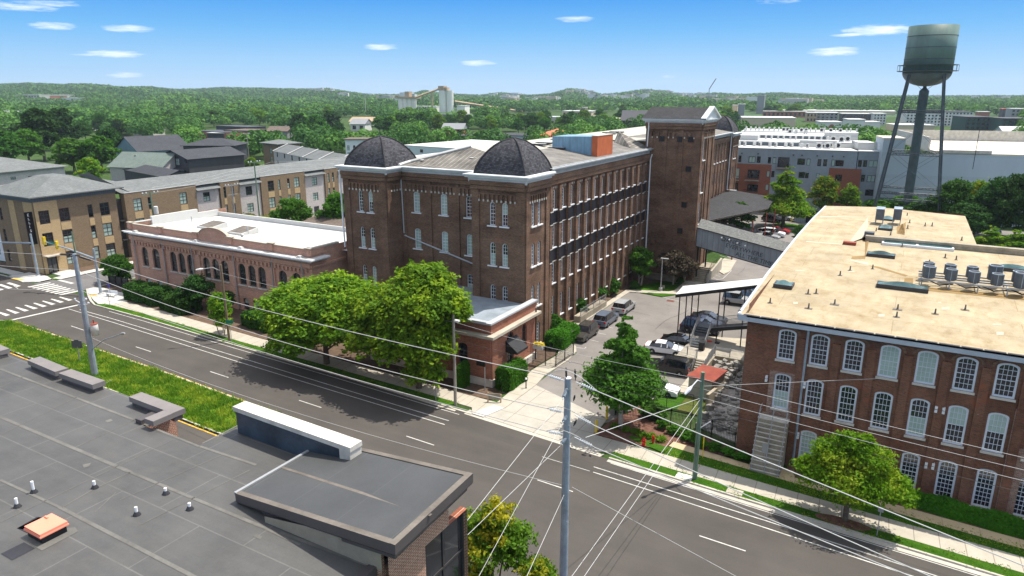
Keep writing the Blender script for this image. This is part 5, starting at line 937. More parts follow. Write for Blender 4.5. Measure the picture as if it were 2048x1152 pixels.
def block(name,label,cat,pA,pB,z,depth,wm,roof='flat',rm='white_roof',rise=2.5,wins=None,grid=None,group=None,over=.4,wst=None,wframe='dark_metal',rowh=3.1,extras=None,zb=0.0,wsize=(1.1,1.6),cross=False):
 """house or block from the two ends of its front eave in the photo, at a known height"""
 A,B=gp(*pA,z),gp(*pB,z);f,rz,L,A=plane(A,B);o=thing(name,label,cat,(A.x,A.y,0),group)
 b=MB().frame((A.x,A.y,0),rz);hs=[];ws=[]
 if wins:
  for(q0,q1,q2,q3)in wins:u0,za=f(q0,q3);u1,zb_=f(q2,q1);ws.append((u0,u1,max(.2,za),zb_))
 if grid:
  nc,nr,z0=grid
  for i in range(nc):
   for j in range(nr):u=L*(i+.5)/nc;ws.append((u-wsize[0]/2,u+wsize[0]/2,z0+j*rowh,z0+j*rowh+wsize[1]))
 b.facade(0,L,zb,z,ws,.12)
 for(q,r_,l_)in(((L,0),PI/2,depth),((L,depth),PI,L),((0,depth),-PI/2,depth)):
  M=Matrix.Translation((A.x,A.y,0))@Matrix.Rotation(rz,4,'Z')@Matrix.Translation((q[0],q[1],0))@Matrix.Rotation(r_,4,'Z');b.T=M;b.facade(0,l_,zb,z)
 b.T=Matrix.Translation((A.x,A.y,0))@Matrix.Rotation(rz,4,'Z')
 r2=MB().frame((A.x,A.y,0),rz);v=over
 if roof=='flat':r2 .box(-v,-v,z+.003,L+v,depth+v,z+.25)
 elif roof=='hip':
  m=min(L,depth)/2;P=[(-v,-v),(L+v,-v),(L+v,depth+v),(-v,depth+v)];Q=[(m,m),(L-m,m),(L-m,depth-m),(m,depth-m)]if L>=depth else[(m,m),(m,m),(m,depth-m),(m,depth-m)]
  for i in range(4):
   j=(i+1)%4;q=[(*P[i],z),(*P[j],z),(*Q[j],z+rise),(*Q[i],z+rise)];q=[p for k,p in enumerate(q)if k==0 or p!=q[k-1]];r2 .face(q)
  r2 .box(-v,-v,z-.18,L+v,depth+v,z-.004)
 elif roof=='gable':
  r2 .face([(-v,-v,z-.1),(L+v,-v,z-.1),(L+v,depth/2,z+rise),(-v,depth/2,z+rise)]);r2 .face([(-v,depth/2,z+rise),(L+v,depth/2,z+rise),(L+v,depth+v,z-.1),(-v,depth+v,z-.1)])
  for u in(0,L):b.face([(u,0,z),(u,depth,z),(u,depth/2,z+rise)])
 elif roof=='cross':
  r2 .face([(-v,-v,z-.1),(L/2,-v,z+rise),(L/2,depth+v,z+rise),(-v,depth+v,z-.1)]);r2 .face([(L/2,-v,z+rise),(L+v,-v,z-.1),(L+v,depth+v,z-.1),(L/2,depth+v,z+rise)]);b.face([(0,0,z),(L,0,z),(L/2,0,z+rise)]);b.face([(0,depth,z),(L/2,depth,z+rise),(L,depth,z)])
 b.build('wall',wm,o);r2 .build('roof',rm,o)
 for(u0,u1,z0,z1)in ws:
  st=(wst or['dark','blind','dark'])[int(abs(u0*7+z0*3))%len(wst or[1,2,3])];c=math.cos(rz);s_=math.sin(rz);u=(u0+u1)/2
  put('window',winmesh(round((u1-u0)*4)/4 or.25,round((z1-z0)*4)/4 or.25,0,2 if u1-u0>1.2 else 1,2,.09,st,wframe,.07),o,(A.x+c*u-s_*.05,A.y+s_*u+c*.05,z0),rz)
 return o,f,rz,L,A,b.T
block('white_apartments','white walled apartment block at the left edge beside the corner block','apartment building',(-60,405),(18,412),10.5,12,'white_paint','hip','roof_shingle',2,grid=(5,3,1.2))
block('pale_apartments','pale two storey apartment block with a big grey hipped roof behind the corner block','apartment building',(-80,352),(128,332),9.5,22,'pale_brick','hip','roof_shingle',3.2,wins=[(59,350,79,367),(22,353,31,360)],over=.9)
def Z(ox,oy,s):return lambda a,c,d,e:(ox+a*s,oy+c*s,ox+d*s,oy+e*s)
q=Z(220,280,.15625)
block('blue_house','blue clapboard house with dark gable roof among the trees','house',(232,297),(277,303),8.0,20,'blue_siding','cross','dark_shingle',5.2,wins=[(242,302,247,306)],over=.7)
block('green_roofed_house','low house with grey green roof and white brick gable below the blue house','house',(219,333),(322,337),5.2,14,'pale_brick','gable','green_shingle',4.6,over=.7)
block('brick_gabled_wing','white brick gabled wing of the low green roofed house','house wing',(256,332),(293,333),5.0,6,'pale_brick','cross','green_shingle',4.0,over=.3)
block('dark_gabled_house','charcoal two storey house with gable roof and porch behind the row of apartments','house',(318,313),(376,318),8.2,22,'dark_siding','cross','dark_shingle',2.6,wins=[q(670,225,705,310),q(780,230,815,318),q(845,238,880,320),q(960,250,985,300)],wst=['dark','dark','blind'],over=.7)
block('dark_square_house','tall charcoal house with shallow hipped roof right of the gabled one','house',(366,291),(466,291),10.4,14,'dark_siding','hip','dark_shingle',2.4,wins=[q(1335,75,1375,165),q(1480,65,1525,155),q(1310,225,1348,305),q(1395,215,1432,295),q(1140,240,1175,320),q(1030,250,1062,310),q(1215,245,1250,318)],wst=['dark','blind','dark'],over=.9)
block('dark_porch','low dark roofed porch and garage in front of the charcoal gabled house','garage',(300,341),(362,343),4.0,8,'dark_siding','gable','dark_shingle',1.2,over=.5)
block('black_garage','low black roofed garage between the hipped roof and the charcoal house','garage',(233,336),(330,354),4.4,9,'dark_siding','gable','dark_shingle',1.8)
block('white_garage','white base wall with a small dark window under the charcoal house','garage',(407,337),(441,335),3.2,6,'white_paint','flat','dark_shingle',wins=[(419,340,425,344)],over=.05)
q=Z(200,200,320/1456)
block('brick_and_black_townhouse','red brick and black townhouse with flat roofs behind the charcoal houses','townhouse',(396,262),(452,266),10.5,12,'lodge_brick','flat','dark_metal',wins=[q(925,312,965,335),q(1077,315,1118,360)],over=.05)
block('black_townhouse','black flat roofed townhouse with a white balcony deck','townhouse',(453,267),(492,264),10.2,12,'dark_siding','flat','white_roof',grid=(3,3,1),over=.3)
block('long_black_townhouse','wide black flat roofed townhouse right of the white deck','townhouse',(492,262),(533,259),11.0,14,'dark_siding','flat','brown_shingle',grid=(4,3,1.2),over=.3)
block('rear_black_townhouse','dark townhouse roof standing behind the red brick and black one','townhouse',(432,252),(494,255),11.5,12,'dark_siding','flat','dark_metal',grid=(5,1,8),over=.1)
block('brown_tower_house','narrow brown brick end house with grey hip roof at the head of the sawtooth terrace','townhouse',(525,285),(556,288),11.5,9,'brown_brick','hip','roof_shingle',1.2,grid=(1,3,1.4),over=1.0,wsize=(1.6,2))
ordn=['first','second','third','fourth','fifth','sixth']
for k in range(6):
 xk=547+k*29.5;yk=302+k*6.2
 block('terrace_house','%s pale brick sawtooth roofed terrace house from the brown brick end house'%ordn[k],'townhouse',(xk,yk),(xk+29,yk+5.5),9.3,11,'pale_brick','gable','roof_shingle',2.2,grid=(2,3,1.2),group='sawtooth terrace behind the apartment row',over=.15,wsize=(1.2,1.7))
 A_=Vector(gp(xk,yk,9.3));B2=Vector(gp(xk+29,yk+5.5,9.3));t=(B2-A_).normalized();n=Vector((-t.y,t.x));o=[x for x in bpy.data.objects if x.name.startswith('terrace_house')][-1]
 b=MB();
 for off in(0,):a1=A_-n*.3;a2=A_+n*5.5;b.tube([(a1 .x,a1 .y,9.35),(a2 .x,a2 .y,11.7)],.16,4)
 b.build('party_wall_cap','white_roof',[x for x in bpy.data.objects if x.name.startswith('terrace_house')and x.type=='EMPTY'][k])
block('white_porch_house','white house with tall porch columns just behind the left dome','house',(690,279),(760,279),9.5,12,'white_paint','flat','brown_shingle',grid=(6,2,1.6),over=.9,wsize=(1.1,2.2))
block('white_warehouse','long white metal warehouse with flat white roof behind the mill roof','warehouse',(806,291),(1010,304),9.5,42,'white_ribbed','flat','white_roof',wins=[(840,299,846,305),(815,297,820,303)],over=.1)
block('grey_low_house','low grey box house with black doors behind the white warehouse','house',(856,275),(905,276),6.5,10,'grey_wall','flat','dark_metal',grid=(3,1,1.5),over=.5)
block('grey_box_house','grey box house with a green door and timber fence behind the white warehouse','house',(903,272),(945,273),7.5,10,'grey_wall','flat','dark_metal',grid=(3,2,1.),over=.4)
block('grey_end_house','small grey flat roofed house at the end of the box houses','house',(944,268),(972,269),7.5,9,'grey_wall','flat','dark_metal',grid=(2,2,1.),over=.4)
block('long_grey_shed','long low blue grey shed behind the right dome of the mill','shed',(984,270),(1095,274),7.0,22,'grey_wall','flat','dark_shingle',over=.4)
block('timber_fence','long timber board fence behind the white warehouse','fence',(925,280),(998,282),3.4,.3,'fence_wood','flat','fence_wood',over=0)
block('orange_building_top','small orange painted roof structure beyond the mill ridge','building',(1100,271),(1128,262),9,6,'orange_brick_paint','hip','orange_brick_paint',1.5,over=.1)
block('brown_low_building','low brown shingled building between the pink hall and the mill','building',(596,447),(690,466),6.0,14,'mill_brick','gable','brown_shingle',1.6,over=.3)
ZA=16.2;C1=Z(1440,250,.15625)
A=gp(1440,294.5,ZA);B=gp(1716,303,ZA);fA,rzA,LA,A0=plane(A,B)
ap=thing('grey_apartments','four storey grey and red brick apartment block crowded with rooftop units behind the car park','apartment building',(A[0],A[1],0))
def pr(a,c,d,e):p=C1(a,c,d,e);u0,z1=fA(p[0],p[1]);u1,z0=fA(p[2],p[3]);return(u0,u1,z0,z1)
wn_=[pr(*r_)for r_ in[(240,390,270,475),(370,400,450,485),(475,400,515,485),(617,410,648,495),(680,412,710,498),(995,428,1082,512),(1115,430,1150,518),(1253,436,1290,528),(1325,438,1365,530),(1430,445,1467,530),(1482,448,1578,530),(600,588,632,668),(660,588,692,670),(1093,612,1130,682),(1235,618,1268,680),(1010,600,1080,680),(585,760,615,840),(1480,635,1555,722),(1375,1010,1500,1080),(205,550,240,690),(355,570,500,690),(350,755,478,855),(195,740,230,840),(330,935,455,1040),(745,410,880,545)]]
def snap(hs):
 return[(max(.1,a),c,max(.2,d),e)for a,c,d,e in hs]
wn_=snap(wn_);T_=Matrix.Translation((A[0],A[1],0))@Matrix.Rotation(rzA,4,'Z')
w=MB();w.T=T_;w.facade(0,LA,0,ZA,wn_,.15);w.box(0,55,0,LA,55.1,ZA);w.box(-.02,.01,0,0,55,ZA);w.build('wall','grey_siding',ap)
b=MB();b.T=T_
def brickpanel(r_,hs):u0,u1,z0,z1=pr(*r_);b.facade(max(.02,u0),u1,0,z1,[h for h in hs if u0<h[0]and h[1]<u1 and h[3]<z1],.05,y=-.05);b.box(max(.02,u0),-.05,z1,u1,0,z1+.02);b.face([(u1,-.05,0),(u1,0,0),(u1,0,z1),(u1,-.05,z1)])
brickpanel((200,490,610,1040),wn_);brickpanel((1400,550,1745,1080),wn_);b.build('brick_panel','red_flat_brick',ap)
for i,(u0,u1,z0,z1)in enumerate(wn_):
 p=T_@Vector(((u0+u1)/2,.1,z0));put('window',winmesh(round((u1-u0)*5)/5,round((z1-z0)*5)/5,0,2 if u1-u0>1.1 else 1,1,.1,['dark','blind','dark','dark','blind'][i%5]if i<20 else 'dark','black_metal',.08),ap,p,rzA)
for r_ in((325,650,500,715),(305,825,485,890),(190,650,245,710),(185,825,240,880),(715,520,900,560)):
 u0,u1,z0,z1=pr(*r_);b=MB();b.T=T_;b.box(max(.05,u0),-1.4,z0,u1,-.052,z0+.2);o=b.build('balcony','fascia_tan',ap);b=MB();b.T=T_
 n=max(4,int((u1-u0)/.14));
 for k in range(n+1):u=max(.05,u0)+(u1-max(.05,u0))*k/n;b.box(u-.015,-1.38,z0+.2,u+.015,-1.35,z0+1.25)
 b.box(max(.05,u0),-1.4,z0+1.22,u1,-1.34,z0+1.3);b.build('railing','black_metal',o)
b=MB();b.T=T_;b.box(-.1,-.1,ZA,LA+.1,9,ZA+.12);b.box(0,9,ZA,LA,9.3,ZA+1.1);b.box(0,9.3,ZA+1.0,LA-14,24,ZA+1.25);b.box(0,24,ZA+1,LA,24.3,ZA+2.1);b.box(0,24.3,ZA+1.9,LA-8,40,ZA+2.1);b.box(0,40.01,ZA+.5,LA,55,ZA+2.4);b.box(LA-13.9,9.31,ZA+.5,LA-5,13,ZA+1.8);b.box(LA-13.9,13.01,ZA+.5,LA,24,ZA+1.2);b.box(LA-8.5,24.31,ZA+.5,LA,29,ZA+3.2);b.box(LA-7.9,29.01,ZA+.5,LA,40,ZA+1.7);b.box(2,12,ZA+1.26,8,15,ZA+2.6);b.build('roof','white_roof',ap)
b=MB();b.T=T_;b.box(.05,8.95,ZA+.13,LA-14,8.99,ZA+1.05);b.box(.05,23.95,ZA+1.26,LA-8,23.99,ZA+2.05);b.build('roof_step','bluegrey_board',ap)
um=MB();um.box(-.45,-.2,0,.45,.2,.95);um.lathe([(.01,0),(.02,.01)],(0,0,0),4)
me_u=um.build('roof_unit','unit_light').data;bpy.data.objects.remove(bpy.data.objects['roof_unit']);fm=MB();n=10;fm.face([(.32*math.cos(2*PI*k/n),-.205,.48+.32*math.sin(2*PI*k/n))for k in range(n)]);me_f=fm.build('fan','fan_dark').data;bpy.data.objects.remove(bpy.data.objects['fan'])
def unit(u,v,z,r_=0,s_=1.0,T=T_,rz=rzA):
 p=T@Vector((u,v,z));o=bpy.data.objects.new('roof_unit',me_u);COL.objects.link(o);o.location=p;o.rotation_euler=(0,0,rz+r_);o.scale=(s_,s_,s_);f_=bpy.data.objects.new('fan',me_f);COL.objects.link(f_);f_.parent=o
 tag(o,'small white box air conditioner standing in the rows on the white apartment roof','air conditioner','white air conditioners on the grey apartment roof');return o
g=random.Random(6)
for k in range(14):unit(1.5+k*1.95+(k%2)*.5,6.4,ZA+.12,PI/2*(1 if k%2 else-1)+.5,1.15)
for k in range(17):unit(1.2+k*1.6+g.uniform(-.2,.2),20.5,ZA+1.25,PI/2*(1 if k%2 else-1),1.15)
for k in range(24):unit(1+k*1.35+g.uniform(-.3,.3),43+g.uniform(-1,1),ZA+2.4,g.choice([PI/2,-PI/2,0]),1.15)
for k in range(10):unit(g.uniform(1,LA-2),g.uniform(34,38),ZA+2.1,g.choice([0,PI/2]),1.15)
for(u,v,z)in((LA-9,5,.12),(LA-7,5.3,.12),(LA-6.5,7.6,.12),(LA-4.6,7.8,.12),(LA-4,16,1.2),(LA-6,17,1.2),(LA-2.5,19,1.2)):unit(u,v,ZA+z,0,1.5)
b=MB();b.T=T_
for u in(1.2,5.5,9.5,18,20,23.5,27,29.5):b.box(u,-.2,ZA-1.5,u+.3,-.01,ZA-1.2)
b.build('vent_hood','dark_metal',ap)
A=gp(1717,303.2,ZA);B=gp(1760,304,ZA);f2,rz2,L2,A02=plane(A,B);eb=thing('grey_end_bay','grey clad end wing of the apartments between the red brick panel and the blank wall','apartment building',(A[0],A[1],0));T2_=Matrix.Translation((A[0],A[1]+.6,0))@Matrix.Rotation(rz2,4,'Z')
def pr2(a,c,d,e):p=C1(a,c,d,e);u0,z1=f2(p[0],p[1]);u1,z0=f2(p[2],p[3]);return(u0,u1,z0,z1)
hs=snap([pr2(*r_)for r_ in[(1770,450,1808,540),(1835,452,1875,542),(1912,458,2010,545),(1755,637,1785,725),(1808,640,1847,730),(1885,648,1982,735),(1860,828,1955,912),(1870,1030,1925,1085)]])
w=MB();w.T=T2_;w.facade(0,L2,0,ZA,hs,.15);w.box(L2,.01,0,L2+.02,40,ZA);w.build('wall','grey_siding',eb);b=MB();b.T=T2_;b.box(-.1,-.1,ZA,L2+.1,40,ZA+.12);b.box(.5,4,ZA+.12,L2-.5,12,ZA+1.9);b.build('roof','white_roof',eb)
for i,(u0,u1,z0,z1)in enumerate(hs):put('window',winmesh(round((u1-u0)*5)/5,round((z1-z0)*5)/5,0,2 if u1-u0>1.1 else 1,1,.1,['dark','dark','blind'][i%3],'black_metal',.08),eb,T2_@Vector(((u0+u1)/2,.1,z0)),rz2)
A=gp(1764,306,ZA);B=gp(2300,318,ZA);f3,rz3,L3,A03=plane(A,B);T3_=Matrix.Translation((A[0],A[1],0))@Matrix.Rotation(rz3,4,'Z')
gw=thing('blank_walled_building','large building with a blank pale grey wall and cream flat roof behind the water tower','building',(A[0],A[1],0));uL,zL=f3(1812,279)
w=MB();w.T=T3_;w.facade(0,L3,0,ZA);w.box(0,.01,0,.02,60,ZA);w.box(0,0.012,ZA+.002,uL,10,zL);w.build('wall','grey_wall',gw)
b=MB();b.T=T3_;b.box(-.05,-.02,zL,uL+.05,10.1,zL+.3);b.box(uL+8,.3,ZA-.4,L3,50,ZA+.3);b.build('roof',mat('cream_roof',(.62,.57,.46),.85,.08,.3),gw)
b=MB();b.T=T3_;u1=f3(1920,300)[0];b.box(uL+8,.0,ZA+.31,f3(1985,300)[0],.35,ZA+1.0);b.box(uL+7.6,12,ZA,uL+8,50,ZA+3.2);b.box(uL+8,49.9,ZA,L3,50.4,ZA+3.2);b.build('parapet','limestone',gw)
b=MB();b.T=T3_;b.tube([(f3(1950,312)[0],.0,13),(f3(1950,312)[0],0,ZA+7)],.07,5);b.build('antenna','dark_metal',gw)
TX,TY=-0.8,182.0;zq=lambda px,py:zat(px,py,TX,TY)
zt,zb_,zc_=zq(1866,52),zq(1853,144),zq(1849,173);rt=4.75
wt_=thing('water_tower','tall green grey water tower on lattice legs behind the tan roofed warehouse','water tower',(TX,TY,0))
MB().lathe([(rt,zb_),(rt,zt),(.1,zt+.05)],(TX,TY,0),40).build('tank','tank_green',wt_,True)
b=MB()
for k in range(1,4):z=zb_+(zt-zb_)*(k/4+.02);b.lathe([(rt,z),(rt+.05,z),(rt+.05,z+.12),(rt,z+.12)],(TX,TY,0),40)
b.build('plate_seam','leg_steel',wt_)
n=10;hh=zb_-zc_;MB().lathe([(max(.12,rt*math.cos(k/n*PI/2)),zb_-hh*math.sin(k/n*PI/2))for k in range(n)][::-1]+[(rt,zb_)],(TX,TY,0),32).build('bowl','tank_under',wt_,True)
zp=zb_+.1;b=MB();b.lathe([(rt+.05,zp),(rt+1.05,zp),(rt+1.05,zp+.12),(rt+.05,zp+.12)],(TX,TY,0),32);b.lathe([(rt+1.0,zp+1.25),(rt+1.06,zp+1.25),(rt+1.06,zp+1.32),(rt+1.0,zp+1.32)],(TX,TY,0),32)
for k in range(16):a=k*PI/8;b.tube([(TX+(rt+1.03)*math.cos(a),TY+(rt+1.03)*math.sin(a),zp),(TX+(rt+1.03)*math.cos(a),TY+(rt+1.03)*math.sin(a),zp+1.3)],.04,4)
b.build('walkway','leg_steel',wt_)
xl,yl=onY(1752,420,TY-3).x,0;top_r=rt*.96;base_r=9.6;legs=[]
ang0=R(150+0)
for k in range(4):
 a=R(45+90*k);t=Vector((TX+top_r*math.cos(a),TY+top_r*math.sin(a),zb_));f_=Vector((TX+base_r*math.cos(a),TY+base_r*math.sin(a),0));legs.append((t,f_));b=MB();u=Vector((-math.sin(a),math.cos(a),0))*.26
 b.tube([t-u,f_-u],.13,4);b.tube([t+u,f_+u],.13,4)
 for i in range(44):p=t.lerp(f_,i/44);q_=t.lerp(f_,(i+1)/44);s_=1 if i%2 else-1;b.tube([p+u*s_,q_-u*s_],.045,3,cap=False)
 b.face([t-u,f_-u,f_-u*.1,t-u*.1]);b.build('leg','leg_steel',wt_)
b=MB()
for z in(zq(1838,221)+.0,zq(1826,304),zq(1815,380),zq(1815,392)):
 for k in range(4):
  (t0,f0),(t1,f1)=legs[k],legs[(k+1)%4];s_=(t0 .z-z)/t0 .z;p,q_=t0 .lerp(f0,s_),t1 .lerp(f1,s_);up=Vector((0,0,.4));b.tube([p,q_],.09,4);b.tube([p-up,q_-up],.09,4)
  for i in range(16):b.tube([p.lerp(q_,i/16)-up*(i%2),p.lerp(q_,(i+1)/16)-up*((i+1)%2)],.04,3,cap=False)
b.build('strut','leg_steel',wt_);b=MB();zs_=[zb_-1,zq(1838,221),zq(1826,304),zq(1815,380),1]
for z0,z1 in zip(zs_,zs_[1:]):
 for k in range(4):
  (t0,f0),(t1,f1)=legs[k],legs[(k+1)%4]
  for(ta,fa),(tb,fb)in(((t0,f0),(t1,f1)),((t1,f1),(t0,f0))):p=ta.lerp(fa,(ta.z-z0)/ta.z);q_=tb.lerp(fb,(tb.z-z1)/tb.z);b.tube([p,q_],.035,3,cap=False)
b.build('cross_brace','leg_steel',wt_)
zr_=zq(1845,182);MB().tube([(TX,TY,0),(TX,TY,zr_),(TX,TY,zr_+.7),(TX,TY,zc_+.3)],[.95,.95,.35,.35],14).build('riser_pipe','riser_green',wt_)
b=MB();b.box(TX-6.2,TY-1.0,zr_-2.6,TX+1.6,TY+.6,zr_-2.5)
for k in range(9):b.tube([(TX-6.2+k*.97,TY-1,zr_-2.5),(TX-6.2+k*.97,TY-1,zr_-1.4)],.04,4)
b.tube([(TX-6.2,TY-1,zr_-1.9),(TX+1.6,TY-1,zr_-1.9)],.03,4);b.build('antenna_platform','leg_steel',wt_)
ctL=crown('crown',[(-2.5,-.3,7.2,4.6,4.2,3.1),(2.6,.6,8.2,4.4,4.0,3.3),(-5.2,.3,5.2,2.8,2.8,2.0),(0,-2.8,5.6,4.2,2.7,2.4),(4.6,-1.4,6.2,3.0,3.0,2.4),(-3.2,2.2,8.2,3.2,3.0,2.4),(1.0,1.5,10.0,3.0,2.8,2.0),(-1,-4.2,4.0,2.8,1.8,1.4)],44000,.23,1,'leaf_street',clump=16,spread=.11,flat=1.1)
ctR=crown('crown',[(0,0,9.0,4.4,4.2,3.6),(2.6,-.8,10.2,3.2,3.0,2.8),(-3.4,.2,8.4,3.6,3.4,2.9),(1.2,-2.8,6.0,3.8,2.6,2.8),(-3.6,-2.2,5.4,3.2,2.6,2.4),(2.8,-2.0,6.2,2.3,2.6,2.8),(.5,1.0,12.4,2.6,2.4,1.8),(3.0,-3.2,3.6,1.9,1.5,1.8),(3.2,.6,9.2,2.3,2.4,2.2)],48000,.23,2,'leaf_street',clump=16,spread=.11,flat=1.1)
tk1=trunkmesh(6.5,.3,1,6,.3,2.6)
tree('street_tree','big spreading yellow green street tree on the left, hiding the end of the pink hall','tree',-55.6,54.4,ctL,tk1,0,(1.06,1.0,.86),'large street trees before the mill')
tree('street_tree','big tall yellow green street tree on the right, shading the small corner lodge','tree',-42.3,54.2,ctR,tk1,0,(1.02,1.0,.94),'large street trees before the mill')
cone=[(0,0,4.4,3.1,3.1,2.2)]+[(math.cos(i*2.4)*r_,math.sin(i*2.4)*r_,z,s_,s_,s_*.62)for i,(z,r_,s_)in enumerate([(3.2,1.3,1.3),(3.3,1.4,1.3),(3.7,1.7,1.4),(4.6,1.9,1.4),(4.9,1.7,1.5),(5.4,1.8,1.3),(6.2,1.5,1.3),(6.6,1.3,1.2),(7.3,1.1,1.15),(7.8,.9,1.0),(8.5,.7,.95),(9.1,.4,.8),(9.9,.2,.62),(10.7,0,.45)])]
tree('maple_tree','upright conical dark green maple beside the driveway entrance','tree',-20.6,56.2,crown('crown',cone,30000,.17,3,'leaf_maple',clump=14,spread=.12,flat=.9),trunkmesh(8.5,.19,3,5,.3,1.2,'bark_pale'))
tree('young_oak','round bright green tree in a mulch ring on the verge before the red warehouse','tree',-1.1,50.5,crown('crown',[(0,0,3.6,2.7,2.6,1.7),(-1.9,.2,3.1,1.7,1.7,1.2),(2.1,.1,3.4,1.8,1.7,1.2),(-1.2,.2,5.0,1.5,1.5,1.2),(1.0,0,5.1,1.5,1.4,1.3),(0,.3,6.0,1.1,1.1,.8),(3.0,0,2.9,1.0,1.0,.7),(-2.9,0,3.6,.9,.9,.7),(.4,-1.4,3.0,1.6,1.2,1.0),(-.9,0,6.5,.5,.5,.6),(.6,0,6.6,.5,.5,.5)],26000,.12,4,'leaf_bright',clump=14,spread=.13,flat=.4,inner=.5),trunkmesh(4.6,.17,4,8,.25,1.5))
cb=crown('crown',[(0,0,6.3,1.9,1.8,1.2),(1.4,.3,7.3,1.3,1.2,.9),(-1.3,.2,7.0,1.3,1.2,1.0),(.2,.5,8.2,1.1,1.1,.8),(-.8,-.6,4.6,1.2,1.1,.9),(.8,-.9,4.2,.9,.9,.7),(-.2,-1,2.9,.8,.8,.5),(2.0,-.2,6.4,.8,.8,.6)],11000,.13,5,'leaf_yellow',clump=12,spread=.14,inner=.6);tb=trunkmesh(6.5,.11,5,8,.2,1.6,'bark',2)
tree('sapling','thin yellow green sapling right of the near sloping roof','tree',-17.2,27.6,cb,tb,0,(.85,.85,1.0),'saplings on the near pavement');tree('sapling','smaller thin sapling cut by the bottom edge beside the tall steel pole','tree',-13.4,26.6,cb,tb,2.1,(.7,.7,.83),'saplings on the near pavement')
round_=crown('crown',lobed(1.6,4.8,1.8,8,7),6000,.14,7,'leaf_mid',clump=12);tks=trunkmesh(2.6,.07,6,4,.5,.8,'bark_pale',3)
tree('bright_sapling','small bright green pyramid tree in front of the wooden lamp pole','tree',-74.4,55.2,crown('crown',lobed(1.2,6.0,2.0,9,8,.7,.65),9000,.14,8,'leaf_bright',clump=12),tks);tree('crepe_myrtle','dark green crepe myrtle before the middle of the pink brick hall','tree',-86.2,60.5,crown('crown',lobed(1.4,5.0,2.6,9,9),9000,.15,9,'leaf_dark',clump=12),tks,1)
tree('corner_shrub_tree','broad dark shrubby tree at the left end of the pink hall','tree',-110.2,63.8,crown('crown',lobed(.6,4.4,3.4,9,10),9000,.18,10,'leaf_mid',clump=12),tks,0,(1.1,.8,1));tree('holly_tree','small dark tree leaning on the pink hall left of the wooden pole','tree',-80.5,61.2,round_,tks,2,.75)
tree('courtyard_tree','round green tree in the corner between mill and tall tower','tree',-36.3,104.6,crown('crown',lobed(1.6,6.4,2.7,10,12),11000,.17,12,'leaf_maple',clump=12),trunkmesh(4,.14,12,5,.3,1.4,'bark_pale',2));tree('purple_tree','wide purple brown leaved tree at the foot of the tall tower','tree',-31.6,107.6,crown('crown',lobed(1.5,5.2,3.7,11,13),12000,.17,13,'leaf_crimson',clump=12),trunkmesh(3.4,.13,13,6,.3,1.8,'bark_pale'))
def hedge(name,label,poly0,z,w,mt,seed,n=9000,ls=.09,group=None,zb=.1):
 g=np.random.default_rng(seed);(x0,y0),(x1,y1)=poly0;L=math.hypot(x1-x0,y1-y0);t=np.array([(x1-x0)/L,(y1-y0)/L]);nn=np.array([-t[1],t[0]])
 u=g.uniform(0,L,n);f=g.random(n);a=np.where(f<.5,g.uniform(-1,1,n),np.sign(g.normal(size=n))*1.0);h=np.where(f<.5,1.0,g.random(n));prof=1-.22*np.abs(a)**4;bump=1+.09*np.sin(u*1.9+seed)+.05*g.normal(size=n);e=np.clip(np.minimum(u,L-u)/.5,.25,1)
 p=np.stack([x0+t[0]*u+nn[0]*a*w/2*bump*e,y0+t[1]*u+nn[1]*a*w/2*bump*e,zb+(z-zb)*h*prof*bump*(.55+.45*e)],1)
 d=np.stack([nn[0]*a*(f>=.5),nn[1]*a*(f>=.5),(f<.5)*1.0],1)+g.normal(size=(n,3))*.6;d/=np.linalg.norm(d,axis=1)[:,None];k=np.cross(d,g.normal(size=(n,3)));k/=np.linalg.norm(k,axis=1)[:,None];m=np.cross(d,k);s_=(ls*(.7+.8*g.random(n)))[:,None]
 q=np.stack([p-k*s_,p-m*s_*.7,p+k*s_,p+m*s_*.7],1).reshape(-1,3);c0=np.array([(x0+x1)/2,(y0+y1)/2,0]);me=np_mesh(name,q-c0,[mt],4,np.clip(.5+.3*g.normal(size=n),0,1));o=bpy.data.objects.new(name,me);COL.objects.link(o);o.location=c0;return tag(o,label,'hedge',group)
hedge('hedge','clipped dark hedge at the left end of the pink hall front',((-100.8,60.1),(-92.2,60.0)),2.3,3.2,'leaf_hedge',1,16000,.12)
hedge('hedge','clipped dark hedge right of the first one, before the crepe myrtle',((-91.6,59.6),(-85.2,59.0)),2.2,3.0,'leaf_hedge',2,14000,.12)
hedge('hedge','dark rounded hedge just right of the wooden lamp pole',((-75.6,60.3),(-69.2,59.7)),2.0,2.8,'leaf_hedge',3,12000,.12);hedge('hedge','small dark hedge under the left street tree',((-68.8,59.6),(-61,59.0)),1.7,2.6,'leaf_hedge',4,11000,.12)
hedge('hedge','fresh green clipped hedge below the mill tower along the drive',((-35.2,70.9),(-35.1,76.6)),2.0,2.3,'leaf_hedge_bright',5,15000,.08);hedge('hedge','fresh green clipped hedge before the black awning of the lodge',((-34.4,57.6),(-34.2,62.0)),2.3,1.7,'leaf_hedge_bright',6,14000,.08)
hedge('hedge','rounded green bush at the street corner of the lodge',((-39.2,57.0),(-38.0,57.0)),2.4,2.0,'leaf_hedge_bright',7,7000,.09)
hedge('hedge','long low hedge along the foot of the red warehouse, right part',((2.0,55.5),(13,54.6)),1.05,1.3,'leaf_hedge_bright',8,24000,.07);hedge('hedge','long low hedge along the warehouse beyond the right edge',((13.2,54.6),(30,53.4)),1.05,1.3,'leaf_hedge_bright',9,14000,.09)
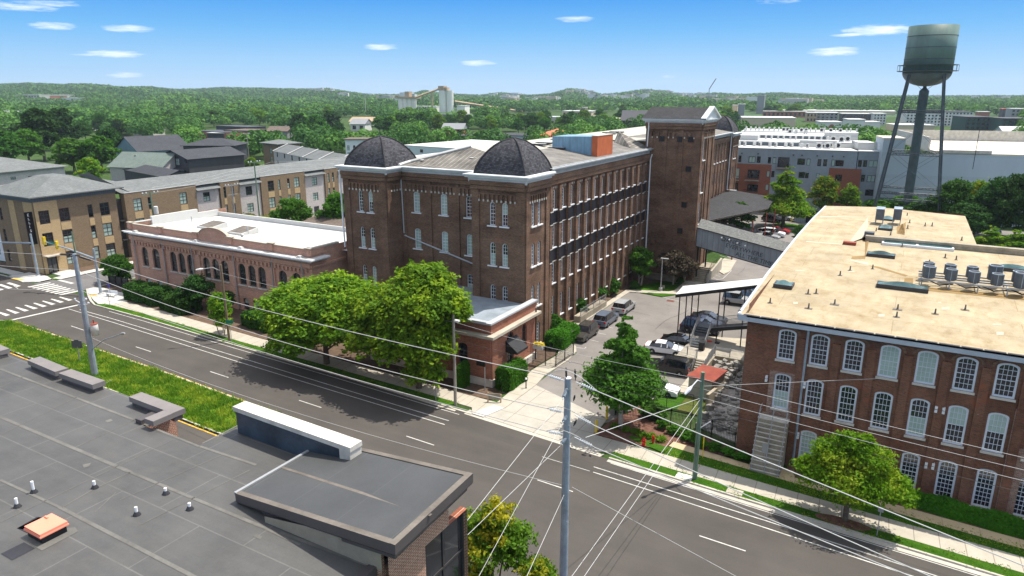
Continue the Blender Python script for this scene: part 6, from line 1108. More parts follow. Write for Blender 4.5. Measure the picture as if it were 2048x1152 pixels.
for i,(px,py,w_,h_,lb)in enumerate([(1240,822,2.0,1.5,'dark round bush behind the maple trunk by the black railings'),(1310,838,2.4,1.5,'bright round bush right of the maple in front of the black railings'),(1325,860,1.0,1.0,'tufty pale shrub in front of the bright round bush'),(1350,870,1.3,.9,'first low shrub of the row along the tan path'),(1375,880,1.5,.9,'second low shrub along the tan path behind the green pole'),(1400,893,1.4,.8,'third low shrub along the tan path right of the green pole'),(1428,902,1.3,.8,'fourth low shrub along the tan path'),(1455,912,1.3,.8,'fifth low shrub along the tan path'),(1484,922,1.2,.8,'last low shrub before the concrete steps'),(1520,935,1.2,.8,'low shrub at the foot of the concrete steps'),(1545,938,1.0,.7,'small low shrub right of the steps under the oak')]):
 x,y=gp(px,py);o=bush('shrub',lb,x,y,crown('shrub',lobed(.1,1.0,.6,6,20+i,.7),2600,.07,20+i,'leaf_maple' if i<2 else 'leaf_hedge_bright',clump=10,spread=.18),i,(w_,w_,h_),'shrubs by the black railings')
for i,(px,py,s_,lb)in enumerate([(1118,668,2.2,'shrub at the foot of the mill wall nearest the front tower'),(1163,632,2.3,'shrub by the mill wall before the small ramp'),(1205,603,2.4,'leafy shrub beyond the ramp at the mill wall'),(1228,592,2.5,'farthest leafy shrub in the row at the mill wall'),(1275,580,1.2,'low bush under the courtyard tree'),(1368,570,1.1,'low bush beside the entrance steps')]):
 x,y=gp(px,py);bush('shrub',lb,x-.6,y,crown('shrub',lobed(.1,1.3,.75,7,40+i,.7),4200,.09,40+i,'leaf_mid',clump=10,spread=.18),i,s_*.85,'shrubs along the mill')
for i,(px,py,m_)in enumerate([(1230,856,'leaf_grass'),(1252,863,'leaf_grass'),(1271,867,'leaf_grass'),(1322,882,'leaf_lime'),(1303,877,'leaf_lime'),(1285,873,'leaf_lime')]):
 x,y=gp(px,py,.11);bush('garden_plant',['pale spiky plant nearest the driveway kerb in the red mulch','pale spiky plant under the maple in the red mulch','pale spiky plant left of the red hydrant','lime hosta right of the red valve post','lime hosta behind the red valve post','lime hosta behind the red hydrant'][i],x,y,crown('garden_plant',[(0,0,.15,.3,.3,.22)],240,.09,60+i,m_,clump=6,spread=.3),i,1.2,'plants in the red mulch bed','plant',.1)
cg=crown('crown',lobed(.3,4.2,2.6,8,71),5000,.22,71,'leaf_gold',clump=10);cm_=[crown('crown',lobed(2.0,10.5,4.6,13,72),11000,.24,72,'leaf_maple',clump=12),crown('crown',lobed(1.6,9.5,3.6,12,73),9000,.24,73,'leaf_mid',clump=12)];tkm=trunkmesh(6,.25,7,5,.35,2)
for i,(px,py)in enumerate([(440,462),(470,466),(500,470),(530,476),(562,482),(592,488)]):x,y=gp(px,py);tree('golden_shrub','%s golden green shrub from the left in the row behind the white roofed hall'%ordn[i],'shrub',x,y,cg,None,i,1.15,'golden shrubs behind the hall')
tree('round_tree','full green tree between the white roofed hall and the apartment row','tree',-104.5,96,cm_[0],tkm,0,1.0);tree('round_tree','green tree squeezed against the left side of the brick mill','tree',-95.5,99.5,cm_[0],tkm,2,(.9,.9,1.12));tree('round_tree','low green tree right of the full one behind the hall','tree',-100,90,cm_[1],tkm,3,.72)
tree('columnar_tree','narrow dark upright tree in front of the apartment row','tree',-112.6,78.5,crown('crown',lobed(.8,8.8,1.7,12,74,.9,.5),6500,.2,74,'leaf_dark',clump=10),tkm);tree('conifer_shrub','small dark conifer by the apartment row right of the full tree','tree',*gp(560,440),crown('crown',lobed(.3,4,1.4,8,75,.9,.7),2500,.2,75,'leaf_dark',clump=10),None)
tl=crown('crown',[(0,0,4.5,5.0,5.0,2.2)]+[(math.cos(i*2.4)*r_,math.sin(i*2.4)*r_,z,s_,s_,s_*.5)for i,(z,r_,s_)in enumerate([(3.3,3.4,2.2),(3.6,3.6,2.3),(4.3,3.5,2.2),(5.4,3.0,2.2),(6.2,2.9,2.1),(7.2,2.5,1.9),(8.2,2.2,1.8),(9.2,1.8,1.6),(10.3,1.4,1.5),(11.4,1.0,1.3),(12.5,.6,1.1),(13.5,.2,.8),(6.0,0,3.4),(8.5,0,2.6),(10.8,0,1.9),(5.2,2.6,2.4),(7.6,1.6,2.4),(9.4,1.2,2.0)])],26000,.26,76,'leaf_bright',clump=14,spread=.13,flat=1.0)
tree('car_park_tree','large bright green tree with drooping branches in the car park island','tree',-25.0,169.4,tl,trunkmesh(11,.35,8,6,.3,2.4),0,(1.02,1.02,1.0));tree('car_park_tree','olive green tree right of the large one, before the red brick panel','tree',-18.2,181,crown('crown',lobed(2.2,11.5,4.0,12,77),9000,.26,77,'leaf_yellow',clump=12),tkm);tree('car_park_tree','smaller yellow green tree left of the water tower legs','tree',-12.6,182,crown('crown',lobed(1.5,9.4,3.0,12,78,.7,.5),7000,.24,78,'leaf_lime',clump=12),tkm)
big=[crown('crown',lobed(2,13.5,6.6,16,80+k),15000,.32,80+k,m,clump=14)for k,m in enumerate(('leaf_mid','leaf_dark','leaf_maple'))]
for i,(px,Y,t,m,lb)in enumerate([(1768,186,392,2,'green tree between the water tower legs and the riser'),(1815,185,385,2,'light green tree right of the water tower riser'),(1850,180,395,0,'green tree behind the right water tower leg'),(1915,178,350,0,'tall green tree with upright sprays right of the water tower'),(1968,182,352,0,'tall tree with yellow patches before the blank wall'),(2012,176,345,1,'dark tall tree near the right edge of the lot'),(2055,174,338,1,'big dark tree at the right edge of the photo'),(1940,171,400,1,'dark lower tree over the parked cars')]):
 p=onY(px,t,Y);tree('lot_tree',lb,'tree',p.x,Y,big[m]if i!=4 else crown('crown',lobed(2,13.5,6.0,14,84),12000,.32,84,'leaf_yellow',clump=14),tkm,i,(.78,.78,p.z/14.6),'trees along the blank wall')
for i,(px,py,s_,m,lb)in enumerate([(1475,470,1.0,1,'leafy green tree below the dark canopy'),(1600,488,.55,1,'dark leafy bush at the edge of the tan roof beyond the bridge'),(1975,520,.62,2,'feathery bright green tree right of the tan roof'),(2025,523,.62,2,'feathery bright green tree at the right photo edge')]):x,y=gp(px,py);tree('car_park_bush',lb,'tree',x,y,cm_[1]if m==1 else tl,None,i,(s_,s_,s_*(.75 if i<3 else.7)),'small trees round the car park')
far_c=[]
for k,(m,h,r_)in enumerate([('leaf_mid',13,6.4),('leaf_dark',12,5.6),('leaf_lime',14,6.2),('leaf_maple',11,5.4),('leaf_mid',15,6.0),('leaf_bright',12,5.6)]):far_c.append(crown('crown',lobed(1.6,h,r_,13,100+k),5200,.42,100+k,m,clump=12,spread=.14))
tkf=trunkmesh(7,.3,9,3,.4,2)
NAMES=['broad mid green crown','dark green crown','pale lime green crown','deep green crown','tall mid green crown','bright green crown']
g=random.Random(12);placed=[]
def ftree(px,base,k,sc,lab=None,grp=None):
 x,y=gp(px,base);placed.append((x,y));tree('town_tree',lab or 'tree with a %s in the wooded streets behind the buildings'%NAMES[k],'tree',x,y,far_c[k],tkf,g.uniform(0,6),sc,grp or 'trees of the wooded streets, %s'%NAMES[k])
for i,(px,base,k,sc,lb)in enumerate([(90,322,1,(1.9,1.9,2.0),'very large dark tree towering over the left edge houses'),(130,300,1,(1.7,1.7,1.9),'tall dark tree right of the largest left one'),(150,345,3,(1.5,1.5,1.2),'wide green tree in front of the two towering left trees'),(60,330,3,1.4,'green tree at the left edge above the pale roof'),(20,340,0,1.2,'green tree cut by the left photo edge'),(205,345,3,1.3,'green tree left of the blue house'),(185,372,5,.8,'light green tree just above the hipped grey roofs'),(225,325,1,1.3,'dark tree beside the blue gable'),(380,352,0,.62,'round olive bush tree before the charcoal house'),(470,342,3,.62,'dark green round tree right of the charcoal houses'),(505,345,5,.5,'small light tree behind the green wooden pole'),(600,278,1,1.45,'dark spreading tree above the sawtooth terrace'),(635,285,0,1.3,'green tree right of the dark spreading one'),(845,268,0,1.25,'bright round tree over the grey box houses'),(820,282,3,.9,'green tree left of the grey box house'),(760,268,3,1.2,'broad green tree above the left dome'),(665,270,1,1.5,'tall dark tree left of the left dome')]):ftree(px,base,k,sc,lb,'larger trees among the near houses')
zones=[((0,310),262,300,16),((300,540),225,262,34),((0,700),228,258,44),((560,720),240,275,16),((790,1060),244,268,34),((1050,1290),250,268,22),((700,800),262,274,6),((1440,1760),232,262,20),((1240,1300),232,250,5),((1900,2048),250,268,6),((240,560),212,230,34),((960,1300),218,240,24),((1440,2048),228,240,14)]
AVOID=[(500,262,585,290),(395,255,540,285),(690,255,780,290),(232,275,345,318),(856,268,1100,285),(1000,236,1060,250),(1095,228,1175,250),(1470,240,1600,262),(1600,236,1860,258),(640,238,740,262)]
AVOID+=[(876,228,948,244),(700,243,745,262),(795,212,935,228),(1120,212,1240,250),(1040,232,1130,256),(28,208,190,216),(1455,205,1530,244),(1600,224,1780,268),(1780,220,2048,290),(1560,218,1800,230),(1480,234,1600,254),(884,258,926,268)]
for(xa_,xb_),y0,y1,n in zones:
 c=0;tries=0
 while c<n and tries<600:
  tries+=1;px=g.uniform(xa_,xb_);py=g.uniform(y0,y1)
  if any(a<px<d and b_<py<e_ for a,b_,d,e_ in AVOID):continue
  x,y=gp(px,py)
  if any((x-a)**2+(y-b_)**2<60 for a,b_ in placed):continue
  k=g.choice([0,1,3,4,0,1,2]if px>700 or py>245 else[0,1,2,5,2,4,3]);ftree(px,py,k,g.uniform(.75,1.15));c+=1
SKY=[(-400,170),(0,169),(60,166),(130,169),(190,167),(250,171),(300,170),(350,175),(400,174),(440,172),(480,172),(540,174),(610,175),(655,173),(690,178),(730,184),(790,184),(825,182),(850,176),(880,181),(910,183),(960,186),(1000,181),(1040,184),(1065,186),(1100,183),(1140,173),(1175,177),(1205,184),(1240,181),(1290,174),(1330,178),(1375,184),(1430,181),(1480,184),(1560,181),(1610,184),(1700,187),(1800,188),(1900,187),(2048,187),(2500,186)]
sx_,sy_=zip(*SKY)
def hill(px,r_):
 s_=float(np.interp(px,sx_,sy_));top=max(2.0,CAM_H+(185.3-s_)/1455*3600-26);k=min(1,max(0,(r_-1500)/2100));k=k*k*(3-2*k);und=9*math.sin(px*.013+r_*.002)+6*math.sin(px*.031-r_*.0035+2)+4*math.sin(r_*.0061+px*.05);lft=max(0,min(1,(900-px)/900))
 f=top*k+max(0,und+6)*min(1,max(0,(r_-900)/900))*(1-k*.8)*(.35+.65*lft)
 if r_>3700:f*=max(0,1-(r_-3700)/1500)
 return f-.5
def polar(px,r_):d=ray(px,185);L=math.hypot(d.x,d.y);return d.x/L*r_,d.y/L*r_
b=MB();cols=list(range(-420,2520,20));rows_=[850,1000,1150,1300,1450,1600,1750,1900,2100,2300,2500,2700,2900,3100,3300,3450,3600,3800,4100,4600,5300]
for r_ in rows_:
 for c in cols:x,y=polar(c,r_);b.v.append((x,y,hill(c,r_)if r_>850 else-.5))
nc=len(cols)
for i in range(len(rows_)-1):
 for j in range(nc-1):k=i*nc+j;b.f.append((k,k+1,k+nc+1,k+nc));b.m.append(0)
mat('hill_wood',(.035,.095,.022),.95,.35,.012,st=(.012,.012,.012),col2=(.06,.14,.032));o=b.build('hills','hill_wood',None,True);o['kind']='structure'
WD={}
def woods(name,n,r0,r1,px0,px1,nq,size,rad,hgt,seed,mt,dens=None,label=''):
 g=np.random.default_rng(seed);px=g.uniform(px0,px1,n);r_=np.sqrt(g.uniform(r0*r0,r1*r1,n));cs=[]
 for p,q in zip(px,r_):
  if dens and not dens(p,q):continue
  py_=185+43650/q
  if q<1150 and any(a-8<p<d+8 and b_-4<py_<e_+5000/q for a,b_,d,e_ in AVOID):continue
  x,y=polar(p,q);cs.append((x,y,hill(p,q)if q>850 else 0))
 C=np.array(cs);m=len(C);s_=.7+.7*g.random(m);d=g.normal(size=(m,nq,3));d/=np.linalg.norm(d,axis=2)[:,:,None];d[:,:,2]=np.abs(d[:,:,2])*1.15-.15
 P=C[:,None,:]+d*(np.array([rad,rad,hgt*.5])*s_[:,None,None])+np.array([0,0,hgt*.45])*s_[:,None,None];nn=d+.5*g.normal(size=d.shape);nn/=np.linalg.norm(nn,axis=2)[:,:,None];a=np.cross(nn,g.normal(size=d.shape));a/=np.linalg.norm(a,axis=2)[:,:,None];bb=np.cross(nn,a);z=size*(.7+.6*g.random((m,nq)))[:,:,None]
 q=np.stack([P-a*z,P-bb*z,P+a*z,P+bb*z],2).reshape(-1,3);pt=.5+.5*np.sin(C[:,0]*.011+1.3*np.sin(C[:,1]*.006))*np.sin(C[:,1]*.009+seed);v=np.clip(np.repeat(g.random(m)*.45+pt*.4,nq)+.2*g.random(m*nq),0,1);WD.setdefault(name,[]).append((q,v,mt))
mask=lambda p,q:math.sin(p*.021+q*.004)+math.sin(p*.007-q*.0062+1)>-.6
def keep(p,q):return q>560 or(p<1250 and p>260)or p>1440
town=lambda k:(lambda p,q:keep(p,q)and not(990<p<1900 and math.sin(p*.05+q*.013)>k))
woods('distant_woodland',2600,340,620,200,2350,150,.72,4.6,10,11,'leaf_far',lambda p,q:keep(p,q)and math.sin(p*.04+q*.02)>-.5)
woods('distant_woodland',1500,340,620,200,2350,150,.72,4.6,10,12,'leaf_far_light',lambda p,q:keep(p,q)and math.sin(p*.03-q*.02)>-.2)
woods('distant_woodland',3200,600,1150,-300,2350,60,1.15,5.5,11,1,'leaf_far',town(.35));woods('distant_woodland',2200,600,1150,-300,2350,60,1.15,5.5,11,2,'leaf_far_light',town(.2))
woods('hillside_woodland',6500,1150,2300,-300,2350,24,2.2,6.5,12,3,'leaf_far');woods('hillside_woodland',5200,1150,2300,-300,2350,24,2.2,6.5,12,4,'leaf_far_light',lambda p,q:math.sin(p*.017+q*.006)+.7*math.sin(p*.043)>-.2)
woods('hillside_woodland',12000,2300,3900,-350,2400,14,3.6,9,13,5,'leaf_far');woods('hillside_woodland',5500,2300,3600,-350,2400,14,3.6,9,13,6,'leaf_far_light',lambda p,q:math.sin(p*.012+q*.004)>.1)
for nm,L_ in WD.items():
 ms=['leaf_far','leaf_far_light'];me=np_mesh(nm,np.concatenate([a for a,_,_ in L_]),ms,4,np.concatenate([v for _,v,_ in L_]));me.polygons.foreach_set('material_index',np.concatenate([np.full(len(v),ms.index(m),dtype=np.int32)for _,v,m in L_]));o=bpy.data.objects.new(nm,me);COL.objects.link(o);o['kind']='stuff';o['label']='mass of trees filling the town in the distance' if nm[0]=='d' else 'woodland covering the far slopes and ridges'
for nm,c in(('black',(.012,.012,.013)),('gunmetal',(.045,.042,.036)),('bluegrey',(.10,.125,.17)),('silver',(.34,.35,.36)),('white',(.72,.73,.75)),('navy',(.012,.018,.045)),('red',(.35,.015,.02)),('blue',(.10,.22,.42)),('cream',(.5,.47,.38)),('forest',(.06,.12,.10))):mat('car_'+nm,c,.22,.03,spec=.7,fine=False)
mat('tail_lamp',(.45,.01,.01),.25,.05);mat('head_lamp',(.6,.62,.65),.15,.05)
ST={'suv':([(-2.45,.75,.80,0),(-2.4,.98,1.02,0),(-2.3,1.0,1.05,1),(-2.05,1.0,1.68,1),(-1.5,1.0,1.75,1),(-.1,1.0,1.76,1),(.35,1.0,1.70,1),(1.1,1.02,1.10,1),(1.3,1.02,1.08,0),(2.2,.92,.97,0),(2.42,.8,.84,0),(2.48,.6,.62,0)],.98,1.48),'sedan':([(-2.35,.7,.74,0),(-2.3,.95,.98,0),(-1.75,.97,1.03,1),(-1.1,.94,1.36,1),(-.6,.92,1.43,1),(.1,.92,1.42,1),(.95,.92,.99,1),(1.15,.9,.95,0),(2.1,.78,.80,0),(2.32,.66,.68,0),(2.36,.5,.52,0)],.91,1.4),'jeep':([(-2.1,.8,.84,0),(-2.08,1.05,1.1,1),(-2.0,1.08,1.82,1),(-1.0,1.08,1.86,1),(.2,1.08,1.84,1),(.6,1.1,1.18,1),(.7,1.1,1.15,0),(1.85,1.02,1.06,0),(1.95,.7,.74,0),(2.1,.6,.64,0)],.92,1.35),'pickup':([(-2.75,.7,.75,0),(-2.72,1.0,1.02,0),(-2.6,1.02,1.04,0),(-.75,1.02,1.04,0),(-.7,1.02,1.1,1),(-.55,1.02,1.66,1),(.1,1.0,1.72,1),(.55,1.0,1.68,1),(1.15,1.0,1.06,1),(1.3,.98,1.04,0),(2.4,.88,.92,0),(2.65,.75,.78,0),(2.7,.55,.57,0)],.95,1.65)}
PROTO={}
def vehicle_parts(kind,paint):
 if(kind,paint)in PROTO:return PROTO[(kind,paint)]
 st,hw,ax=ST[kind];body=MB();gl=MB();zl=.32 if kind!='jeep' else.48;rings=[]
 for(x,zb,zt,c)in st:
  e=1-.10*max(0,abs(x)/2.5-.75)*4*.5;wt=(hw-.22)if zt-zb>.25 else hw-.06;rings.append([(x,-hw*e+.03,zl),(x,-hw*e,.62),(x,-hw*e+.02,zb),(x,-wt*e,zt),(x,wt*e,zt),(x,hw*e-.02,zb),(x,hw*e,.62),(x,hw*e-.03,zl)])
 for i in range(len(st)-1):
  a,b_=rings[i],rings[i+1];sl=abs(st[i+1][2]-st[i][2])/max(.01,st[i+1][0]-st[i][0]);cab=st[i][3]and st[i+1][3]
  for k in range(7):
   q=[a[k],b_[k],b_[k+1],a[k+1]];isg=cab and((k in(2,4))or(k==3 and sl>.45))
   (gl if isg else body).face(q[::-1]if False else q)
  body.face([a[7],b_[7],b_[0],a[0]])
 body.face(rings[0]);body.face(rings[-1][::-1])
 for x in(-.35,.55 if kind!='sedan' else.35):
  if kind in('suv','sedan','jeep'):
   for s_ in(-1,1):body.face([(x-.05,s_*(hw-.0),1.0),(x+.05,s_*hw,1.0),(x+.05,s_*(hw-.2),1.6 if kind!='sedan' else 1.36),(x-.05,s_*(hw-.2),1.6 if kind!='sedan' else 1.36)])
 for s_ in(-1,1):body.box(.8,s_*(hw+.02)-.06+s_*.06,.98,.95,s_*(hw+.14)+.04,1.12)
 if kind=='suv':body.box(-1.9,-hw+.3,1.77,.1,-hw+.34,1.82);body.box(-1.9,hw-.34,1.77,.1,hw-.3,1.82)
 def me_of(mb,nm,m):o=mb.build(nm,m);me=o.data;bpy.data.objects.remove(o);return me
 parts=[('body',me_of(body,'body','car_'+paint),(0,0,0)),('window_glass',me_of(gl,'window_glass','car_glass'),(0,0,0))]
 r_=.37 if kind!='jeep' else.42;ty=MB();n=18
 ty.T=Matrix.Rotation(R(90),4,'X');ty.lathe([(r_*.62,-.12),(r_*.95,-.12),(r_,-.08),(r_,.08),(r_*.95,.12),(r_*.62,.12)],(0,0,0),n);tm=me_of(ty,'tyre','rubber');rm=MB();rm.T=Matrix.Rotation(R(90),4,'X');rm.lathe([(.05,-.125),(r_*.6,-.11),(r_*.66,-.125),(r_*.66,.125),(r_*.6,.11),(.05,.125)],(0,0,0),10);rmm=me_of(rm,'rim','rim')
 ww=[(x,s_*(hw-.12),r_)for x in(-ax,ax)for s_ in(-1,1)];arch=MB()
 x0,x1=st[0][0],st[-1][0];hl=MB().box(-.06,-.18,-.07,.06,.18,.07);hm=me_of(hl,'headlight','head_lamp');tl_=MB().box(-.05,-.13,-.12,.05,.13,.12);tm2=me_of(tl_,'tail_light','tail_lamp')
 pl=MB();pl.box(x0-.02,-.28,.5,x0+.1,.28,.64);pl.box(x1-.06,-hw+.35,.42,x1+.015,hw-.35,.6);pm=me_of(pl,'grille','black_metal')
 PROTO[(kind,paint)]=(parts,tm,rmm,ww,hm,tm2,pm,x0,x1,hw,st);return PROTO[(kind,paint)]
def car(kind,paint,x,y,ang,label,cat,group=None,name=None):
 parts,tm,rmm,ww,hm,tm2,pm,x0,x1,hw,st=vehicle_parts(kind,paint);o=thing(name or{'suv':'parked_suv','sedan':'parked_car','jeep':'parked_jeep','pickup':'pickup_truck'}[kind],label,cat,(x,y,.01),group or 'vehicles in the car park between the mills');o.rotation_euler=(0,0,R(ang))
 def sub(nm,me,par,loc):c=bpy.data.objects.new(nm,me);COL.objects.link(c);c.parent=par;c.location=loc;return c
 for nm,me,loc in parts:sub(nm,me,o,loc)
 for w_ in ww:t=sub('wheel',tm,o,w_);sub('rim',rmm,t,(0,0,0))
 for s_ in(-1,1):sub('headlight',hm,o,(x1-.12,s_*(hw-.25),.74 if kind!='sedan' else.62));sub('tail_light',tm2,o,(x0+.03,s_*(hw-.14),.88))
 sub('grille',pm,o,(0,0,0));return o
car('suv','gunmetal',-33.75,77.5,-90,'dark olive black SUV parked nose forward by the mill, nearest of three','SUV')
car('suv','bluegrey',-33.6,84.1,90,'blue grey SUV parked between the dark one and the silver one by the mill','SUV')
car('suv','silver',-33.5,90.6,90,'silver SUV parked farthest along the mill wall','SUV')
car('sedan','white',*gp(1330,700,.4),8,'white coupe parked left of the concrete steps','car');car('suv','black',*gp(1336,735,.5),184,'black SUV parked right behind the conical maple','SUV');car('sedan','white',*gp(1312,779,.4),4,'white car mostly hidden behind the conical maple','car')
car('sedan','black',*gp(1362,686,.4),6,'black sedan under the steel stair beside the white coupe','car')
for i,(px,py,p,lb)in enumerate([(1400,657,'navy','dark blue hatchback with red tail lights, nearest behind the canopy posts'),(1410,647,'navy','dark blue car in the middle of three behind the canopy posts'),(1418,638,'black','dark car farthest of three behind the canopy posts')]):car('suv' if i==0 else 'sedan',p,*gp(px,py,.5),3,lb,'car')
car('jeep','silver',*gp(1476,601,.6),2,'boxy silver off road car with black top beside the tan roof edge','car');car('sedan','blue',*gp(1492,588,.5),2,'light blue car behind the boxy silver one','car')
car('pickup','silver',*gp(1533,474,.5),-3,'silver pickup truck beyond the covered bridge','pickup truck');car('suv','white',*gp(1546,468,.5),-3,'white SUV behind the silver pickup truck','SUV');car('sedan','silver',*gp(1530,465,.5),-3,'grey sedan hidden behind the silver pickup','car');car('sedan','red',*gp(1558,461.5,.5),-3,'bright red car behind the white SUV','car');car('suv','black',*gp(1545,440,.5),-20,'black SUV in the shade left of the big car park tree','SUV');car('sedan','silver',*gp(1570,436,.5),-20,'silver car behind the trunk of the big car park tree','car')
for i,(px,py,k,p,a,lb)in enumerate([(1872,476,'suv','black',-50,'black SUV in deep shade at the far right lot'),(1868,492,'sedan','navy',-40,'dark car just right of the tan roof corner'),(1870,507,'sedan','navy',-40,'dark grey car nearest the tan roof corner'),(1990,474,'suv','navy',-100,'dark blue SUV facing forward in the far right lot'),(2015,480,'sedan','cream',-60,'cream car beside the dark blue SUV in the far right lot'),(2042,482,'pickup','forest',-110,'dark green truck at the right photo edge lot')]):car(k,p,*gp(px,py,.5),a,lb,'car' if k=='sedan' else 'SUV' if k=='suv' else 'truck','vehicles in the far right lot')
x,y=gp(1420,690,.8);t=thing('utility_trailer','blue work trailer loaded with dark gear under the steel stair','trailer',(x,y,0));b=MB();b.box(x-1.6,y-.9,.55,x+1.6,y+.9,.62);b.box(x-1.6,y-.9,.62,x+1.6,y-.84,1.05);b.box(x-1.6,y+.84,.62,x+1.6,y+.9,1.05);b.box(x+1.54,y-.84,.62,x+1.6,y+.84,1.05);b.build('bed','car_blue',t)
for s_ in(-.95,.95):b=MB();b.T=Matrix.Translation((x,y+s_,.32))@Matrix.Rotation(R(90),4,'X');b.lathe([(.1,-.08),(.32,-.08),(.32,.08),(.1,.08)],(0,0,0),14);b.build('wheel','rubber',t)
b=MB();b.tube([(x+1.6,y,.6),(x+2.6,y,.5)],.05,5);b.build('drawbar','dark_metal',t);tag(MB().lathe([(.05,.6),(.3,.62),(.42,.85),(.42,1.05),(.3,1.28),(.05,1.34)],(x-.1,y+.1,0),14).build('plastic_drum',mat('drum_orange',(.75,.09,.03),.4,.08),None,True),'round orange red drum standing in the blue work trailer','drum')
b=MB();b.box(x+.5,y-.5,.63,x+1.3,y+.4,1.15);b.box(x+.6,y-.3,1.152,x+1.1,y+.2,1.35);tag(b.build('generator','black_metal'),'dark machine standing beside the orange drum in the trailer','machine')
x,y=gp(1403,700,1.2);b=MB();b.box(x-.3,y-.3,1.2,x+.3,y+.3,2.1);b.box(x-.34,y-.34,2.1,x+.34,y+.34,2.2);tag(b.build('wheelie_bin','black_metal'),'black wheeled bin on the concrete landing under the steel stair','bin')
def up(px,py,x,y):return zat(px,py,x,y)
def cyl(p,q,r0,r1,m,name,par,seg=10):return MB().tube([p,q],[r0,r1],seg).build(name,m,par)
def lamp_arm(par,base,tip,m='galv',head='steel'):
 b=MB();p0,p1=Vector(base),Vector(tip);mid=p0 .lerp(p1,.45)+Vector((0,0,.35));b.tube([p0,mid,p1],.05,6);b.build('arm',m,par);d=(p1-mid).normalized();b=MB();b.tube([p1-d*.1,p1+d*.25,p1+d*.75],[.08,.16,.09],8);b.build('lamp_head',head,par)
LX,LY=-75.3,39.3;LZ=up(146,508,LX,LY);lp=thing('steel_utility_pole','tall galvanised steel utility pole with transformer and lamp on the centre reservation','utility pole',(LX,LY,0));cyl((LX,LY,0),(LX,LY,LZ),.34,.20,'galv','pole',lp,12)
b=MB();z=LZ-.15
for dx in(-1,1):b.tube([(LX,LY,z),(LX+dx*1.0,LY,z+.1)],.07,5)
b.build('cross_arm','dark_metal',lp)
for i,(px,py)in enumerate(((118,508),(185,521))):p=onY(px,py,LY);b=MB();a=Vector((LX,LY,z));c=Vector((p.x,LY,p.z));b.tube([a,c],.03,5);n=7;[b.tube([a.lerp(c,.3+.09*k),a.lerp(c,.34+.09*k)],.11,8)for k in range(n)];b.build('insulator','dark_metal',lp)
zt_=up(195,645,LX,LY);b=MB();b.lathe([(.36,-.62),(.36,.55),(.3,.62)],(LX+.72,LY+.4,zt_-.6),16);b.build('transformer','unit_light',lp,True);b=MB();b.lathe([(.37,.0),(.37,.06),(.2,.1)],(LX+.72,LY+.4,zt_+.0),16);b.tube([(LX+.7,LY+.4,zt_+.05),(LX+.7,LY+.4,zt_+.5)],.07,6);o=b.build('transformer_cap','red_rust',lp);b=MB();b.tube([(LX,LY,zt_-.3),(LX+.45,LY+.25,zt_-.3)],.06,5);b.tube([(LX,LY,zt_-.9),(LX+.45,LY+.25,zt_-.9)],.06,5);b.build('bracket','steel',lp)
p=onY(186,700,LY);q_=onY(243,668,LY-1.0);lamp_arm(lp,(LX+.2,LY,p.z),(q_.x,q_.y,q_.z))
b=MB()
for px,py in((150,600),(172,600),(177,608),(158,612)):p=onY(px,py,LY-.2);b.tube([(LX,LY,p.z-.4),(p.x,p.y,p.z)],.05,5);b.lathe([(.09,0),(.12,.1),(.09,.2)],(p.x,p.y,p.z),6)
b.build('cut_out_switch','insulator',lp)
CX,CY=-16.0,34.5;CZ=up(1140.5,757,CX,CY);cp=thing('steel_utility_pole','tall blue grey steel utility pole with three tiers of insulators in the middle foreground','utility pole',(CX,CY,0));cyl((CX,CY,0),(CX,CY,CZ),.27,.19,'galv','pole',cp,16);MB().lathe([(.2,0),(.2,.05)],(CX,CY,CZ),14).build('pole_cap','white_paint',cp)
b=MB();g=random.Random(4)
for k in range(26):z=3+k*.5;a=g.choice([-1.9,-1.2,-.6]);r_=.27-.08*z/CZ;b.box(CX+math.cos(a)*r_-.03,CY+math.sin(a)*r_-.03,z,CX+math.cos(a)*r_+.03,CY+math.sin(a)*r_+.03,z+.06)
b.build('step_bolt','steel',cp)
def wpt(px,py,Y):v=onY(px,py,Y);return Vector((v.x,Y,v.z))
def insul(par,a,c,n=6,r_=.10,m='insulator'):
 b=MB();a,c=Vector(a),Vector(c);b.tube([a,c],.03,5)
 for k in range(n):b.tube([a.lerp(c,.28+.6*k/n),a.lerp(c,.31+.6*k/n)],r_,8)
 return b.build('insulator',m,par)
tiers=[(1131,762,1094,750,1152,764,1196,783),(1132,825,1094,817,1150,830,1187,850),(1131,869,1092,862,1149,874,1190,895)];ends=[]
for(ax_,ay,bx_,by,cx_,cy,dx_,dy)in tiers:
 a,b_,c,d=wpt(ax_,ay,CY),wpt(bx_,by,CY),wpt(cx_,cy,CY),wpt(dx_,dy,CY);insul(cp,a,b_);insul(cp,c,d);ends.append((b_,d))
 pk=wpt((bx_+dx_)/2+18,min(by,dy)-22,CY-.5);J=MB();pts=[]
 for k in range(13):t=k/12;v=b_.lerp(d,t);v=v+Vector((0,-.55*math.sin(math.pi*t),(.95 if ay<800 else.75)*math.sin(math.pi*t)*(1 if t<.8 else 1)));pts.append(v)
 J.tube(pts,.022,5);J.build('jumper_wire','wire_white',cp)
for(ax_,ay,bx_,by)in((1136,772,1126,798),(1134,830,1126,845),(1133,875,1122,888)):insul(cp,wpt(ax_,ay,CY),wpt(bx_,by,CY-1.0),7,.11,'galv')
for(px,py)in((1132,735),(1150,738)):a=wpt(px+1,760,CY);insul(cp,a,wpt(px,py,CY),7,.07,'fan_dark')
for(px,py,qx,qy)in((1147,802,1150,790),(1147,852,1153,840)):insul(cp,wpt(px,py,CY),wpt(qx,qy,CY),6,.06,'fan_dark')
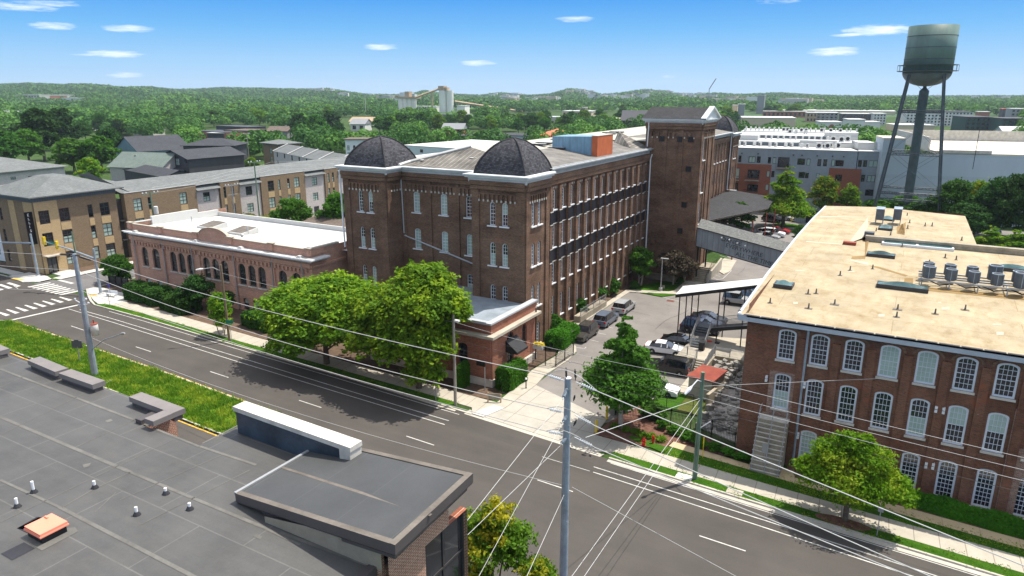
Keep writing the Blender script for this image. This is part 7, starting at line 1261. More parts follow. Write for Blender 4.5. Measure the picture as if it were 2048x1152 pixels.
def wire(pts,label,r_=.02,m='wire_white',sag=0,group='overhead wires along the street',n=24):
 pts=[Vector(p)for p in pts];P=[]
 for a,c in zip(pts,pts[1:]):
  for k in range(n+1):t=k/n;v=a.lerp(c,t);v.z-=sag*4*t*(1-t);P.append(v)
 return tag(MB().tube(P,r_,5).build('overhead_wire',m),label,'wire',group)
def through(A,C,px,py):
 best=None
 for k in range(1,60):
  t=k/60;v=A.lerp(C,t);d=ray(px,py);kx=math.atan2(v.x,v.y)-math.atan2(d.x,d.y)
  if best is None or abs(kx)<best[0]:best=(abs(kx),t,v.z-zat(px,py,v.x,v.y))
 return max(0,best[2]/(4*best[1]*(1-best[1])))
Lt=[Vector((LX+1.0,LY,up(162,508,LX,LY))),Vector((LX,LY,up(165,539,LX,LY))),Vector((LX,LY,up(176,579,LX,LY)))]
for i,(nm,mid)in enumerate((('topmost',(512,617)),('middle',(512,668)),('lowest thick',(470,688)))):
 A_,C_=Lt[i],ends[i][0];wire([A_,C_],'%s long wire between the left steel pole and the centre pole'%nm,.026,sag=min(2.5,through(A_,C_,*mid)))
 p=(0,(500,527,575)[i]);wire([wpt(-60,p[1]-1,LY+1),Lt[i]],'%s wire leaving the left steel pole towards the left edge'%nm,.022,sag=.1)
 far_=[(2048,1126),(1876,1152),(1831,1152)][i];mp_=[(1536,926),(1536,1008),(1536,1036)][i];E_=wpt(*far_,CY-1.2);A2=ends[i][1];dr=(E_-A2);E2=A2+dr*1.6;wire([A2,E2],'%s heavy wire from the centre pole to the lower right corner'%nm,.03,sag=max(0,min(1.2,through(A2,E2,*mp_))))
A_=Vector((LX+.3,LY,up(172,674,LX,LY)));C_=wpt(1132,972,CY);wire([A_,C_],'thin low cable between the two steel poles crossing the road edge',.018,sag=min(2,through(A_,C_,740,870)));wire([wpt(1144,974,CY),wpt(1471,1152,CY-3),wpt(1640,1245,CY-5)],'thin low cable from the centre pole to the bottom edge',.015)
for(p0,p1,lb)in(((1125,799),(847,1152),'upper slanting service wire from the centre pole down to the near building'),((1122,890),(850,1152),'lower slanting service wire from the centre pole to the near building'),((1125,846),(958,1152),'steep service wire from the centre pole to the bottom edge'),((1128,990),(1054,1152),'short steep wire below the insulators of the centre pole')):
 a=wpt(*p0,CY-.9);c=wpt(*p1,20.5 if p1[0]<900 else 24);wire([a,c+(c-a)*.25],lb,.014)
P1x,P1y=gp(911,811);Z1=up(899,626,P1x,P1y);pl1=thing('wooden_utility_pole','grey wooden utility pole with small lamp before the corner lodge','utility pole',(P1x,P1y,0));cyl((P1x,P1y,0),(P1x,P1y,Z1),.17,.12,'wood_grey','pole',pl1,8);b=MB();b.tube([(P1x,P1y,Z1-.6),(P1x+.6,P1y-.4,Z1-.5)],.04,5);b.build('arm','steel',pl1);b=MB();b.box(P1x+.5,P1y-.7,Z1-.6,P1x+1.0,P1y-.35,Z1-.45);b.build('lamp_head','unit_light',pl1)
P2x,P2y=gp(1389,960);Z2=up(1403,744,P2x,P2y);pl2=thing('green_utility_pole','greenish wooden utility pole with lamp on the verge before the warehouse','utility pole',(P2x,P2y,0));cyl((P2x,P2y,0),(P2x,P2y,Z2),.2,.15,'pole_green','pole',pl2,10);q_=onY(1391,774,P2y-.9);lamp_arm(pl2,(P2x,P2y,Z2-.8),(P2x-.55,P2y-1.1,up(1384,775,P2x-.55,P2y-1.1)),'white_paint','white_paint');b=MB();b.tube([(P2x,P2y,up(1396,858,P2x,P2y)),(P2x+.9,P2y-.2,up(1411,840,P2x+.9,P2y))],.04,5);b.build('stub_arm','white_paint',pl2)
P3x,P3y=gp(459,683);Z3=up(450,529,P3x,P3y);pl3=thing('wooden_utility_pole','brown wooden utility pole with long lamp arm before the pink hall','utility pole',(P3x,P3y,0));cyl((P3x,P3y,0),(P3x,P3y,Z3),.17,.12,'wood_pole','pole',pl3,8);q_=onY(405,538,P3y-1.5);lamp_arm(pl3,(P3x,P3y,Z3-.8),(q_.x,q_.y,q_.z),'steel','unit_light')
P4x,P4y=gp(168,607);Z4=up(158,462,P4x,P4y);pl4=thing('green_utility_pole','slim dark green pole right behind the left steel pole','utility pole',(P4x,P4y,0));cyl((P4x,P4y,0),(P4x,P4y,Z4),.16,.1,'pole_green','pole',pl4,8)
for(bx,by,tx,ty_,m,nm,lb)in((516,412,508,322,'pole_green','green_utility_pole','tall green pole with insulators before the middle of the apartment row'),(476,440,463,368,'steel','steel_utility_pole','grey steel pole with cross arms before the apartment row'),(308,470,300,384,'pole_green','green_utility_pole','pole with a white transformer before the left part of the row'),(500,335,495,266,'wood_grey','wooden_utility_pole','pale pole behind the apartment row by the black townhouses')):
 x,y=gp(bx,by+45 if by>400 else by);
 if by>400:x,y=-121.5,{516:106,476:97.5,308:79}[bx];p=onX(tx,ty_,x);y=p.y;z1=p.z
 else:z1=up(tx,ty_,x,y)
 o=thing(nm,lb,'utility pole',(x,y,0));cyl((x,y,0),(x,y,z1),.18,.12,m,'pole',o,8);b=MB();b.box(x-.06,y-1.6,z1-.35,x+.06,y+1.6,z1-.22)
 if bx!=516:b.box(x-.05,y-1.2,z1-2.2,x+.05,y+1.2,z1-2.1)
 b.build('cross_arm',m,o);b=MB()
 for k in(-1.5,-.8,.8,1.5):b.lathe([(.09,0),(.13,.12),(.07,.3)],(x,y+k,z1-.22),6)
 b.build('insulator','insulator',o)
 if bx==308:MB().lathe([(.38,0),(.38,1.3),(.2,1.4)],(x+.6,y+.3,z1-4.0),12).build('transformer','unit_light',o)
g=random.Random(9)
for i in range(3):wire([(-121.5,79,13.2-i*.5),(-121.5,97,14.6-i*.6),(-121.5,107,15.5-i*.8),(-121.5,150,14-i)],'%s thin wire along the apartment row'%['upper','middle','lower'][i],.02,'wire_white',.3,'thin wires along the apartment row')
for i,(dz,m)in enumerate(((.3,'wire_white'),(1.2,'wire_dark'),(2.0,'wire_dark'),(2.9,'wire_dark'))):
 a,c,d=Vector((P3x,P3y,Z3-dz*1.4-.6)),Vector((P1x,P1y,Z1-dz-.6)),Vector((P2x,P2y,Z2-.3-dz*.9));rr=Vector((P2x+34,P2y-2.2,Z2-.6-dz*.9));nm=['top','second','third','bottom'][i]
 wire([a,c],'%s wire between the brown and the grey wooden poles'%nm,.014,m,.35,'wires between the roadside poles');wire([c,d],'%s wire from the grey wooden pole over the driveway'%nm,.014,m,.35,'wires between the roadside poles');wire([d,rr],'%s wire from the green pole along the warehouse'%nm,.016,'wire_white' if i<3 else m,.3,'wires between the roadside poles')
for i,(z_,e_)in enumerate(((up(1396,796,P2x,P2y),(1144,1152)),(up(1395,812,P2x,P2y),(1169,1152)))):a=Vector((P2x,P2y,z_));c=wpt(*e_,30);wire([a,c+(c-a)*.6],'%s of two thin wires from the green pole over the road'%['left','right'][i],.016,group='thin wires crossing the road')
wire([wpt(1171,875,CY),Vector((P2x,P2y,up(1394,795,P2x,P2y)))],'pale wire from the centre pole across to the green pole',.02,group='thin wires crossing the road')
wire([Vector((P2x,P2y,up(1400,772,P2x,P2y))),Vector((0,56.6,9.2))],'service wire from the green pole to the warehouse wall',.016,group='thin wires crossing the road')
def signal(par_name,label,bx,by,tx,ty_,arm,heads,sign=None):
 x,y=gp(bx,by);zt_=up(tx,ty_,x,y);o=thing(par_name,label,'traffic signal',(x,y,.13));cyl((x,y,.13),(x,y,zt_),.22,.15,'galv','pole',o,10);MB().lathe([(.42,.13),(.42,.2),(.25,.3)],(x,y,0),10).build('base_plate','steel',o)
 (ax_,ay,ex,ey,dX,dY)=arm;za=up(ax_,ay,x,y);ez=up(ex,ey,x+dX,y+dY);MB().tube([(x,y,za),(x+dX*.5,y+dY*.5,(za+ez)/2+.15),(x+dX,y+dY,ez)],[.15,.12,.08],8).build('mast_arm','galv',o)
 for f in heads:
  hx,hy,hz=x+dX*f,y+dY*f,za+(ez-za)*f+.12;b=MB();b.box(hx-.2,hy-.18,hz-.62,hx+.2,hy+.18,hz+.62);hd=b.build('signal_head','yellow_paint',o);b=MB()
  for k in(-.38,0,.38):b.T=Matrix.Translation((hx,hy,hz+k))@Matrix.Rotation(R(90),4,'Y');b.lathe([(.15,-.36),(.15,-.18)],(0,0,0),10)
  b.build('lens_hood','black_metal',hd)
 if sign:f=sign;hx,hy,hz=x+dX*f,y+dY*f,za+(ez-za)*f+.1;b=MB();b.T=Matrix.Translation((hx,hy,hz))@Matrix.Rotation(math.atan2(dY,dX),4,'Z');b.box(-.75,-.04,-.24,.75,.0,.24);b.build('street_name_sign','green_sign',o)
 return o
s1=signal('traffic_signal','steel mast arm signal with two yellow heads at the corner before the pink hall',202,589,190,497,(196,517,106,480,-9.6,-2.2),(.97,.72),.83)
s2=signal('traffic_signal','steel mast arm signal on the far corner before the tan apartments',77,553,58,468,(65,486,-40,482,-11,-6),(),None)
def signpost(name,label,px,py,h_,w_,hh,m,pm='steel',z=.12,rz=0,lines=()):
 x,y=gp(px,py,z);o=thing(name,label,'sign',(x,y,z));MB().tube([(x,y,z),(x,y,z+h_)],.035,6).build('post',pm,o);b=MB().frame((x,y,0),rz);b.box(-w_/2,-.06,z+h_-hh,w_/2,-.036,z+h_);p=b.build('panel',m,o);return o,x,y,z
x,y=gp(160,722,.16);hm=thing('historical_marker','dark grey historical marker plaque on a post in the centre reservation grass','marker',(x,y,.16));zz=up(155,688,x,y);MB().tube([(x,y,.16),(x,y,zz-.3)],.06,8).build('post','steel',hm);b=MB().frame((x,y,0),R(25));b.box(-.62,-.04,zz-.45,.62,.04,zz+.4);b.prism([(-.25,-.04),(.25,-.04),(.25,.04),(-.25,.04)],zz+.4,zz+.55);b.build('plaque','unit_dark',hm)
signpost('street_sign','green street name sign on a post beside the wooden lamp pole',464,686,3.0,.9,.45,'green_sign',rz=R(30));signpost('street_sign','small white parking sign on a post under the right street tree',872,806,2.6,.35,.45,'white_paint');signpost('street_sign','thin street sign post near the right end of the verge',1753.5,1071,2.4,.35,.5,'steel');signpost('street_sign','purple and white campaign sign on the corner pavement',221,592,1.9,.7,.55,mat('sign_purple',(.06,.05,.28),.5,.05));signpost('street_sign','sign on a bent post at the end of the tan path',1526,940,2.4,.5,.8,'steel');signpost('marker_post','slim yellow marker post at the tan path behind the green pole',1405,915,1.9,.1,.6,'yellow_paint','yellow_paint');signpost('street_sign','thin sign post at the kerb by the corner',220,612,1.6,.1,.2,'steel')
x,y=gp(224,593,.13);bn=thing('bench','white metal bench on the corner pavement beside the purple sign','bench',(x,y,.13));b=MB().frame((x,y,0),R(10));b.box(-.9,-.25,.55,.9,.25,.6);b.build('seat','white_paint',bn);b=MB().frame((x,y,0),R(10));b.box(-.9,.24,.62,.9,.3,1.05);b.build('backrest','white_paint',bn)
for s_ in(-.8,.8):b=MB().frame((x,y,0),R(10));b.box(s_-.04,-.25,.13,s_+.04,.28,.54);b.build('leg','white_paint',bn)
x,y=gp(472/1,608+60,.12)
def hydrant(px,py,h_,name,label):
 x,y=gp(px,py,.12);o=thing(name,label,'hydrant',(x,y,.11));s_=h_/.85
 if name=='fire_hydrant':MB().lathe([(.17,0),(.17,.06),(.12,.08),(.12,.5),(.16,.52),(.16,.56),(.13,.6),(.09,.74),(.04,.82),(.04,.88)],(x,y,.11),12).build('barrel','red_paint',o,False);b=MB();b.tube([(x-.22,y,.5),(x+.22,y,.5)],.07,8);b.tube([(x,y,.45),(x,y-.24,.45)],.085,8);b.build('outlet_cap','red_paint',o)
 else:MB().lathe([(.09,0),(.09,.55),(.12,.56),(.12,.66),(.07,.75),(.03,.78)],(x,y,.11),10).build('barrel','red_paint',o);b=MB();b.tube([(x-.15,y,.6),(x+.15,y,.6)],.05,6);b.build('outlet_cap','red_paint',o)
 return o
hydrant(1287,891,.9,'fire_hydrant','red fire hydrant in the mulch right of the driveway');hydrant(1306,886,.8,'valve_post','slim red valve post right of the fire hydrant');
x,y=gp(1304,826,.12);MB()
for i,(px,py,lb)in enumerate(((1192,866,'yellow bollard nearer the street at the driveway edge'),(1213,838,'yellow bollard farther up the driveway edge'))):x,y=gp(px,py,.05);o=thing('bollard',lb,'bollard',(x,y,.05),'yellow bollards at the driveway');MB().lathe([(.11,0),(.11,1.25),(.07,1.33)],(x,y,.05),12).build('post','yellow_paint',o)
x,y=gp(1052,776,.13);o=thing('ash_post','black post with white round top on the drive pavement before the gate','post',(x,y,.13));MB().lathe([(.12,0),(.06,.06),(.06,.95)],(x,y,.13),8).build('post','black_metal',o);MB().lathe([(.08,.96),(.14,1.02),(.08,1.14)],(x,y,.13),10).build('top','white_paint',o)
x,y=gp(976,803,.13);o=thing('notice_board','small wooden framed notice board at the corner of the lodge garden','notice board',(x,y,.1));b=MB().frame((x,y,0),R(20));b.box(-.06,-.05,.1,.06,.05,1.15);b.box(1.25,-.05,.1,1.37,.05,1.0);b.build('post','fence_wood',o);b=MB().frame((x,y,0),R(20));b.box(.061,-.03,.4,1.249,.03,1.05);b.build('panel','concrete_old',o)
def lamp_post(px,py,tx,ty_,label,arm=(.9,-.5),m='steel'):
 x,y=gp(px,py);z=up(tx,ty_,x,y);o=thing('lamp_post',label,'street lamp',(x,y,0),'tall grey car park lamp posts');MB().lathe([(.3,0),(.3,.6),(.1,.62),(.08,z)],(x,y,0),8).build('post',m,o);b=MB();b.box(x-.1,y-.6,z,x+.15+arm[0],y-.2,z+.1);b.build('lamp_head',m,o);return o,x,y,z
lamp_post(1321,583,1323,516,'grey lamp post on the small lawn before the tall tower');_,x,y,z=lamp_post(1502,468,1504,432,'lamp post with a white box beyond the covered bridge');b=MB();b.box(x-.5,y-.4,z-2.4,x+.5,y-.1,z-1.6);b.build('equipment_box','white_paint',_)
x,y=gp(1327,578);b=MB();b.box(x-.2,y-.05,.1,x+.2,y+.05,.6);tag(b.build('lawn_sign','concrete'),'tiny pale sign standing on the lawn beside the lamp post','sign')
def railing(name,label,pts,h_,cat='fence',z=.1,gap=.14,post=2.4,m='black_metal',group=None,rails=(.15,.82,.95),zf=None):
 o=thing(name,label,cat,(pts[0][0],pts[0][1],z),group);bars=MB();posts=MB();zz=zf or(lambda t:z)
 for(x0,y0),(x1,y1)in zip(pts,pts[1:]):
  L=math.hypot(x1-x0,y1-y0);n=max(1,int(L/gap));tx,ty_=(x1-x0)/L,(y1-y0)/L
  for k in range(n+1):x,y=x0+tx*L*k/n,y0+ty_*L*k/n;zb=zz((x,y));bars.box(x-.012,y-.012,zb,x+.012,y+.012,zb+h_)
  for r_ in rails:za,zc_=zz((x0,y0)),zz((x1,y1));bars.tube([(x0,y0,za+h_*r_),(x1,y1,zc_+h_*r_)],.02,4)
  n=max(1,round(L/post))
  for k in range(n+1):x,y=x0+tx*L*k/n,y0+ty_*L*k/n;zb=zz((x,y));posts.box(x-.04,y-.04,zb,x+.04,y+.04,zb+h_+.08)
 bars.build('railing_bars',m,o);posts.build('post',m,o);return o
FG=[(-22.0,58.4),(-19.4,58.9),(-16.6,58.5),(-12.7,57.9),(-10.5,57.3)]
railing('iron_fence','black iron picket fence with posts behind the mulch bed right of the driveway',FG,1.9,group=None)
railing('iron_fence','black iron picket fence running back from the maple to the car park',[(-22.0,58.4),(-20.9,63.2)],1.8);
gt=thing('sliding_gate','black sliding gate frame parked behind the picket fence','gate',(-20,63,0));b=MB();P=[gp(*p)for p in((1320,800),(1330,806),(1348,806),(1385,817))]
for(p0,p1,q0,q1)in(((1319,766),(1386,800),(1349,772),(1349,773)),):pass
ya=62.3
for x in(-20.6,-19.3,-18.2,-15.6):b.tube([(x,ya,.2),(x,ya,2.1)],.03,5)
for z in(.2,2.1):b.tube([(-20.6,ya,z),(-15.6,ya,z)],.035,5)
b.build('frame','black_metal',gt)
railing('entrance_gate','black iron gate and rails between lodge and drive',[(-35.2,66.3),(-33.6,66.3),(-32.4,66.5)],2.3,'gate');railing('side_railing','black rails running along the drive from the gate',[(-32.4,66.5),(-32.3,71.0)],1.5,'railing')
x,y=-34.5,66.3;b=MB();b.box(x-.6,y-.25,2.0,x+.6,y+.2,2.35);o=thing('flower_box','box of yellow flowers on top of the black gate by the lodge','planter',(x,y,2));b.build('box','pale_silver',o);bpy.data.objects.new('flowers',crown('flowers',[(0,0,.5,.6,.25,.22)],500,.07,90,'leaf_yellow',clump=6,spread=.3));fo=bpy.data.objects['flowers'];fo.data.materials[0]=mat('flower_yellow',(.75,.6,.02),.8,.2);COL.objects.link(fo);fo.parent=o
railing('ramp_railing','grey railing of the small ramp at the mill wall',[(-36.6,82.5),(-36.5,91.0)],1.1,'railing',.9,.3,2.0,'steel',None,(.5,.95));b=MB();b.prism([(-37.5,82.3),(-36.5,82.3),(-36.4,91.2),(-37.5,91.2)],.1,.95);tag(b.build('ramp','concrete_old'),'small raised concrete ramp at the foot of the mill wall','ramp')
es=thing('entrance_steps','concrete entrance steps and landing at the corner of the tall tower','steps',(-29,114,0));b=MB()
for k in range(8):b.prism([(-30.2,111.0+k*.5),(-27.6,111.0+k*.5),(-27.6,111.5+k*.5),(-30.2,111.5+k*.5)],0,.2+k*.19)
b.prism([(-30.9,115),(-27.6,115),(-27.6,119),(-30.9,119)],0,1.72);b.build('flight','concrete_old',es);b=MB();b.prism([(-27.59,112.2),(-27.3,112.2),(-27.3,121.5),(-27.59,121.5)],0,[1.0,1.0,2.2,2.2]);b.prism([(-27.2,119.8),(-26.2,118.5),(-25.7,121),(-26.6,130),(-29,130.5),(-28.8,122)],0,.15);b.build('side_wall','concrete',es);b=MB()
for x in(-30.2,-27.45):
 b.tube([(x,111.2,.3+.9),(x,115,1.8+.9),(x,119 if x>-29 else 115.1,1.8+.9)],.035,4)
 for k in range(9):yy_=111.2+k*(.95 if x>-29 else.47);b.tube([(x,yy_,.3+max(0,min(1.5,(yy_-111.2)*.39))),(x,yy_,1.2+max(0,min(1.5,(yy_-111.2)*.39)))],.03,4)
b.build('handrail','black_metal',es)
b=MB();b.prism([(-37,109.5),(-31,109.0),(-30.5,110.6),(-30.8,110.9),(-31.2,109.5),(-37,109.9)],.1,1.1);tag(b.build('low_wall','concrete_old'),'low concrete garden wall under the purple leaved tree','wall')
pz=1.2;pf=thing('concrete_platform','raised concrete platform with steps and retaining wall between car park and warehouse','platform',(-17,76,0));b=MB();b.prism([(-20.9,74.2),(-17.1,74.0),(-17.0,75.9),(-10.5,76.2),(-10.5,79.5),(-14.5,84),(-20.3,82),(-20.9,78)],0,pz)
for k in range(6):b.prism([(-18.55,72.75+k*.24),(-17.2,72.7+k*.24),(-17.2,74.1),(-18.55,74.2)],k*.2*1.0,(k+1)*.2)
b.build('platform','concrete',pf);b=MB();b.prism([(-17.19,70.6),(-16.9,70.6),(-16.9,75.7),(-10.5,75.9),(-10.5,76.15),(-17.1,75.9)],0,1.35);b.prism([(-21.1,73.9),(-18.56,73.9),(-18.56,74.15),(-21.1,74.15)],0,1.25);b.build('retaining_wall','concrete_old',pf)
railing('platform_railing','grey steel railing along the edge of the concrete platform above the rocks',[(-17.0,76.0),(-10.6,76.2)],1.05,'railing',1.3,.13,1.6,'steel');railing('platform_railing','grey railing on the left side of the platform facing the cars',[(-21.0,75.0),(-18.6,74.3)],1.0,'railing',1.25,.13,1.2,'steel')
zst=lambda p:.15+max(0,min(1.1,(p[1]-72.6)*.8));railing('stair_rail','left grey handrail of the concrete steps',[(-18.6,72.4),(-18.6,74.2)],1.0,'railing',0,.3,1.5,'steel',None,(.5,.97),zst);railing('stair_rail','long right grey handrail of the concrete steps',[(-17.05,70.6),(-17.05,76)],1.0,'railing',0,.13,1.5,'steel',None,(.1,.97),lambda p:.9+max(0,min(.6,(p[1]-70.6)*.2)))
ss=thing('steel_staircase','dark steel staircase climbing from the platform to the warehouse','staircase',(-17,80,1));b=MB();S0,S1,S2=Vector((-19.6,77.6,1.2)),Vector((-19.6,80.2,2.9)),Vector((-10.5,80.6,4.7))
for k in range(8):t=k/8;b.box(-20.3,77.6+k*.32,1.35+k*.21,-18.7,77.9+k*.32,1.4+k*.21)
b.box(-20.4,80.1,2.95,-18.6,81.8,3.02);b.build('tread','unit_dark',ss);b=MB()
for y in(80.2,81.7):b.face([(-18.6,y,2.6),(-10.5,y,4.6),(-10.5,y,5.0),(-18.6,y,3.0)])
b.face([(-18.6,80.2,3.0),(-10.5,80.2,5.0),(-10.5,81.7,5.0),(-18.6,81.7,3.0)]);b.build('stringer','black_metal',ss);b=MB()
def slope_rail(mb,p,q,h_=1.0,gap=.14):
 p,q=Vector(p),Vector(q);n=int((q-p).length/gap)
 for k in range(n+1):v=p.lerp(q,k/n);mb.box(v.x-.012,v.y-.012,v.z+.08,v.x+.012,v.y+.012,v.z+h_)
 mb.tube([p+Vector((0,0,h_)),q+Vector((0,0,h_))],.03,5);mb.tube([p+Vector((0,0,.1)),q+Vector((0,0,.1))],.02,4)
for y in(80.15,81.75):slope_rail(b,(-18.6,y,3.0),(-10.6,y,5.0))
for x in(-20.35,-18.65):slope_rail(b,(x,77.6,1.3),(x,80.1,3.0))
slope_rail(b,(-20.4,80.2,3),(-20.4,81.8,3));b.build('railing','steel',ss)
ca=thing('stair_canopy','long pale sloping canopy roof on thin black posts over the steel staircase','canopy',(-18,83,0));cz=[up(1352,587,*gp(1352,587,6.0))];
K=[onY(1352,588,80.0),onY(1368,573,80.0)];b=MB()
c0=gp(1351,589,6.3);c1=gp(1366,572,6.3);c2=gp(1527,556,8.9);c3_=gp(1516,570,8.9)
b.face([(*c0,6.3),(*c3_,8.9),(*c2,8.9),(*c1,6.3)]);b.face([(*c0,6.12),(*c1,6.12),(*c2,8.72),(*c3_,8.72)]);b.build('roof','white_roof',ca);b=MB()
for(p,zp,q,zq_)in((c0,6.3,c3_,8.9),(c1,6.3,c0,6.3),(c2,8.9,c1,6.3)):b.face([(*p,zp-.4),(*q,zq_-.4),(*q,zq_+.02),(*p,zp+.02)])
b.build('fascia','black_metal',ca)
def cpost(f,side):p=Vector(c0).lerp(Vector(c3_),f)if side==0 else Vector(c1).lerp(Vector(c2),f);b=MB();b.tube([(p.x,p.y,.05),(p.x,p.y,6.0+2.6*f)],.075,6);b.build('post','black_metal',ca)
for f,s_ in((.06,0),(.06,1),(.22,0),(.22,1),(.56,0),(.56,1),(.86,0)):cpost(f,s_)
g=random.Random(7);rk_=MB()
for k in range(420):
 x=g.uniform(-16.8,-10.6);y=g.uniform(59.5,75.4)
 if x<-14.4 and y<70.5:continue
 s_=g.uniform(.16,.42);z=.12+max(0,(y-66)*.06)+(.5 if x<-14 else 0)*g.random();n=g.randint(5,7);a0=g.uniform(0,6);r0=[s_*g.uniform(.7,1.2)for _ in range(n)];pb=[(x+r0[i]*math.cos(a0+i*6.283/n),y+r0[i]*.8*math.sin(a0+i*6.283/n))for i in range(n)];rk_.prism(pb,0,[z+s_*g.uniform(.5,1.1)for _ in range(n)])
o=rk_.build('rocks','rock');o['kind']='stuff';o['label']='bank of loose grey rocks between the retaining wall and the warehouse'
b=MB();b.prism([(-17,70.6),(-14.4,66),(-14.4,60),(-10.4,58.5),(-10.4,75.9),(-16.9,75.7)],0,[.5,.3,.12,.12,.5,.6]);b.prism([(-16.4,80),(-14,84),(-11,92),(-11,80)],0,.1);struct('gravel_bank',b,'gravel')
ub=thing('utility_shed','low concrete utility shed with a rust red flat roof by the rocks','shed',(-16.2,67.6,0));T_s=[(-17.3,66.5),(-14.9,66.3),(-14.4,69.6),(-16.8,69.9)];b=MB();b.prism(T_s,0,2.1);b.build('wall','concrete',ub);b=MB();b.prism([(-17.5,66.3),(-14.7,66.1),(-14.2,69.8),(-16.9,70.1)],2.11,2.28);b.build('roof','red_rust',ub);b=MB();b.prism([(-14.9,64.2),(-14.6,64.2),(-14.3,66.2),(-14.6,66.2)],0,1.6);b.build('wing_wall','concrete_old',ub)
wf=thing('timber_sleepers','orange timber edging frames on the gravel behind the platform','edging',(-13,78,0));b=MB()
for(x0,y0,x1,y1)in((-13.8,80.5,-11.2,80.8),(-13.9,83.5,-11.2,83.8),(-13.9,80.5,-13.6,83.8)):b.box(x0,y0,1.2,x1,y1,1.5)
b.build('timber','tactile',wf)
ws_=thing('front_steps','broad concrete steps with steel handrails at the left front of the warehouse','steps',(-7.6,55,0));b=MB();n=11;zt_=4.15
X0_,X1_=-8.6,-6.3;b.box(X0_,55.9,0,X1_,56.81,zt_)
for k in range(n):y1_=55.9-k*.15;b.box(X0_,y1_-.15,0,X1_,y1_,zt_-(k+1)*zt_/(n+.8))
b.build('flight','concrete_old',ws_);b=MB()  # risers darker than the treads: shadow of the gaps put into their colour
for k in range(n+1):b.box(X0_-.03,55.9-k*.15-.03,zt_-k*zt_/(n+.8)-.01,X1_+.03,56.0-k*.15 if k else 56.8,zt_-k*zt_/(n+.8)+.05)
b.build('tread','limestone',ws_);b=MB()
for x in(X0_+.1,(X0_+X1_)/2,X1_-.1):
 b.tube([(x,56.7,zt_+1),(x,55.9,zt_+1),(x,54.3,1.15),(x,54.2,.2)],.03,5);b.tube([(x,56.7,zt_+.55),(x,55.9,zt_+.55),(x,54.3,.75)],.022,4)
 for k in range(7):t=k/6;b.tube([(x,55.9-1.6*t,zt_*(1-t)+.1),(x,55.9-1.6*t,zt_*(1-t)+1.05)],.022,4)
b.build('handrail','steel',ws_)
x,y=gp(1612,446);ds=thing('bin_enclosure','grey metal clad bin enclosure with black gates beyond the car park tree','enclosure',(x,y,0));b=MB();b.box(x-2.6,y-.2,0,x-.2,y+3,2.4);b.build('screen','zinc',ds);b=MB();b.box(x-.15,y+.3,0,x+2.4,y+3,2.6);b.build('gate','black_metal',ds)
for i,(dx,lb)in enumerate(((-3.2,'yellow bollard left of the bin enclosure'),(2.9,'yellow bollard right of the bin enclosure'))):o=thing('bollard',lb,'bollard',(x+dx,y-.4,0),'yellow bollards at the bin enclosure');MB().lathe([(.14,0),(.14,1.5)],(x+dx,y-.4,0),8).build('post','yellow_paint',o)
b=MB();ix,iy=gp(1572,452);b.lathe([(3.2,0),(3.2,.14)],(ix,iy,0),24);struct('car_park_island',b,'kerb_stone');b=MB();b.lathe([(3.0,.1),(3.0,.16)],(ix,iy,0),24);struct('car_park_island_grass',b,'lawn')
x,y=gp(262,577);rw_=thing('dark_fence','dark board fence at the left end of the pink hall','fence',(x,y,0));b=MB();b.box(-110.6,62.4,0,-105.5,62.5,1.7);b.build('panel','black_metal',rw_);b=MB()
for k in range(4):b.box(-110.7+k*1.7,62.3,0,-110.6+k*1.7,62.4,1.85)
b.build('post','black_metal',rw_)
x,y=gp(240,495);b=MB();b.box(-123.5,76.6,0,-121.8,80,1.6);tag(b.build('concrete_wall','concrete_old'),'low grey concrete wall at the foot of the apartment stairwell','wall')
def farb(name,label,cat,x0,y0,x1,yb,depth=30,wm='pale_far',rm='white_roof',nx=0,ny=0,group=None,roof='flat',rise=3,y0b=None,z0=0):
 a=gp(x0,yb,z0);c=gp(x1,yb+(x1-x0)*.012,z0);z=max(z0+2.5,zat(x0,y0,*a));A,C_=Vector(a),Vector(c);t=(C_-A).normalized();n=Vector((-t.y,t.x));L=(C_-A).length;rz=math.atan2(t.y,t.x);T=Matrix.Translation((A.x,A.y,0))@Matrix.Rotation(rz,4,'Z')
 o=thing(name,label,cat,(A.x,A.y,z0),group);b=MB();b.T=T;b.box(0,0,z0,L,depth,z);b.build('wall',wm,o);b=MB();b.T=T
 if roof=='flat':b.box(-.4,-.4,z+.01,L+.4,depth+.4,z+.6)
 else:b.face([(-1,-1,z),(L+1,-1,z),(L+1,depth/2,z+rise),(-1,depth/2,z+rise)]);b.face([(-1,depth/2,z+rise),(L+1,depth/2,z+rise),(L+1,depth+1,z),(-1,depth+1,z)]);b.face([(-.5,0,z),(-.5,depth/2,z+rise),(-.5,depth,z)]);b.face([(L+.5,0,z),(L+.5,depth,z),(L+.5,depth/2,z+rise)])
 b.build('roof',rm,o)
 if nx:
  k=('fw',round(L/nx*.5,1),round((z-z0)/ny*.55,1))
  if k not in WIN:m=MB();m.box(-k[1]/2,-.08,0,k[1]/2,.02,k[2]);q=m.build('window','glass_dark');WIN[k]=q.data;bpy.data.objects.remove(q)
  for i in range(nx):
   for j in range(ny):put('window',WIN[k],o,T@Vector((L*(i+.5)/nx,0,z0+(z-z0)*(j+.25)/ny)),rz)
 return o,T,L,z
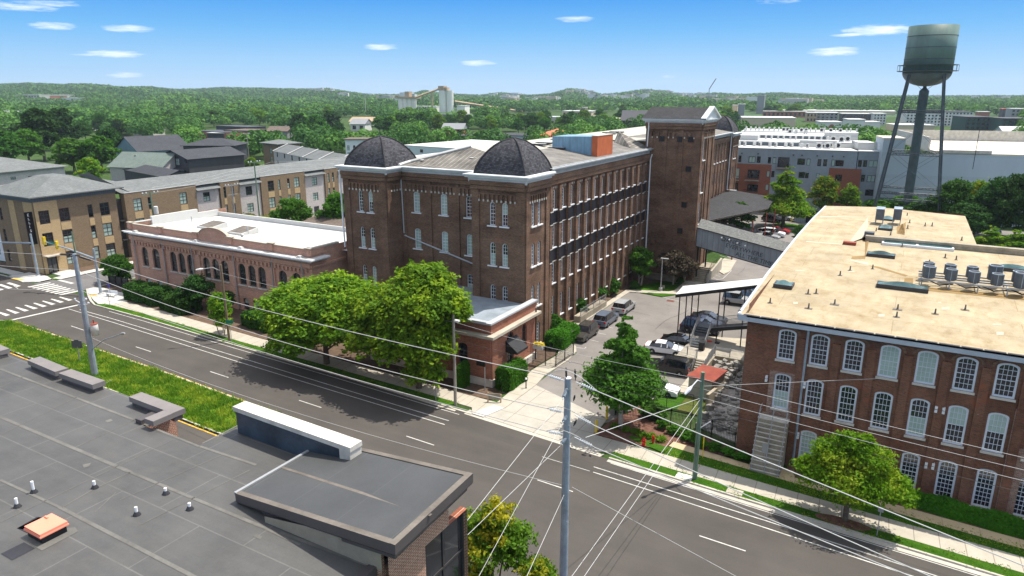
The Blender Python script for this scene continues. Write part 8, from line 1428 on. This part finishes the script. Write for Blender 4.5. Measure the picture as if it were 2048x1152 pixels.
mat('pale_far',(.48,.46,.42),.8,.08,.05);mat('white_far',(.62,.62,.60),.8,.06,.05);mat('cream_far',(.55,.46,.33),.8,.08,.05);mat('brick_far',(.30,.12,.07),.8,.1,.05);mat('dark_far',(.07,.07,.08),.8,.1,.05);mat('green_far',(.02,.065,.055),.8,.15,.05);mat('grey_far',(.25,.26,.27),.8,.1,.05);mat('silo_white',(.78,.75,.68),.8,.1,.06);mat('rust_tan',(.42,.31,.2),.8,.2,.1);mat('blue_roof',(.03,.28,.48),.6,.1,.1);mat('tan_dome',(.55,.40,.24),.8,.06,.1)
farb('hotel','long cream hotel with rows of windows on the far left','hotel',32,190,82,212,40,'pale_far',nx=9,ny=4);farb('hotel_wing','orange red middle section of the far left hotel','hotel',83,191,103,212,40,'brick_far',nx=3,ny=3);farb('hotel_wing','pale end section of the far left hotel right of the red part','hotel',104,190,124,211,40,'pale_far',nx=3,ny=4);farb('white_building','low white building right of the far left hotel','building',126,196,180,214,40,'white_far',nx=6,ny=1);farb('white_building','long pale roofed building at the far left edge','building',-20,192,32,208,50,'white_far','brick_far')
farb('church','white church below the tall spire on the left hillside','church',486,193,511,199,30,'white_far',roof='gable',rise=8);x,y=gp(495,199);sp=thing('church_spire','thin white spire rising above the far hillside church','spire',(x,y,0));z=zat(494,173,x,y);MB().lathe([(5,zat(495,193,x,y)),(3,zat(495,188,x,y)),(.3,z)],(x,y,0),8).build('spire','white_far',sp);MB().box(x-5,y-5,0,x+5,y+5,zat(495,193,x,y)).build('tower_base','white_far',sp)
farb('yellow_building','tan brick office block with large dark window groups in the middle distance','office',1125,223,1182,248,26,'cream_far',nx=8,ny=2);farb('yellow_building','upper storey of the tan brick office block','office',1140,215,1174,222.9,18,'cream_far',nx=2,ny=1,z0=0);farb('brick_building','orange brick building with small windows left of the tan office block','building',1045,236,1092,252,22,'brick_far',nx=7,ny=2);farb('metal_roof_hall','pale blue metal roofed hall beside the orange brick building','hall',1092,235,1125,247,30,'pale_far','pale_silver');farb('tan_block','plain tan stucco block left of the tall mill tower','building',1198,238,1236,262,18,'cream_far','cream_far');farb('dark_hall','dark gabled hall behind the plain tan block','hall',1243,241,1300,260,25,'green_far','dark_far',roof='gable',rise=8)
farb('town_house','white house with pale brown roof among the trees above the left dome','house',700,243,745,252,16,'white_far','rust_tan',4,1,roof='gable',rise=4);farb('town_house','grey roofed white house in front of the brown roofed one above the left dome','house',702,248,730,262,14,'white_far','grey_far',2,1,roof='gable',rise=4);farb('town_house','grey modern house with dark windows below the white silos','house',876,230,918,242,16,'grey_far','dark_far',4,2);farb('town_house','white gabled house right of the grey modern one','house',930,238,946,248,12,'white_far','grey_far',roof='gable',rise=5);farb('town_house','red brick house with grey turret roof below the silos','house',885,258,925,270,14,'brick_far','grey_far',3,1,roof='gable',rise=4)
for i,(x0,y0,x1,yb,wm,rm)in enumerate([(555,252,580,262,'white_far','white_roof'),(535,262,575,276,'grey_far','brown_shingle'),(600,258,640,268,'grey_far','roof_shingle'),(290,226,312,232,'white_far','pale_far'),(216,230,238,236,'pale_far','rust_tan'),(0,228,34,250,'white_far','grey_far'),(0,262,22,290,'white_far','dark_shingle'),(160,255,176,262,'white_far','grey_far'),(268,262,305,275,'pale_far','grey_far')]):farb('town_house',['small white roofed house right of the black townhouses','grey shingled house right of the black townhouses','low grey roof behind the dark spreading tree','pale flat roofed house among the light green trees','little tan roofed house among the left trees','pale house with grey roof near the left edge','white house with dark roof cut by the left edge','tiny white house glimpsed between the big left trees','grey roofed house behind the blue house'][i],'house',x0,y0,x1,yb,14,wm,rm,roof='gable' if i%2 else 'flat',rise=3)
so=thing('cement_silos','pair of tall white cement silos with a tan machine house on top','silo',(*gp(893,226),0));X,Y=gp(905,226);zt_=zat(893,181,X,Y)
for px in(886,900.5):x,y=gp(px,226);MB().lathe([(5.4,0),(5.4,zt_)],(x,y,0),20).build('silo','silo_white',so,False)
x,y=gp(891,226);b=MB();b.box(x-9,y-5,zt_,x+1,y+4,zat(890,172,X,Y));b.box(x+1.01,y-4,zt_,x+6,y+4,zat(890,175,X,Y));b.build('machine_house','rust_tan',so)
s2_=thing('low_silos','row of shorter white silos left of the tall pair','silo',(*gp(815,225),0));X2,Y2=gp(815,225);z2=zat(815,197,X2,Y2)
for px in(802,811,820,829):x,y=gp(px,225);MB().lathe([(3.9,0),(3.9,z2)],(x,y,0),16).build('silo','silo_white',s2_)
xa_,ya_=gp(799,225);xb_,yb_=gp(834,225);b=MB();b.prism([(xa_-3,ya_-6),(xb_+3,yb_-6),(xb_+6,yb_+4),(xa_,ya_+4)],z2,zat(815,193,X2,Y2));x,y=gp(818,225);b.box(x-4,y-4,zat(815,193,X2,Y2),x+4,y+4,zat(815,183,X2,Y2));b.build('machine_house','rust_tan',s2_)
farb('plant_building','low white plant building between the two groups of silos','building',836,213,873,225,20,'silo_white');farb('plant_building','white box building right of the tall silos under the long conveyor','building',914,212,930,234,16,'silo_white');farb('blue_roofed_plant','bright blue roofed plant behind the conveyors','building',842,197,877,206,40,'blue_roof','blue_roof')
cv=thing('conveyor','long tan conveyor bridge sloping down to the right from the silos','conveyor',(*gp(930,226),0));P0=gp(910,226);P1=gp(1045,226);z0_,z1_=zat(908,203,*P0),zat(1045,226,*P1)+2;b=MB();b.tube([(*P0,z0_),(*P1,z1_)],1.7,4);b.build('gallery','rust_tan',cv);b=MB()
for px in(918,958,1000):p=gp(px,226);t=(px-910)/135;b.tube([(*p,0),(*p,z0_+(z1_-z0_)*t)],1.0,4)
b.build('trestle','rust_tan',cv);c2_=thing('conveyor','steep conveyor gallery rising from the low silos to the tall pair','conveyor',(*gp(850,226),0));b=MB();b.tube([(*gp(832,226),zat(832,195,*gp(832,226))),(*gp(884,226),zat(884,176,*gp(884,226)))],1.6,4);b.build('gallery','rust_tan',c2_);b=MB();b.tube([(*gp(865,226),0),(*gp(865,226),zat(865,184,*gp(865,226)))],1.6,4);b.build('trestle','rust_tan',c2_)
farb('bank','bright green grass bank beside the conveyor','bank',926,219,958,228,30,'field','field')
farb('blue_tower','slim grey and blue concrete tower on the right skyline','tower',1512,191,1526,228,14,'grey_far');farb('twin_silo','pair of tan concrete storage towers by the big dome','silo',1463,211,1473,240,12,'cream_far');farb('twin_silo','grey concrete storage tower right of the tan one','silo',1474,209,1487,242,12,'grey_far');x,y=gp(1452,240);d_=thing('storage_dome','large tan storage dome behind the rear mill tower','dome',(x,y,0));hd=zat(1452,220,x,y);MB().lathe([(19*math.cos(k/8*PI/2)+.05,hd*math.sin(k/8*PI/2))for k in range(9)],(x,y,0),24).build('shell','tan_dome',d_,True)
farb('cream_hall','cream building with white roofs behind the rear mill dome','building',1483,236,1590,252,40,'cream_far',nx=0);farb('parking_garage','grey open deck parking garage on the right','garage',1632,226,1675,243,30,'grey_far',nx=5,ny=3);farb('brown_depot','brown and white depot left of the parking garage','building',1612,226,1632,244,24,'rust_tan','white_roof',3,2);farb('dark_apartments','dark brick apartments with white framed balconies on the right','apartment building',1682,228,1744,248,24,'dark_far',nx=8,ny=3);farb('white_gallery','white and blue stair end of the dark brick apartments','apartment building',1745,228,1770,250,24,'white_far',nx=4,ny=4)
ws0,Tw,Lw,zw=farb('white_depot','plain white walled depot with a round red logo on the right','depot',1640,245,1682,266,24,'white_far');b=MB();p=Tw@Vector((Lw*.52,-.3,zw*.52));b.T=Matrix.Translation(p)@Matrix.Rotation(YAW*-1,4,'Z')@Matrix.Rotation(R(90),4,'X');b.lathe([(1.5,0),(2.5,0),(2.5,.1),(1.5,.1)],(0,0,0),20);b.box(-2.4,-.45,.1,2.4,.45,.16);b.build('round_logo','brick_far',ws0)
farb('white_depot','taller white blank warehouse right of the logo depot','warehouse',1695,240,1728,262,24,'white_far');farb('white_depot','lower white warehouse end right of the tall white one','warehouse',1729,245,1759,262,24,'white_far')
farb('factory','very long pale flat roofed factory across the right distance','factory',1560,221,1790,228,60,'cream_far');farb('brick_row','long low brick range with small windows on the right','building',1525,223,1612,234,20,'brick_far','pale_far',10,1)
for i,(x0,y0,x1,yb)in enumerate([(1693,206,1716,217),(1717,205,1742,217),(1743,205,1765,217),(1766,206,1782,217),(1785,205,1812,217)]):farb('tower_flats','%s pale block of flats from the left beyond the long factory'%ordn[i],'apartment building',x0,y0,x1,yb,30,'pale_far' if i!=4 else 'white_far',nx=5,ny=5,group='pale flats beyond the factory')
farb('white_flats','big white apartment block with dark window grid behind the water tower','apartment building',1810,222,1880,252,30,'white_far','dark_far',10,5);farb('white_flats','right half of the white apartment block with dark grid','apartment building',1880,224,1942,252,30,'white_far','dark_far',9,5);farb('green_flats','dark green apartment block on the right','apartment building',1928,235,1978,268,30,'green_far','dark_far',5,4);farb('green_flats','white panelled front between the dark green apartments','apartment building',1979,240,1998,268,20,'white_far','dark_far',3,4);farb('green_flats','dark green apartment wing at the right edge','apartment building',1999,238,2090,272,26,'green_far','dark_far',8,4)
farb('red_block','dark red flat block above the green apartments','building',1955,224,1978,236,20,'brick_far');farb('grey_block','grey apartment block at the right edge skyline','apartment building',2020,218,2090,240,26,'grey_far',nx=8,ny=3);farb('orange_block','dark block with orange top near the right edge','building',2003,218,2019,236,20,'dark_far','drum_orange');farb('beige_store','wide beige store behind the water tower legs','store',1790,251,1868,264,30,'cream_far');farb('red_roofed_store','low red brick store behind the white roofs','store',1840,268,1898,278,20,'brick_far','white_roof');farb('barn','grey roofed red gabled barn at the right edge','barn',2010,270,2060,284,20,'brick_far','pale_silver',roof='gable',rise=5)
farb('white_terrace','long row of white roofed units right of the water tower','building',1815,279,1990,290,16,'dark_far','white_roof',14,1)
g=random.Random(21)
for i,(xa_,xb_,ya_,yb_,n)in enumerate([(1010,1110,203,210,16),(1130,1260,196,203,15),(1290,1410,193,202,22),(1180,1300,203,209,12),(1410,1520,205,212,12),(560,780,192,200,12),(640,720,196,204,6),(1560,1640,190,196,12),(760,820,206,212,8),(290,400,188,191,12),(980,1060,196,201,8),(1540,1640,212,219,8),(1860,2040,198,206,6)]):
 for k in range(n):
  px=g.uniform(xa_,xb_);yb=g.uniform(ya_,yb_);x,y=gp(px,yb+2.5);rr=math.hypot(x,y);z0=0 if rr<850 else max(0,hill(px,rr));w_=g.uniform(14,42);hh=g.uniform(8,15);b=MB().frame((x,y,0),g.uniform(-.5,.5));b.box(-w_/2,-6,z0-4,w_/2,6,z0+hh+6);o=thing('distant_house','small pale building scattered across the distant wooded town','house',(x,y,z0),'small pale buildings in the distance');b.build('wall',g.choice(['pale_far','white_far','white_far','cream_far']),o);b=MB().frame((x,y,0),0);a=g.uniform(-.5,.5);b.box(-w_/2,-6,z0+hh+6.05,w_/2,6,z0+hh+6.6);b.build('roof',g.choice(['white_roof','grey_far','rust_tan']),o)
for(px,py,tx,ty_,nm,lb)in[(1354,222,1356,184,'radio_mast','thin white mast behind the ridge of the tall tower roof'),(732,232,733,188,'light_mast','tall floodlight mast among the trees above the left dome')]:
 x,y=gp(px,py);z=zat(tx,ty_,x,y);o=thing(nm,lb,'mast',(x,y,0));MB().tube([(x,y,0),(x,y,z)],[.6,.3],6).build('mast','pale_far',o)
 if nm[0]=='l':b=MB();b.box(x-3,y-3,z,x+3,y+3,z+.8);b.build('lamp_ring','grey_far',o)
x,y=gp(1416,214);z1=zat(1417,178,x,y);o=thing('tower_crane','far construction crane with a raised jib on the skyline','crane',(x,y,0));MB().tube([(x,y,0),(x,y,z1)],1.0,4).build('mast','grey_far',o);p=gp(1428,214);z2=zat(1428,157,*p);MB().tube([(x,y,z1),(p[0],p[1],z2)],.9,4).build('jib','dark_far',o)
b=MB();b.box(-5600,-900,-1.5,3200,5400,118);b.f=b.f;o=b.build('haze','white_paint');hz=bpy.data.materials.new('haze');hz.use_nodes=True;t_=hz.node_tree;t_.nodes.clear();pv=t_.nodes.new('ShaderNodeVolumePrincipled');pv.inputs['Density'].default_value=.00008;pv.inputs['Color'].default_value=(.74,.87,1.0,1);pv.inputs['Anisotropy'].default_value=.2;om=t_.nodes.new('ShaderNodeOutputMaterial');t_.links.new(pv.outputs[0],om.inputs['Volume']);o.data.materials.clear();o.data.materials.append(hz);o['kind']='stuff';o['label']='thin haze over the town'
